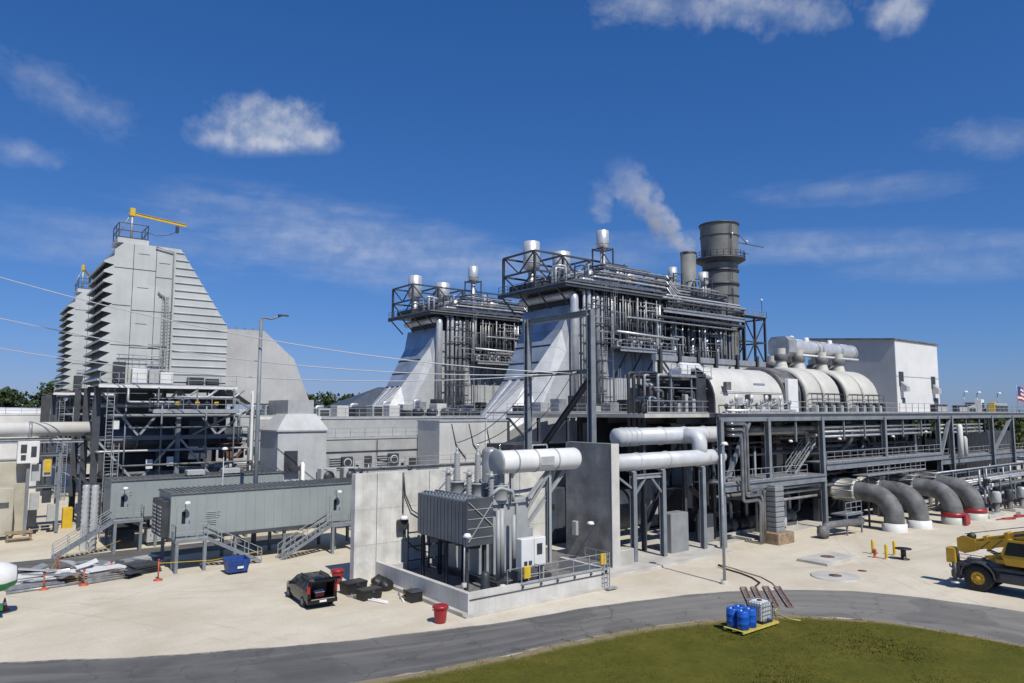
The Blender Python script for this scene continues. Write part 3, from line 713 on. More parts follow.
# ------------------------------------------------------------------ raised electrical enclosures
def enclosure(x0,x1,y0,y1,z0,z1,label,legs,base):
    t = T('electrical_enclosure', label, 'enclosure', (x0,y0,0))
    w = B(t,'wall',M.encl); w.box(x0,y0,z0,x1,y1,z1)
    u = x0+.3
    while u < x1-.05: w.box(u,y0-.035,z0+.1,u+.06,y0,z1-.05); u += .76
    B(t,'base_beam',M.dsteel).box(x0,y0-.05,z0-.28,x1,y1+.05,z0-.002)
    r = B(t,'roof',M.roofd); r.box(x0-.08,y0-.12,z1,x1+.08,y1+.12,z1+.08)
    u = x0
    while u < x1: r.box(u,y0-.13,z1+.08,u+.06,y1+.13,z1+.14); u += .42
    for u in legs:
        for v in (y0+.3,y1-.3): B(t,'leg',M.steel).ibeam((u,v,0),(u,v,z0-.28),.22,.25)
    for e,(u,sgn) in enumerate(base):
        pl = B(t,'landing',M.steel); pl.box(u,y0-1.35,z0-.25,u+2.3,y0-.06,z0-.05)
        B(t,'landing_railing',M.galv).rail([(u,y0-.1,z0-.05),(u,y0-1.3,z0-.05),(u+2.3,y0-1.3,z0-.05)] if sgn>0 else [(u,y0-1.3,z0-.05),(u+2.3,y0-1.3,z0-.05),(u+2.3,y0-.1,z0-.05)],1.1,.045,.8)
        for a in (u+.15,u+2.15): B(t,'leg',M.steel).ibeam((a,y0-1.2,0),(a,y0-1.2,z0-.25),.22,.25)
        hi = Vector((u+2.3,y0-.75,z0-.1)) if sgn>0 else Vector((u,y0-.75,z0-.1)); lo = hi+Vector((sgn*(4.2),0,-(z0-.1)+.1))
        st = B(t,'stair',M.steel); st.stair(lo,hi,.95,(0,1,0)); B(st,'handrail',M.galv).stair_rail(lo,hi,.95,(0,1,0))
        d = B(t,'door',M.encl); d.box(u+.35,y0-.075,z0+.05,u+1.35,y0-.036,z0+2.25); B(d,'window',M.glass).box(u+.68,y0-.10,z0+1.0,u+.95,y0-.077,z0+1.9); B(d,'handle',M.chrome).box(u+1.2,y0-.13,z0+1.0,u+1.26,y0-.077,z0+1.2)
        a = B(t,'wall_lamp',M.lamp); a.lathe((u+.9,y0-.75,z0+2.55),[(0,.2),(.16,.18),(.26,0),(0,-.04)],14); B(a,'bracket',M.boxd).beam((u+.9,y0,z0+2.6),(u+.9,y0-.75,z0+2.72),.05)
    return t
t = enclosure(13.55,30.2,59.6,63.6,2.45,5.68,'front grey-green electrical enclosure on legs, facing the open sand yard',(13.9,18.5,22.5,27,29.8),((13.65,1),(26.0,-1)))
s = B(t,'notice',M.box)
for k in range(4): s.box(16.1,59.54,4.15-k*.14,17.2-.12*(k%2),59.563,4.2-k*.14)
for k in range(3): s.box(16.2,59.54,3.5-k*.14,16.9,59.563,3.55-k*.14)
B(t,'notice',M.white).box(26.45,59.53,3.1,26.7,59.563,4.6)
for k in (0,1):
    a = B(t,'air_conditioner',M.boxd); a.bbox(13.0,60.0+k*1.8,2.5,13.55,61.4+k*1.8,5.2,.05)
    gq = B(a,'grille',M.box)
    for z in range(8): gq.box(12.95,60.15+k*1.8,2.7+z*.28,12.998,61.25+k*1.8,2.8+z*.28)
t = enclosure(11.25,26.4,70.9,74.6,2.75,5.95,'rear grey-green electrical enclosure behind the front one, under the intake house',(11.6,15,19,23,26),((11.35,-1),))
s = B(t,'notice',M.box)
for k in range(4): s.box(12.0,70.84,5.0-k*.14,12.9-.1*(k%2),70.863,5.05-k*.14)
for k,u in enumerate((15.4,18.6)):
    a = B(t,'roof_vent',M.box); a.bbox(u+2,70.95,6.16,u+3.6,72.0,6.6,.05)
for k,(u,v) in enumerate(((9.7,73.2),(10.3,72.5))):
    B(None,'cable_duct',M.alu,label=('left' if k==0 else 'right')+' of two upright ribbed silver cable ducts beside the rear enclosure',category='cable duct').lathe((u,v,.0),[(.27+.06*(q%2),q*.2) for q in range(29)],14)
ONE('chemical_cabinet',M.yel,'yellow cabinet standing behind the rear enclosure stair','cabinet').bbox(9.6,87.6,0,10.5,88.4,2.1,.05)
for k in range(4):
    skid('pump_skid',['low grey pump unit under the rear enclosure landing','second low grey unit under the rear enclosure','dark control unit beside the rear enclosure leg','grey unit at the far end under the rear enclosure'][k],'pump unit',11.8+k*2.6,71.6,1.6,1.4,1.7,[M.boxd,M.box,M.boxd,M.box][k],k)
# machines standing under the intake frame
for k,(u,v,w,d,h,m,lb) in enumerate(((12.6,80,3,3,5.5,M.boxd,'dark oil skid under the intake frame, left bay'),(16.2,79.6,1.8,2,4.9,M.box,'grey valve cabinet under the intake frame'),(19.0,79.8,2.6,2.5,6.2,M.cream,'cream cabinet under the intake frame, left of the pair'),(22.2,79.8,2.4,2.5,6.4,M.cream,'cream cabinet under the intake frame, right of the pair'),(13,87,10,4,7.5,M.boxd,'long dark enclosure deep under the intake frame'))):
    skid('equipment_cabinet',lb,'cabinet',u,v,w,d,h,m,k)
ONE('oil_cooler',M.rust,'rust coloured cooler box above the cream cabinets under the intake frame','cooler').bbox(23.0,79.6,7.0,25.2,81.4,8.6,.06)
# hopper-topped inlet box
t = T('inlet_plenum','white box with a sloped hopper roof right of the steel frame','plenum box',(28.7,73,0))
B(t,'body',M.plen).box(26.1,72,0.1,31.3,77.2,10.1)
B(t,'roof',M.plen).add([(25.95,71.85,10.1),(31.45,71.85,10.1),(31.45,77.35,10.1),(25.95,77.35,10.1),(27.3,73,11.75),(30.5,73,11.75),(30.5,76,11.75),(27.3,76,11.75)],[(0,1,5,4),(1,2,6,5),(2,3,7,6),(3,0,4,7),(4,5,6,7)])
B(t,'roof_edge',M.box).box(25.93,71.83,9.95,31.47,77.37,10.098)
B(t,'neck',M.box).box(27.5,73.2,11.75,30.3,79.0,13.2)
B(t,'recess',M.boxd).box(26.8,71.93,6.4,28.2,71.998,8.0); B(t,'ledge',M.boxd).box(26.8,71.3,6.0,28.3,71.93,6.4)
B(t,'vent_pipe',M.white).tube([(28.6,71.5,.1),(28.6,71.5,7.0)],.2,12)
for k in range(2):
    t = T('roof_fan',['left','right'][k]+' of two square grey vent fans behind the front enclosure roof','fan',(30.6+k*2.4,71.1,4.2))
    u = 30.2+k*2.5
    B(t,'housing',M.box).bbox(u,70.6,4.4,u+1.7,71.7,6.15,.05); B(t,'fan_ring',M.boxd).lathe((u+.85,70.55,5.3),[(0,-.0),(.6,0),(.6,.04),(0,.04)],18,'y'); B(t,'post',M.steel).beam((u+.85,71.2,0),(u+.85,71.2,4.4),.3)
# lamp pole left
def mast(name,label,p,h,arm=None,lamp=True,r=.14):
    t = T(name,label,'lamp post',p); x,y,z = p
    B(t,'pole',M.steel if arm else M.galv).tube([(x,y,z),(x,y,z+h)],[r*1.3,r*.9],10)
    B(t,'base',M.slab).lathe(p,[(r*3,0),(r*3,.25),(0,.26)],12)
    if arm:
        B(t,'arm',M.steel).pipe([(x,y,z+h-.3),(x+.15,y,z+h+.25),(x+.9,y-.1,z+h+.1),(x+arm,y-.4,z+h+.55)],.09,8)
        B(t,'lamp_head',M.boxd).bbox(x+arm-.5,y-.55,z+h+.42,x+arm+.45,y-.25,z+h+.56,.04)
    elif lamp:
        B(t,'lamp_head',M.lamp).lathe((x,y-.3,z+h+.05),[(0,.22),(.16,.2),(.3,0),(0,-.06)],14)
        B(t,'bracket',M.boxd).beam((x,y,z+h-.1),(x,y-.3,z+h+.15),.05)
    return t
mast('lamp_post','tall grey lamp mast with a bent arm in front of the beige intake duct',(21.6,64.75,0),20.3,1.9,r=.17)
mast('lamp_post','slim grey pole standing alone on the sand beside the road',(43.3,31.4,0),9.6,r=.085)
mast('lamp_post','thin floodlight pole at the front left corner of the concrete basin',(25.35,37.3,1.3),3.0,r=.05)
mast('lamp_post','thin pale floodlight mast rising behind the front enclosure roof',(19.2,66.2,0),8.6,r=.05)
# ================================================================== transformer bay
t = T('concrete_wall','long pale concrete blast wall with a drooping cable, left of the transformer','wall',(31,47.7,0))
B(t,'wall',M.concw).box(22.9,47.5,0,40.6,48.1,7.55)
s = B(t,'panel_joint',M.boxd)
for u in (24.6,26.8,29.0,31.2,33.4,35.6,37.8): s.box(u,47.49,.1,u+.035,47.499,7.5)
s = B(t,'form_line',M.box)
for z in (2.5,5.0): s.box(22.9,47.491,z,40.6,47.4985,z+.03)
lw = B(t,'wall_lamp',M.lamp); lw.lathe((26.6,47.0,4.15),[(0,.25),(.2,.22),(.33,0),(0,-.05)],14)
B(t,'lamp_box',M.boxd).bbox(26.2,47.0,3.4,27.0,47.45,4.1,.05)
B(t,'conduit',M.boxd).pipe([(26.7,47.42,7.5),(26.7,47.42,4.5)],.035,6)
c = B(t,'cable',M.boxd)
c.tube([(26.75,47.4,7.2),(26.85,47.35,5.9),(27.4,47.3,4.7),(28.4,47.3,4.1),(30,47.3,3.9)],.05,6)
c.tube([(26.75,47.4,3.4),(27.0,47.3,2.5),(27.8,47.2,1.8),(28.8,47,1.5)],.05,6)
t = T('fire_wall','tall stained concrete fire wall with painted shade, between the transformer and the white bus pipe','wall',(40.8,42,0))
B(t,'wall',M.concd).box(40.4,39.4,0,41.2,44.6,9.5)  # dark tone combines stains with the unlit side's shade, painted in
B(t,'sunlit_end_face',M.conc).box(40.38,39.34,0,41.22,39.398,9.5)  # paler concrete facing, sunlight on this end put into the colour
lw = B(t,'wall_lamp',M.lamp); lw.lathe((39.6,40.9,3.3),[(0,.22),(.2,.2),(.32,0),(0,-.05)],14); B(lw,'bracket',M.boxd).beam((40.4,40.9,3.6),(39.6,40.9,3.5),.06)
B(t,'junction_box',M.box).bbox(40.1,43.1,2.1,40.39,43.6,3.2,.03)
t = T('containment_wall','low pale concrete containment basin wall around the transformer','wall',(30,41,0))
B(t,'front_wall',M.conc).box(24.6,35.8,0,36.3,36.15,1.3)
B(t,'side_wall',M.conc).box(24.6,36.153,0,24.95,47.48,1.3); B(t,'side_wall',M.conc).box(35.95,36.153,0,36.3,40.5,1.3)
B(t,'back_wall',M.conc).box(24.953,47.1,0,40.3,47.48,1.0)
B(t,'conduit',M.boxd).tube([(24.7,35.76,.93),(36.3,35.76,.93)],.03,6)
k = B(t,'footing',M.slab); k.box(24.25,35.45,0,36.6,35.79,.10); k.box(24.25,35.8,0,24.59,47.4,.22)
h = B(t,'railing',M.galv)
h.rail([(28.6,35.74,1.25),(35.9,35.74,1.25)],1.05,.045,1.55)
h.rail([(36.2,35.8,1.3),(36.2,38,1.3)],1.05,.045,1.2)
for u in (28.7,35.4): 
    B(t,'gate_marker',M.yel).bbox(u,35.55,1.65,u+.5,35.72,2.35,.03)
B(t,'ladder',M.galv).ladder((35.9,35.55,.0),2.4,(1,0,0),.5)
B(t,'step',M.galv).box(35.4,34.9,.1,36.3,35.3,.16)
k = B(t,'anchor_bolt',M.boxd)
for u in (28.7,30.2,31.6,33.1,34.6,36.0): k.lathe((u,35.72,1.12),[(0,-.04),(.08,-.04),(.08,.04),(0,.04)],8,'y')
pf = ST('pit_floor', M.pave); pf.box(24.95,36.15,0,35.95,47.09,.5); pf.box(36.0,40.6,.141,40.39,47.09,.4)
def grate_fence():
    t = T('steel_fence','dark grille fence behind the radiator inside the basin','fence',(28,46.5,.5))
    for u in (26.7,28.5,30.3): B(t,'post',M.dsteel).beam((u,46.6,.5),(u,46.6,3.9),.1)
    for z in (1.2,2.2,3.2): B(t,'rail',M.dsteel).beam((26.7,46.6,z),(30.3,46.6,z),.09)
grate_fence()
# ---------------------------------------------------------------- transformer
t = T('transformer','large grey power transformer with finned radiator bank in the concrete basin','transformer',(30,41,.5))
B(t,'tank',M.tank).bbox(29.0,40.4,.9,32.9,45.4,5.6,.08)
B(t,'tank_lid',M.tank).bbox(28.8,40.2,5.6,33.1,45.6,5.9,.05)
s = B(t,'tank_stiffener',M.tank)
for v in (40.6,42,43.4,44.8): s.box(32.9,v,1.0,33.12,v+.16,5.55); s.box(28.8,v,1.0,29.0,v+.16,5.55)
for u in (29.5,30.6,31.7): s.box(u,40.2,1.0,u+.16,40.4,5.55)
B(t,'skid_base',M.boxd).box(28.6,38.3,.5,33.3,45.7,.9)
for k in range(14):
    v = 38.55+k*.437
    f = B(t,'radiator_panel',M.rad)
    f.bbox(26.3,v,3.5,28.35,v+.385,6.3,.04)
B(t,'radiator_end',M.dsteel).bbox(26.26,38.44,3.42,28.4,38.545,6.42,.03)
q = B(t,'radiator_bracing',M.tank)
for z in (3.9,4.5,5.1,5.7): q.box(26.35,38.40,z,28.3,38.437,z+.04)
q.beam((26.4,38.38,3.7),(28.3,38.38,6.1),.05); q.beam((26.4,38.38,6.2),(28.3,38.38,4.6),.05)
q = B(t,'radiator_header',M.rad)
for z in (6.28,3.6): q.tube([(26.9,38.6,z),(26.9,44.6,z)],.14,10); q.tube([(27.8,38.6,z),(27.8,44.6,z)],.14,10)
for k in range(14):
    for e in (26.6,27.3,28.0): B(t,'valve' if e==27.3 else 'lifting_eye',M.tank).beam((e,38.68+k*.437,6.3),(e,38.68+k*.437,6.40),.09) if e!=28.0 or k%3==0 else None
for u in (26.6,28.0):
    for v in (38.9,41.3,44.3): B(t,'radiator_post',M.boxd).ibeam((u,v,.5),(u,v,3.5),.2,.24)
for k in range(5): B(t,'cooling_fan',M.boxd).lathe((27.3,39.2+k*1.2,3.3),[(0,.1),(.5,.1),(.52,-.12),(.48,-.12),(.46,.02),(0,.02)],16)
# conservator on its brackets
c = B(t,'conservator',M.white); c.lathe((29.85,40,8.5),[(0,-.04),(.6,-.03),(.76,.0),(.8,.06),(.8,7.2),(.74,7.32),(.5,7.42),(0,7.45)],28,'x')
B(c,'end_ring',M.tank).lathe((29.75,40,8.5),[(0,0),(.86,0),(.9,.03),(.9,.14),(.8,.16)],28,'x'); B(c,'plate',M.box).box(33.2,39.17,8.2,34.4,39.21,8.8)
for u in (31.2,33.0,34.9): B(c,'strap',M.tank).lathe((u,40,8.5),[(.8,0),(.83,0),(.83,.12),(.8,.12)],28,'x')
B(c,'gauge_pipe',M.galv).pipe([(33.0,40,9.25),(33.0,40,9.6),(34.4,40,9.6),(34.4,40,9.25)],.06,8)
for a,b in (((31.1,40,5.8),(31.1,40,7.75)),((34.6,40,1.2),(34.6,40,7.75)),((32.6,40,5.9),(34.5,40,7.7)),((36.2,40,7.75),(33.05,40.7,3.9)),((34.4,39.8,7.6),(33.05,40.7,4.9))): B(t,'conservator_leg',M.tank).ibeam(a,b,.22,.24)
B(t,'oil_pipe',M.tank).pipe([(35.4,40.3,7.75),(35.4,40.8,6.6),(33.4,41,6.3),(31.6,41,6.2),(31.6,41,5.9)],.13,10)
B(t,'oil_pipe',M.tank).pipe([(28.6,39.2,6.3),(29.3,39.0,6.9),(30.4,38.9,6.6),(30.4,38.9,5.9)],.12,10)
for k,(u,v) in enumerate(((28.9,38.6),(29.5,39.0),(31.0,39.6))): B(t,'down_pipe',M.tank).tube([(u,v,1.0),(u,v,5.5 if k<2 else 4.9)],.15 if k!=1 else .2,10)
# high voltage bushings on turrets
for k,(u,v) in enumerate(((29.6,44.6),(30.0,42.5),(30.4,40.4))):
    B(t,'turret',M.tank).lathe((u,v,5.9),[(.55,0),(.55,.9),(.62,.92),(.62,1.02),(.3,1.02)],18)
    b = B(t,'bushing',M.porc); pr = []
    for q in range(11): pr += [(.30-.006*q, 7.0+q*.19-5.9), (.20-.005*q, 7.07+q*.19-5.9)]
    b.lathe((u,v,5.9),[(.2,1.0)]+pr+[(.1,3.25),(.1,3.45),(0,3.45)],14)
    B(b,'terminal',M.chrome).tube([(u,v,9.3),(u,v,9.75)],.04,6)
    a = B(t,'surge_arrester',M.porc); uu = u-.9
    a.lathe((uu,v-.2,5.9),[(.18,0)]+[x for q in range(8) for x in ((.24,.1+q*.22),(.15,.2+q*.22))]+[(.12,2.0),(0,2.0)],12)
    B(t,'grading_ring',M.wire).tube([(uu+.4*math.cos(q*PI/6),v-.2+.4*math.sin(q*PI/6),7.7) for q in range(13)],.03,5)
B(t,'turret',M.alud).lathe((31.9,43.6,5.9),[(.62,0),(.62,3.1),(.55,3.3),(.2,3.45),(0,3.45)],18)
B(t,'turret',M.alud).lathe((31.4,41.9,5.9),[(.45,0),(.45,2.0),(.4,2.1),(0,2.15)],18)
for k in range(9):
    a = rnd.uniform(29.2,31.5); b_ = rnd.uniform(38.7,45)
    B(t,'small_pipe',M.galv).pipe([(a,b_,5.9),(a,b_,6.5),(a+rnd.uniform(-1.2,1.2),b_+rnd.uniform(-.6,.6),6.5+rnd.uniform(-.2,.3)),(a-.9,b_+.3,6.0)],.06,7)
cb = B(t,'control_cabinet',M.white); cb.bbox(30.1,37.6,1.75,32.2,38.2,3.6,.04)
B(cb,'window',M.boxd).box(31.4,37.56,2.5,31.85,37.597,3.2); B(cb,'latch',M.boxd).box(30.3,37.56,1.9,30.55,37.597,2.15); B(cb,'latch',M.boxd).box(30.7,37.56,1.9,30.95,37.597,2.15)
s = B(cb,'seam',M.box); s.box(31.15,37.57,1.8,31.18,37.598,3.55)
for u in (30.2,32.0): B(cb,'leg',M.tank).box(u,37.7,.5,u+.12,38.1,1.75)
B(t,'service_railing',M.galv).rail([(28.6,37.2,.5),(31.2,37.2,.5),(31.2,38.2,.5)],1.4,.05,.9)
B(t,'oil_filter',M.boxd).bbox(29.0,36.6,.5,29.9,37.4,1.9,.06); B(t,'oil_filter',M.boxd).lathe((27.0,37.4,.5),[(.3,0),(.3,1.3),(.15,1.5),(0,1.5)],14)
B(t,'oil_filter',M.white).bbox(27.8,36.7,.5,28.15,37.0,1.15,.03)
for x,v in ((33.15,40.7),(33.15,43.0)): B(t,'side_box',M.tank).bbox(x,v,2.3,x+.5,v+1.0,3.7,.04)
# ---------------------------------------------------------------- white bus pipe
t = T('bus_pipe','large white horizontal bus pipe on a steel frame right of the fire wall','pipe',(48,40.15,0))
B(t,'pipe_run',M.pipe).lathe((41.205,40.15,7.95),[(0,0),(.68,0),(.68,13.9),(.6,14.2),(.35,14.42),(0,14.48)],28,'x')
for u in (44.0,47.6,52.9): B(t,'flange',M.pipe).lathe((u,40.15,7.95),[(.68,0),(.74,0),(.74,.14),(.68,.14)],28,'x')
B(t,'riser',M.pipe).pipe([(52.5,40.3,8.2),(52.5,40.3,9.8),(52.5,42.3,9.8)],.66,22,1.3)
for u in (43.45,47.0,52.3):
    B(t,'column',M.steel).ibeam((u,39.95,.14),(u,39.95,7.15),.4,.45); B(t,'saddle',M.galv).box(u-.25,39.85,7.15,u+.25,40.45,7.3)
B(t,'beam',M.galv).ibeam((43.45,39.95,6.75),(47.0,39.95,6.75),.3,.35)
B(t,'brace',M.steel).beam((43.6,39.95,5.3),(44.9,39.95,6.6),.16); B(t,'brace',M.steel).beam((46.9,39.95,5.3),(45.6,39.95,6.6),.16); B(t,'brace',M.steel).beam((43.3,40.0,5.9),(41.3,40.2,7.2),.16)
t = T('bus_pipe','upper white pipe behind and above the long one, ending in a domed cap','pipe',(52,42.3,0))
B(t,'pipe_run',M.pipe).lathe((44.0,42.3,9.85),[(0,0),(.74,0),(.74,13.6),(.6,14.0),(.3,14.25),(0,14.3)],28,'x')
for u in (44.6,45.2,45.8,46.4,49.5,52.8,55.6): B(t,'flange',M.pipe).lathe((u,42.3,9.85),[(.74,0),(.81,0),(.81,.12),(.74,.12)],28,'x')
for u in (47.5,53.0,57.2): B(t,'column',M.dsteel).ibeam((u,42.5,.12),(u,42.5,9.1),.3,.35)
ONE('tall_cabinet',M.boxg,'tall grey double cabinet on the apron right of the middle bus pipe column','cabinet').bbox(48.3,40.2,.14,50.6,41.4,3.4,.05)
ONE('tall_cabinet',M.boxg,'short grey cabinet behind the right column of the white bus pipe','cabinet').bbox(54.6,41.6,.14,56.0,42.4,2.7,.05)
ONE('tall_cabinet',M.boxg,'narrow grey cabinet beside the right face of the fire wall','cabinet').bbox(41.9,41.8,.14,42.7,42.6,3.0,.05)
ONE('concrete_block',M.slab,'squat pale concrete block at the foot of the fire wall','concrete block').bbox(41.3,39.5,.14,43.0,40.4,1.3,.06)
ONE('fuel_tank',M.boxd,'dark rounded auxiliary unit in the shade behind the white bus pipe','tank').lathe((43.0,46,3.3),[(0,0),(1.6,.1),(1.9,.5),(1.9,5.6),(1.6,6),(0,6.1)],24,'x')
# ---------------------------------------------------------------- dead end portal and lines
t = T('steel_portal','tall dark steel portal frame standing behind the transformer','portal frame',(45,50.5,0))
for v in (46.2,55.2): B(t,'column',M.steel).ibeam((45,v,0),(45,v,21.2),.55,.6)
for z in (20.9,15.6): B(t,'beam',M.steel).ibeam((45,46.2,z),(45,55.2,z),.42,.55 if z>20 else .42)
B(t,'brace',M.dsteel).ibeam((45,46.4,14.9),(45,52.8,8.8),.4,.45)
for v in (48,50.7,53.4): B(t,'insulator',M.porc).tube([(44.9,v,15.6),(44.2,v-.1,15.45)],.10,8)
for k,(v,e) in enumerate(((48,(-30,100,39.2)),(50.7,(-30,102.7,33.3)),(53.4,(-30,105.4,28.8)))):
    a = Vector((44.2,v,15.45)); b = Vector(e); p = []
    for i in range(41):
        s_ = i/40; q = a*(1-s_)+b*s_; q.z -= 4*5.0*s_*(1-s_); p.append(q)
    ONE('power_line',M.wire,['upper','middle','lowest'][k]+' of three white overhead conductors crossing from the left edge','power line').tube(p,.05,6)
for k,(v,e) in enumerate(((48,(30.4,40.4,9.7)),(50.7,(30.0,42.5,9.7)),(53.4,(29.6,44.6,9.7)))):
    a = Vector((44.4,v,15.5)); b = Vector(e); p = []
    for i in range(25):
        s_ = i/24; q = a*(1-s_)+b*s_; q.z -= 4*1.1*s_*(1-s_); p.append(q)
    ONE('jumper_wire',M.boxd,['nearest','middle','farthest'][k]+' of three dark wires dropping from the portal to the transformer','wire').tube(p,.035,5)
# ================================================================== gas turbine buildings
def wall_kit(t,u0,u1,v,zs,n,seed):
    q = random.Random(seed)
    for k in range(n):
        u = u0+.8+(u1-u0-2.4)*k/max(1,n-1); z = zs+q.uniform(-.3,.6)
        ty = k % 4
        if ty==0: 
            a=B(t,'louvre',M.box); a.box(u,v-.10,z,u+1.7,v-.003,z+1.4)
            b=B(a,'blade',M.boxd)
            for j in range(5): b.box(u+.1,v-.13,z+.12+j*.25,u+1.6,v-.101,z+.24+j*.25)
        elif ty==1:
            a=B(t,'fan_box',M.boxd); a.bbox(u,v-.5,z,u+1.3,v-.004,z+1.3,.06); B(a,'ring',M.box).lathe((u+.65,v-.54,z+.65),[(.38,0),(.5,0),(.5,.04),(.38,.04)],14,'y')
        elif ty==2:
            a=B(t,'door',M.case); a.box(u,v-.05,zs-1.2,u+1.1,v-.003,zs+1.1); B(a,'window',M.glass).box(u+.35,v-.07,zs,u+.75,v-.051,zs+.7)
        else:
            a=B(t,'valve_box',M.boxd); a.bbox(u,v-.35,z+.2,u+.8,v-.004,z+1.1,.04); B(a,'stub',M.galv).pipe([(u+.4,v-.3,z+.2),(u+.4,v-.3,z-.8),(u+.4,v-.02,z-1.1)],.07,7)
def gt_block(dv,lab):
    t = T('turbine_enclosure',lab,'turbine enclosure',(38,78+dv,0)); o=dv
    w = B(t,'wall',M.gtw); w.box(31.4,74+o,0.1,45.6,78+o,9.0); 
    B(t,'upper_wall',M.gtw).box(32.6,78.003+o,0.1,56.0,92+o,11.2)
    B(t,'roof_edge',M.box).box(31.3,73.9+o,8.95,45.7,78+o,9.1); B(t,'roof_edge',M.box).box(32.5,77.9+o,11.15,56.1,92.1+o,11.3)
    B(t,'roof_railing',M.galv).rail([(31.5,74.1+o,9.1),(45.5,74.1+o,9.1)],1.05,.05,1.8); B(t,'roof_railing',M.galv).rail([(32.7,78.2+o,11.3),(55.8,78.2+o,11.3)],1.05,.05,1.8)
    wall_kit(t,31.6,45.4,74+o,5.4,9,int(5+dv))
    B(t,'conduit',M.boxd).tube([(31.5,73.9+o,7.6),(45.4,73.9+o,7.6)],.05,6); B(t,'conduit',M.boxd).pipe([(38.2,73.88+o,8.8),(38.2,73.88+o,6.6),(39.5,73.88+o,6.3)],.05,6)
    B(t,'pipe',M.alu).tube([(31,73.3+o,4.3),(46,73.3+o,4.3)],.14,8); B(t,'pipe',M.steel).tube([(31,72.9+o,4.0),(46,72.9+o,4.0)],.2,8)
    q = random.Random(3+dv)
    for k in range(9):
        u = 33.5+k*2.3; h = q.uniform(.8,1.9)
        a = B(t,'roof_unit',(M.box,M.offw,M.boxd)[k%3]); a.bbox(u,79.5+o,11.3,u+1.5,81.5+o,11.3+h,.06)
        if k%3==0: B(a,'grille',M.boxd).box(u+.2,79.46+o,11.5,u+1.3,79.498+o,11.1+h)
    for k in range(5): 
        u = 46.5+k*2.1
        B(t,'exhaust_blower',M.boxd).lathe((u,79+o,11.9),[(0,-.5),(.55,-.5),(.6,.5),(0,.55)],16,'y')
    for k in range(4): B(t,'vent_pipe',M.alu).pipe([(35+k*4.6,84+o,11.3),(35+k*4.6,84+o,12.6+.3*k),(36+k*4.6,84+o,12.6+.3*k)],.18,9)
    return t
gt_block(0,'nearer pale gas turbine enclosure with fans and louvres left of the exhaust duct')
gt_block(38,'farther pale gas turbine enclosure behind the nearer one')
t = T('electrical_building','plain pale panelled building between the turbine enclosure and the portal','building',(48,72,0))
B(t,'wall',M.offw).box(43.4,69,.1,53.0,73.8,10.9); B(t,'roof_edge',M.box).box(43.3,68.9,10.85,53.1,73.9,11.0)
B(t,'roof_railing',M.galv).rail([(43.5,69.1,11.0),(52.9,69.1,11.0)],1.05,.05,1.8)
for k in range(3): B(t,'conduit',M.boxd).tube([(45+k*2.4,68.95,10.6),(45.6+k*2.4,68.9,8.2),(47+k*2.4,68.9,6.6)],.05,6)
B(t,'down_pipe',M.galv).tube([(49.8,68.9,.1),(49.8,68.9,10.8)],.1,8); B(t,'base_rail',M.steel).box(43.4,68.6,5.2,53,68.99,5.5)
t = T('cable_gallery','dark cable gallery running along behind the concrete wall top','cable tray',(37,66,0))
B(t,'tray',M.dsteel).box(31.5,65.5,6.1,54,67.0,6.35); B(t,'railing',M.galv).rail([(31.5,65.6,6.35),(54,65.6,6.35)],1.0,.05,1.9)
for u in (32.5,38,43.5,49,53.6): B(t,'post',M.steel).ibeam((u,66.2,0),(u,66.2,6.1),.25,.3)
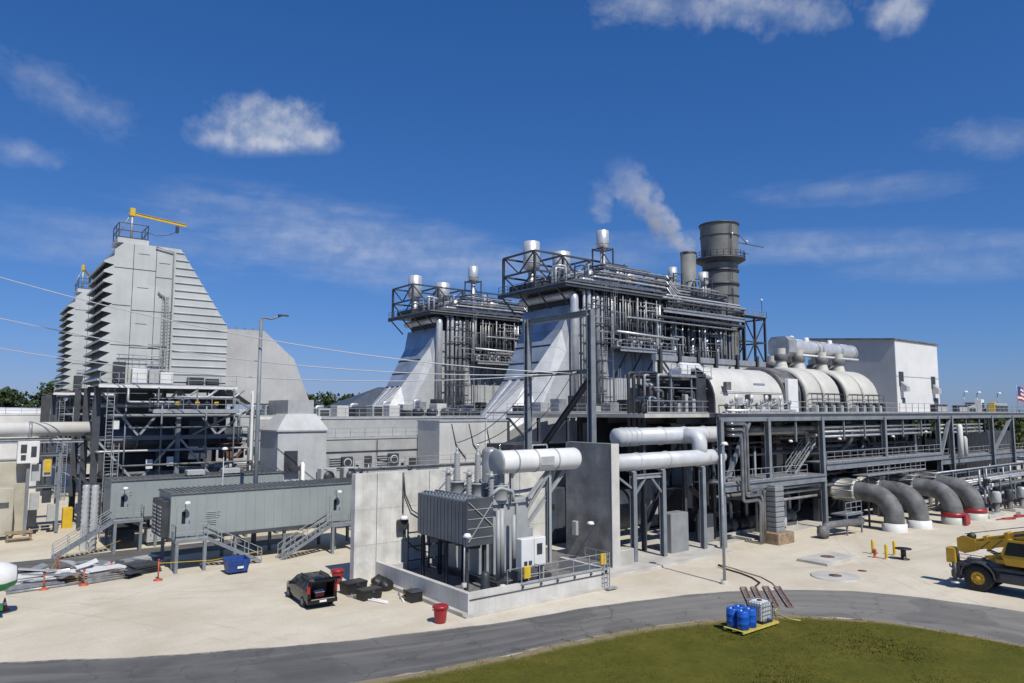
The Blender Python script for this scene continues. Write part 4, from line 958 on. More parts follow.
# ================================================================== heat recovery boilers
def hrsg():
    t = T('recovery_boiler','nearer tall silver recovery boiler with sloped inlet duct and rooftop silencers','boiler',(82,85,.1))
    S = [(59.5,[(84.2,9.9),(85.8,9.9),(88.3,7.6),(87.3,4),(82.7,4),(81.7,7.6)]),
         (60.6,[(84.1,10.9),(85.9,10.9),(88.6,8.2),(87.5,4),(82.5,4),(81.4,8.2)]),
         (66.8,[(82,16.7),(88,16.7),(90.3,11.5),(90.3,3),(79.7,3),(79.7,11.5)]),
         (71.9,[(80.1,24.4),(89.9,24.4),(91,21),(91,3),(79,3),(79,21)]),(73.1,[(79.2,28.2),(90.8,28.2),(91,26),(91,3),(79,3),(79,26)])]
    d = B(t,'inlet_duct',M.case)
    vs = [(u,*p) for u,r in S for p in r]; fs = [tuple(range(5,-1,-1))]
    for i in range(4):
        for k in range(6):
            if (i,k) in ((1,0),(2,0),(3,0)): continue
            fs.append((i*6+k,i*6+(k+1)%6,(i+1)*6+(k+1)%6,(i+1)*6+k))
    d.add(vs,fs)
    B(t,'duct_face',M.caseb).add([(66.8,82,16.7),(66.8,88,16.7),(71.9,89.9,24.4),(71.9,80.1,24.4)],[(0,1,2,3)])
    B(t,'duct_face',M.caseb).add([(71.9,80.1,24.4),(71.9,89.9,24.4),(73.1,90.8,28.2),(73.1,79.2,28.2)],[(0,1,2,3)])
    B(t,'duct_face',M.alud).add([(60.6,84.1,10.9),(60.6,85.9,10.9),(66.8,88,16.7),(66.8,82,16.7)],[(0,1,2,3)])
    for a,b in ((84.25,82.3),(84.8,84.0),(85.4,86.0)):
        B(t,'cladding_strip',M.alu).beam((60.7,a,11.05),(66.7,b,16.75),.7 if a<85 else .55,.16)
    sm = B(t,'duct_seam',M.boxd)
    for f in (0,.34,.68): 
        u=66.8+5.1*f; z=16.7+7.7*f; sm.beam((u-.06,82-1.9*f,z+.06),(u-.06,88+1.9*f,z+.06),.14)
    c = B(t,'casing',M.case); c.box(73.103,79,3,92,91,27.6)
    B(t,'upper_shade_panel',M.boxd).box(76.6,78.82,21.95,91.95,78.98,27.55)  # near-black sheet: shade under the platform overhang painted onto the casing
    st = B(t,'stiffener',M.case)
    for u in (73.9,76.2,80.2,86.2): st.ibeam((u,78.93,3),(u,78.93,27.3),.14,.13)
    for z in (8,13.6,17.5,21.3): st.box(76.4,78.86,z,91.9,78.997,z+.14)
    
    # rear, darker catalyst and economiser section with its columns
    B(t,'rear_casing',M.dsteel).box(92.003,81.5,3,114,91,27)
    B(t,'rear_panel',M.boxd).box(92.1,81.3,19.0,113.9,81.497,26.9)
    for k,u in enumerate((92.6,96.6,100.6,104.6,108.6,112.6)):
        B(t,'column',M.steel if k%2 else M.dsteel).ibeam((u,79.3,.1),(u,79.3,28.4),.45,.5)
    for k,u in enumerate((94,95.0,98.4,99.4,102.2,103.3,106.6,107.4,110.4)):
        B(t,'riser_pipe',M.alu if k%3 else M.gpipe).tube([(u,80.3,12),(u,80.3,28.6)],.22+.1*(k%3),10)
    for k in range(4): B(t,'riser_pipe',M.alud).pipe([(95+k*4.4,80.0,15),(95+k*4.4,80.0,24.5-k*.3),(97.5+k*4.4,80.0,24.5-k*.3),(97.5+k*4.4,80.0,28)],.16,8)
    # front downcomers
    B(t,'main_pipe',M.alu).pipe([(72.9,91,29.7),(72.9,78.3,29.7),(72.9,78.3,12)],.62,16,1.0)
    for k,(u,r,z) in enumerate(((74.7,.24,29.4),(75.7,.36,29.6),(76.6,.16,28.6),(77.5,.42,29),(78.5,.2,28.8),(80.9,.14,28.2),(91.3,.3,28.4))):
        B(t,'downcomer',M.alu if k%4!=3 else M.alud).pipe([(u,80,z+1.4),(u,78.1,z+1),(u,78.1,12)],r,10)
    for z in (14.6,17.1,19.7,22.3,25): B(t,'pipe_guide',M.dsteel).beam((73.6,77.8,z),(79,77.8,z),.12,.18)
    for k,u in enumerate((84.0,86.4,88.4)): B(t,'small_pipe',M.galv).tube([(u,78.6,12.2),(u,78.6,20.9)],.06,6)
    for k,u in enumerate((79.8,81,82.6,83.6,84.4,86,87.2,88.2,90.6)): B(t,'small_pipe',M.alud).tube([(u,77.9-.2*(k%3),24.4),(u,77.9-.2*(k%3),30.2)],.09+.05*(k%2),6)
    # middle platform
    B(t,'platform',M.grate).box(80.3,75.9,21.7,94,79,21.85); B(t,'platform_beam',M.galv).ibeam((80.3,75.95,21.5),(94,75.95,21.5),.3,.5)
    B(t,'railing',M.galv).rail([(80.4,78.8,21.85),(80.4,76,21.85),(93.9,76,21.85),(93.9,78.8,21.85)],1.2,.06,1.4)
    B(t,'header_pipe',M.alu).tube([(80,76.4,24.3),(94.6,76.4,23.9)],.2,10)
    for u in (82,85.4,88.8,92): B(t,'strut',M.dsteel).beam((u,76.0,21.4),(u,78.9,17.4),.22)
    q = random.Random(11)
    for k in range(8): 
        u=80.9+k*1.6; a=B(t,'valve_station',(M.box,M.boxd,M.alud)[k%3]); a.bbox(u,77.2,21.85,u+.8,78.2,22.6+q.random(),.06); a.lathe((u+.4,76.9,22.9),[(0,-.05),(.28,-.05),(.28,.05),(0,.05)],10,'y')
    # low platform round the boiler (deck level)
    B(t,'platform',M.grate).box(56.5,73.6,11.75,92,78,11.9); B(t,'platform_beam',M.steel).ibeam((56.5,73.65,11.45),(92,73.65,11.45),.35,.6)
    B(t,'railing',M.galv).rail([(56.6,73.7,11.9),(91.9,73.7,11.9)],1.15,.055,1.8)
    for u in (56.8,62,67.2,72.4,77.6,82.8,88,91.8): B(t,'column',M.dsteel).ibeam((u,73.8,.1),(u,73.8,11.2),.35,.4)
    for a,b in ((57,62),(67.3,62.1),(72.5,77.5),(83,88)): B(t,'brace',M.dsteel).beam((a,73.9,11.1),(b,73.9,6.5),.24)
    for k in range(9):
        u=60+k*3.4; B(t,'skid_unit',(M.boxd,M.box,M.alud)[k%3]).bbox(u,75,11.9,u+1.4+.4*(k%2),77,12.8+.5*(k%4),.06)
    # roof: main platform, truss frame, silencers, drums, dense pipe banks
    Z=31.0
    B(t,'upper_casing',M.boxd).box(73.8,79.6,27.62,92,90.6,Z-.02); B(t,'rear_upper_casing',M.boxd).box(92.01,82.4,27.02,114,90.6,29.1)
    B(t,'platform',M.grate).box(70.2,77.3,Z,93,94,Z+.2); B(t,'platform_beam',M.galv).ibeam((72.5,77.35,Z+.55),(93,77.35,Z+.75),.2,.2); B(t,'platform_beam',M.dsteel).ibeam((70.2,77.35,Z-.25),(93,77.35,Z-.25),.35,.5); B(t,'platform_beam',M.dsteel).ibeam((70.25,77.3,Z-.25),(70.25,94,Z-.25),.35,.5)
    for v in (79.5,84,88.5,93): B(t,'platform_bracket',M.dsteel).beam((70.3,v,Z-.3),(73.2,v,Z-3.0),.2)
    B(t,'railing',M.dsteel).rail([(70.3,93.9,Z+.2),(70.3,77.4,Z+.2),(92.9,77.4,Z+.2)],1.15,.06,1.3)
    B(t,'platform',M.grate).box(92.003,77.3,29.0,115,90,29.2); B(t,'platform_beam',M.galv).ibeam((92.2,77.35,28.75),(115,77.35,28.75),.35,.6)
    B(t,'railing',M.galv).rail([(93,77.4,29.2),(114.9,77.4,29.2),(114.9,90,29.2)],1.15,.06,1.5)
    B(t,'platform',M.grate).box(92.2,79.4,32.3,113,90,32.45); B(t,'platform_beam',M.dsteel).ibeam((92.2,79.45,32.1),(113,79.45,32.1),.3,.4)
    B(t,'railing',M.dsteel).rail([(92.3,79.5,32.45),(112.9,79.5,32.45),(112.9,89.9,32.45)],1.15,.06,1.5)
    for u in (92.6,96,99.4,102.8,106.2,109.6,112.8):
        for v in (79.6,84.8,89.6): B(t,'tier_post',M.dsteel).ibeam((u,v,29.2),(u,v,32.2),.25,.28)
    for k,u in enumerate((92.6,96,99.4,102.8,106.2,109.6)): B(t,'tier_brace',M.dsteel).beam((u,79.6,29.3 if k%2 else 32.1),(u+3.4,79.6,32.1 if k%2 else 29.3),.16)
    for u in (70.9,76.9,82.9):
        for v in (85.2,93.3): B(t,'frame_post',M.dsteel).ibeam((u,v,Z+.2),(u,v,37.3),.34,.36)
    for v in (85.2,93.3):
        for z in (34.2,37.3): B(t,'frame_beam',M.dsteel).beam((70.9,v,z),(92,v,z),.28)
    for u in (70.9,76.9,82.9):
        for z in (34.2,37.3): B(t,'frame_beam',M.dsteel).beam((u,85.2,z),(u,93.3,z),.28)
    for u in (70.9,76.9):
        for z0,z1 in ((34.2,37.3),(31.2,34.2)):
            B(t,'frame_brace',M.dsteel).beam((u,85.3,z1),(u,89.2,z0),.18); B(t,'frame_brace',M.dsteel).beam((u,93.2,z1),(u,89.2,z0),.18)
    for a_,b_ in ((70.9,73.9),(76.9,73.9),(76.9,79.9),(82.9,79.9)): B(t,'frame_brace',M.dsteel).beam((a_,85.2,37.2),(b_,85.2,34.2),.18)
    for u,v,r,z0,z1 in ((74.2,90,1.4,35.0,40.0),(81.2,90.4,1.55,35.2,39.3),(84.4,83.6,1.05,38.6,42.2)):
        sl = B(t,'silencer',M.alu); sl.lathe((u,v,z0),[(0,0),(r*.5,.1),(r,.6),(r,z1-z0-.05),(r*.93,z1-z0),(r*.9,z1-z0-.3),(0,z1-z0-.3)],22)
        B(sl,'inlet_pipe',M.alu).tube([(u,v,Z),(u,v,z0+.1)],r*.42,12)
        B(sl,'band',M.alud).lathe((u,v,z0),[(r,1.3),(r+.05,1.3),(r+.05,1.45),(r,1.45)],22)
    for u in (83.2,85.6):
        for v in (82.4,84.8): B(t,'silencer_post',M.dsteel).beam((u,v,Z),(u,v,39.2),.2)
    for z in (33.4,36.2,39):
        for a_,b_ in (((83.2,82.4),(85.6,82.4)),((83.2,84.8),(85.6,84.8)),((83.2,82.4),(83.2,84.8)),((85.6,82.4),(85.6,84.8))): B(t,'silencer_beam',M.dsteel).beam((*a_,z),(*b_,z),.16)
    B(t,'silencer_beam',M.dsteel).beam((83.2,82.4,33.4),(85.6,82.4,35.8),.12); B(t,'silencer_beam',M.dsteel).beam((85.6,82.4,35.8),(83.2,82.4,38.2),.12)
    for u,r,h in ((86.6,.35,5.2),(87.5,.28,4.8),(88.2,.3,4.0)): B(t,'vent_pipe',M.alu).tube([(u,82.5,Z),(u,82.5,Z+h)],r,12)
    for u,z,r in ((77.6,33.2,1.0),(86.9,33.6,1.35),(99,31.0,.95)):
        dr = B(t,'steam_drum',M.alu); dr.lathe((u,79.6,z),[(0,-.5),(r*.6,-.35),(r*.92,-.1),(r,.15),(r,10.4),(r*.6,10.8),(0,10.9)],22,'y')
        B(dr,'manway',M.alud).lathe((u,79.1,z),[(0,-.25),(r*.35,-.25),(r*.35,.2)],14,'y')
    for k,(z,v,r,u0,u1) in enumerate(((32.5,77.1,.16,76,92.6),(33.0,77.0,.2,77,93.4),(33.5,77.2,.15,77.5,93),(34.0,77.0,.18,78,93.6),(34.5,77.4,.14,79,92),(32.0,77.6,.24,74,92),(35.2,79.0,.16,80,91),(34.6,80.6,.22,88,98),(30.2,77.0,.2,93,114.4),(30.8,76.9,.24,92,114.8),(31.4,77.2,.16,93,113.5),(33.2,78.8,.18,92,112),(33.9,79.2,.14,93,110),(27.6,77.3,.28,91,115),(26.9,77.6,.18,84,113))):
        B(t,'roof_pipe',(M.alu,M.gpipe,M.alud,M.dsteel,M.alud)[k%5]).pipe([(u0,v+3,z),(u0,v,z),(u1,v,z),(u1,v+2.5,z-.6)],r,9)
    for k in range(5):
        z=32.6+.5*k; B(t,'roof_pipe',M.alud if k%2 else M.alu).pipe([(92.8,77.2,z),(95.5,77.2,z-2.2),(99,77.2,z-2.2)],.13,8)
    for k in range(7): B(t,'equipment_block',(M.boxd,M.dsteel,M.boxd,M.alud,M.dsteel,M.boxd,M.dsteel)[k]).bbox(75.6+k*2.4,81.0+(k%2),Z+.2,77.6+k*2.4,84.5,Z+2.0+.5*(k%3),.08)
    for k in range(5): B(t,'equipment_block',(M.boxd,M.dsteel)[k%2]).bbox(71.4+k*2.2,86.2,Z+.2,73.2+k*2.2,92.5,Z+1.5+.5*(k%2),.08)
    for k in range(6):
        B(t,'equipment_block',(M.dsteel,M.boxd)[k%2]).bbox(93.4+k*3.3,80.4,29.2,95.8+k*3.3,86,31.6,.08)
        B(t,'equipment_block',(M.boxd,M.dsteel,M.alud)[k%3]).bbox(93.6+k*3.3,81.6,32.45,95.4+k*3.3,86,33.8+.6*(k%3),.08)
    q = random.Random(21)
    for k in range(30):
        u=q.uniform(72,92); v=q.uniform(78.5,92); h=q.uniform(1.2,3.8)
        B(t,'small_riser',(M.galv,M.dsteel,M.alud,M.alu)[k%4]).pipe([(u,v,Z+.2),(u,v,Z+h),(u+(k%7-3)*.7,v,Z+h),(u+(k%7-3)*.7,v+1.5,Z+h-.1),(u+(k%7-3)*.7,v+1.5,Z+.4)],q.uniform(.07,.2),8)
    for k in range(26):
        u=q.uniform(93,113); v=q.uniform(79.8,89); h=q.uniform(1.2,4.0)
        B(t,'small_riser',(M.dsteel,M.galv,M.alud,M.boxd)[k%4]).pipe([(u,v,32.45),(u,v,32.45+h),(u+(k%7-3)*.7,v,32.4+h),(u+(k%7-3)*.7,v+1.5,32.3+h),(u+(k%7-3)*.7,v+1.5,32.6)],q.uniform(.07,.2),8)
    for k in range(18):
        u=q.uniform(72,113); v=q.uniform(78,84); B(t,'lattice_post',M.dsteel).beam((u,v,Z if u<92 else 29.2),(u,v,q.uniform(34,36.4)),.13)
    for k in range(14):
        u=72+k*1.5; v=78.2+(k%3)*.8; B(t,'lattice_beam',M.dsteel).beam((u,v,32.4+.45*(k%4)),(u+3.2,v,32.4+.45*(k%4)),.12)
    for k in range(34):
        u=q.uniform(75,91); z=q.uniform(22.4,30.4); l=q.uniform(1.5,6)
        B(t,'pipe_bank',(M.dsteel,M.alud,M.galv,M.gpipe)[k%4]).pipe([(u,80,z),(u,q.uniform(77.6,78.5),z),(u+l,78.0,z),(u+l,78.0,z-q.uniform(.8,4.5))],q.uniform(.06,.14),8)
    for k in range(30):
        u=q.uniform(93,112); z=q.uniform(21,28.6); l=q.uniform(1.5,6)
        B(t,'pipe_bank',(M.dsteel,M.alud,M.galv,M.gpipe)[k%4]).pipe([(u,81.2,z),(u,q.uniform(78.4,79.8),z),(u+l,79.0,z),(u+l,79.0,z-q.uniform(.8,4.5))],q.uniform(.06,.15),8)
    for k in range(18):
        u=75.8+k*.95; B(t,'hanging_pipe',(M.dsteel,M.alu,M.gpipe,M.galv)[k%4]).tube([(u,78.3-.3*(k%2),22),(u,78.3-.3*(k%2),30.8)],.06+.05*(k%3),7)
    for k in range(14):
        u=92.8+k*1.55; B(t,'hanging_pipe',(M.alu,M.dsteel,M.gpipe,M.alud)[k%4]).tube([(u,79.0,19.5),(u,79.0,28.9)],.08+.06*(k%3),7)
    for u,v,r,z1 in ((101.6,83,.8,38.0),(109.8,82.5,.95,38.0)):
        sl = B(t,'silencer',M.alu); sl.lathe((u,v,35.4),[(0,0),(r*.6,.1),(r,.4),(r,z1-35.4),(r*.9,z1-35.4),(0,z1-35.6)],20)
        B(sl,'inlet_pipe',M.alu).tube([(u,v,32.4),(u,v,35.5)],r*.6,12)
        for a_ in (-1.1,1.1):
            for b_ in (-1.1,1.1): B(t,'silencer_post',M.dsteel).beam((u+a_,v+b_,32.45),(u+a_,v+b_,36.8),.16)
        for z in (34,36.7):
            B(t,'silencer_beam',M.dsteel).beam((u-1.1,v-1.1,z),(u+1.1,v-1.1,z),.16); B(t,'silencer_beam',M.dsteel).beam((u-1.1,v+1.1,z),(u+1.1,v+1.1,z),.16)
    B(t,'ladder',M.galv).ladder((80.2,77.5,21.9),32,(1,0,0),.6,(0,-1,0)); B(t,'ladder',M.galv).ladder((82.0,77.9,12),21.7,(1,0,0),.55); B(t,'ladder',M.galv).ladder((78.9,77.7,12),30.8,(1,0,0),.55)
    for z in (14.2,17,19.8,22.6,25.4,28.2): B(t,'guide_frame',M.dsteel).beam((74.4,77.5,z),(80,77.5,z),.1,.16)
    for k in range(4): B(t,'cable_tray',M.dsteel).beam((92.5,79.05,18.8+k),(99,79.05,18.8+k),.1,.18)
    # shaded under-structure
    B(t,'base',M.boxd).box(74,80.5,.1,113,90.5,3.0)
    return t
hr = hrsg()
dup(hr,(82,123,.1),label='farther silver recovery boiler with sloped inlet duct, behind and left of the nearer one')
t = T('exhaust_stack','huge dark grey exhaust stack with a flared rim and ring platform','stack',(118.6,85,0))
s = B(t,'shell',M.stack); s.lathe((118.6,85,0),[(3.35,0),(3.35,39.5),(3.55,42.5),(3.7,48.6),(3.8,49),(3.6,49),(3.45,48.2),(3.2,40),(0,39.9)],40)
for z in (36.6,39.3): B(t,'stiffening_ring',M.dsteel).lathe((118.6,85,z),[(3.3,0),(3.62,0),(3.62,.45),(3.3,.45)],40)
for z in (34.4,46.4): B(t,'stiffening_ring',M.dsteel).lathe((118.6,85,z),[(3.35,0),(3.78 if z>45 else 3.55,0),(3.78 if z>45 else 3.55,.2),(3.35,.2)],40)
B(t,'rim',M.dsteel).lathe((118.6,85,48.75),[(3.7,0),(3.92,0),(3.92,.3),(3.7,.3)],40)
B(t,'platform',M.dsteel).lathe((118.6,85,41.7),[(3.4,-.8),(4.9,0),(4.9,.25),(3.4,.25)],40)
B(t,'platform_railing',M.dsteel).rail([(118.6+4.8*math.cos(a),85+4.8*math.sin(a),41.95) for a in [k*PI/12 for k in range(25)]],1.2,.07,3)
B(t,'davit',M.dsteel).beam((122.4,84,46.0),(128.0,81.2,45.2),.16); B(t,'davit',M.dsteel).beam((122.2,84,44.2),(125.0,82.6,43.6),.12); B(t,'davit_stay',M.dsteel).beam((122.3,84,48.6),(124.8,82.8,45.7),.1)
B(t,'ladder',M.dsteel).ladder((117.2,81.35,34),48.6,(1,0,0),.6); 
for u,v,z in ((117.4,81.1,46.2),(124.4,82.6,45.9)): B(t,'beacon',M.lamp).lathe((u,v,z),[(0,0),(.18,.05),(.18,.4),(0,.5)],10)
t = T('auxiliary_stack','small plain dark chimney giving off white steam left of the big stack','chimney',(110,85,28.9))
B(t,'shell',M.stack).lathe((110,86,28.95),[(1.45,0),(1.45,13.6),(1.3,13.6),(1.3,12),(0,12)],24); 
B(t,'cap_ring',M.dsteel).lathe((110,86,42.4),[(1.45,-.3),(1.53,-.3),(1.53,.05),(1.3,.05)],24)
t = T('stair_tower','open dark steel braced tower right of the exhaust stack','stair tower',(125,83,0))
for u in (119.4,122.9,126.4):
    for v in (80.5,85.5): B(t,'column',M.dsteel).ibeam((u,v,.1),(u,v,30.6),.35,.4)
for z in (12,16.5,21,25.5,30.2):
    for v in (80.5,85.5): B(t,'beam',M.dsteel).beam((119.4,v,z),(126.4,v,z),.28)
    for u in (119.4,126.4): B(t,'beam',M.dsteel).beam((u,80.5,z),(u,85.5,z),.28)
for k,z in enumerate((12,16.5,21,25.5)):
    for a,b in ((119.4,122.9),(126.4,122.9)): 
        B(t,'brace',M.dsteel).beam((a,80.5,z+(4.5 if k%2 else 0)),(b,80.5,z+(0 if k%2 else 4.5)),.2); B(t,'brace',M.dsteel).beam((a,85.5,z+(0 if k%2 else 4.5)),(b,85.5,z+(4.5 if k%2 else 0)),.2)
B(t,'platform',M.dsteel).box(115.2,80.0,30.4,126.6,81.6,30.6); B(t,'railing',M.galv).rail([(115.4,80.1,30.6),(126.5,80.1,30.6),(126.5,81.6,30.6)],1.15,.06,1.6)
B(t,'lamp',M.lamp).lathe((125.6,80.5,33.8),[(0,0),(.2,.05),(.2,.4),(0,.5)],10); B(t,'lamp_post',M.dsteel).beam((125.6,80.5,30.6),(125.6,80.5,33.8),.08)
# steam
def plume(name,label,a,b,ra,rb,dens,thr,fade):
    """steam: a closed box of air; its density thins out from a drifting axis, broken up by noise"""
    a=Vector(a); b=Vector(b); L_=(b-a).length; d=(b-a)/L_
    m = bpy.data.materials.new('steam'); m.use_nodes=True; nt=m.node_tree; nt.nodes.remove(nt.nodes['Principled BSDF']); L=nt.links.new
    v=_n(nt,'ShaderNodeVolumePrincipled'); v.inputs['Color'].default_value=(.97,.975,.98,1); v.inputs['Anisotropy'].default_value=.1
    def mth(op,x,y=None,z=None,clamp=False):
        n_=_n(nt,'ShaderNodeMath',operation=op); n_.use_clamp=clamp
        for i,k in enumerate((x,y,z)):
            if k is None: continue
            if isinstance(k,(int,float)): n_.inputs[i].default_value=k
            else: L(k,n_.inputs[i])
        return n_.outputs[0]
    def vm(op,x,y):
        n_=_n(nt,'ShaderNodeVectorMath',operation=op)
        for i,k in enumerate((x,y)):
            if isinstance(k,Vector): n_.inputs[i].default_value=tuple(k)
            else: L(k,n_.inputs[i])
        return n_
    pos=_n(nt,'ShaderNodeNewGeometry').outputs['Position']
    wob=_n(nt,'ShaderNodeTexNoise'); wob.inputs['Scale'].default_value=.16; wob.inputs['Detail'].default_value=2; L(pos,wob.inputs['Vector'])
    wv=vm('SUBTRACT',wob.outputs['Color'],Vector((.5,.5,.5))).outputs[0]; wv=vm('MULTIPLY',wv,Vector((7,7,7))).outputs[0]
    rel=vm('SUBTRACT',vm('ADD',pos,wv).outputs[0],a).outputs[0]
    t_=mth('DIVIDE',vm('DOT_PRODUCT',rel,d).outputs['Value'],L_)
    along=_n(nt,'ShaderNodeVectorMath',operation='SCALE'); along.inputs[0].default_value=tuple(d*L_); L(t_,along.inputs['Scale'])
    dist=_n(nt,'ShaderNodeVectorMath',operation='LENGTH'); L(vm('SUBTRACT',rel,along.outputs[0]).outputs[0],dist.inputs[0])
    rad=mth('MULTIPLY_ADD',mth('MULTIPLY',t_,1.0,clamp=True),rb-ra,ra)
    f=mth('SUBTRACT',1.0,mth('DIVIDE',dist.outputs['Value'],rad))
    nz=_noise(nt,pos,.55,6,.66)
    den=mth('ADD',mth('MULTIPLY',f,.75),mth('MULTIPLY',mth('SUBTRACT',nz,.5),2.6))
    den=mth('MULTIPLY',mth('SUBTRACT',den,thr),dens,clamp=False); den=mth('MAXIMUM',den,0.)
    den=mth('MULTIPLY',den,mth('MULTIPLY',f,3.,clamp=True))
    den=mth('MULTIPLY',den,mth('MULTIPLY',mth('SUBTRACT',1.02,t_),fade,clamp=True)); den=mth('MULTIPLY',den,mth('MULTIPLY',mth('ADD',t_,.06),9.,clamp=True))
    L(den,v.inputs['Density']); L(v.outputs[0],nt.nodes['Material Output'].inputs['Volume'])
    k=rb*1.5; lo=Vector([min(a[i],b[i])-k for i in range(3)]); hi=Vector([max(a[i],b[i])+k for i in range(3)]); lo.z=a.z-.3
    ONE(name,m,label,'steam').box(*lo,*hi)
plume('steam_plume','white steam plume drifting up and left from the small dark chimney',(110.2,86,42.3),(90,86,55.4),2.0,4.4,.75,.06,1.6)
plume('steam_plume','faint detached puff of steam above the rooftop silencers',(107,105,52.0),(105.5,105,61.0),2.4,3.6,.18,.05,2.0)
# ================================================================== steam turbine deck
t = T('turbine_deck','long open grey steel turbine deck with columns, walkways and stairs','steel structure',(80,48,0))
B(t,'deck_slab',M.slab).box(58.6,39.6,11.45,142,60,11.8); B(t,'deck_slab',M.slab).box(48.5,43.1,11.45,58.597,60,11.8)
cols = (54.2,61.6,71.4,85.2,99.9,104.0,118.0,126.2,135,142)
for u in cols:
    for v in (39.3,48.5,57.5):
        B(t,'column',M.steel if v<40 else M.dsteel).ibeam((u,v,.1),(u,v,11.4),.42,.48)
B(t,'edge_beam',M.steel).ibeam((54,39.25,11.45),(142,39.25,11.45),.4,.72)
B(t,'edge_plate',M.galv).box(54,38.98,11.78,142,39.45,11.84)
for v in (44,48.5,53,57.5): B(t,'beam',M.dsteel).ibeam((54,v,11.1),(135,v,11.1),.35,.6)
for u in (57.8,66.5,76,80.6,90,95,109,113.5): B(t,'beam',M.dsteel).ibeam((u,39.3,11.15),(u,58,11.15),.3,.5); B(t,'hanger',M.steel).beam((u,39.3,9.0),(u,39.3,11.1),.16)
B(t,'walkway',M.grate).box(54.2,39.0,5.5,71.3,42.4,5.62); B(t,'walkway',M.grate).box(71.6,39.0,6.6,99.9,42.4,6.72); B(t,'walkway',M.grate).box(100,39.6,5.9,135,42.4,6.02)
B(t,'beam',M.steel).ibeam((54.2,39.0,5.2),(71.3,39.0,5.2),.35,.62); B(t,'beam',M.steel).ibeam((71.6,39.0,6.28),(99.9,39.0,6.28),.35,.66); B(t,'beam',M.steel).ibeam((100,39.5,5.55),(135,39.5,5.55),.35,.7)
B(t,'railing',M.galv).rail([(54.4,39.1,5.62),(61.4,39.1,5.62)],1.1,.05,1.5); B(t,'railing',M.galv).rail([(62,39.1,5.62),(68,39.1,5.62)],1.1,.05,1.5)
B(t,'railing',M.galv).rail([(71.8,39.1,6.72),(99.7,39.1,6.72)],1.1,.05,1.6); B(t,'railing',M.galv).rail([(100.2,39.7,6.02),(134.8,39.7,6.02)],1.1,.05,1.7)
B(t,'railing',M.galv).rail([(49,43.2,11.84),(58.5,43.2,11.84)],1.15,.05,1.7); B(t,'railing',M.galv).rail([(58.7,39.2,11.84),(141.8,39.2,11.84)],1.15,.05,1.7)
B(t,'railing',M.galv).rail([(100,59.8,11.84),(134.8,59.8,11.84)],1.15,.05,2.2)
s = B(t,'stair',M.galv); lo=(68.4,41.2,5.6); hi=(72.6,41.2,8.7); s.stair(lo,hi,1.0,(0,1,0)); B(s,'handrail',M.galv).stair_rail(lo,hi,1.0,(0,1,0))
for a,b,c,d in ((55.0,5.8,58.6,11.0),(100.3,6.2,103.6,11.0),(118.4,6.2,125.8,11.0),(54.5,5.0,60.8,.4),(87,6,98,.5)): B(t,'brace',M.steel if d>5 else M.dsteel).beam((a,39.35 if d>5 else 43,b),(c,39.35 if d>5 else 43,d),.34)
for a,b in ((54.5,61.3),(61.9,71.0)): B(t,'brace',M.dsteel).beam((a,48.5,.4),(b,48.5,10.8),.3)
q = random.Random(5)
for k in range(46):
    u0 = q.choice((60.5,62,71.7,72,85.5,86)); u1 = u0+q.uniform(8,26); v = q.uniform(39.9,47); z = q.choice((9.1,9.5,9.9,10.3,8.7,4.7,4.3,7.6,8.1,3.4,2.6))
    u1 = min(u1,99 if u0>70 else 84)
    B(t,'service_pipe',(M.alud,M.dsteel,M.gpipe,M.steel)[k%4]).pipe([(u0,v+q.uniform(0,4),z),(u0,v,z),(u1,v,z),(u1,v,z-q.uniform(1,4)),(u1,v+3,z-4)],q.uniform(.08,.26),9)
for k in range(34):
    u = q.uniform(55,98); v = q.uniform(41,50); z0=q.uniform(.1,5)
    B(t,'riser',(M.steel,M.dsteel,M.boxd,M.gpipe)[k%4]).tube([(u,v,z0),(u,v,q.uniform(8,11.4))],q.uniform(.08,.3),9)
for k,(u,v,w) in enumerate(((73.5,46,1.6),(79.4,49,1.6),(88.5,50,1.8),(62.5,50,1.6),(97,50,1.8))): B(t,'concrete_pier',M.conc).box(u,v,.1,u+w,v+1.8,11.1)
for u in (66,75.6,88,97): 
    l_ = B(t,'lamp',M.lamp); l_.lathe((u,39.6,9.0 if u<90 else 9.4),[(0,.2),(.15,.18),(.24,0),(0,-.05)],12)
for z,v in ((10.35,39.75),(9.85,39.85),(9.35,39.75)):
    B(t,'header_pipe',M.galv).tube([(71.9,v,z),(98.8,v,z)],.13,9); B(t,'header_pipe',M.galv).tube([(100.2,v,z-.1),(116,v,z-.1)],.13,9)
for z,v in ((4.6,39.5),(4.1,39.6),(3.4,39.9)): B(t,'header_pipe',M.alud).tube([(61.5,v,z),(71.0,v,z)],.13,9)
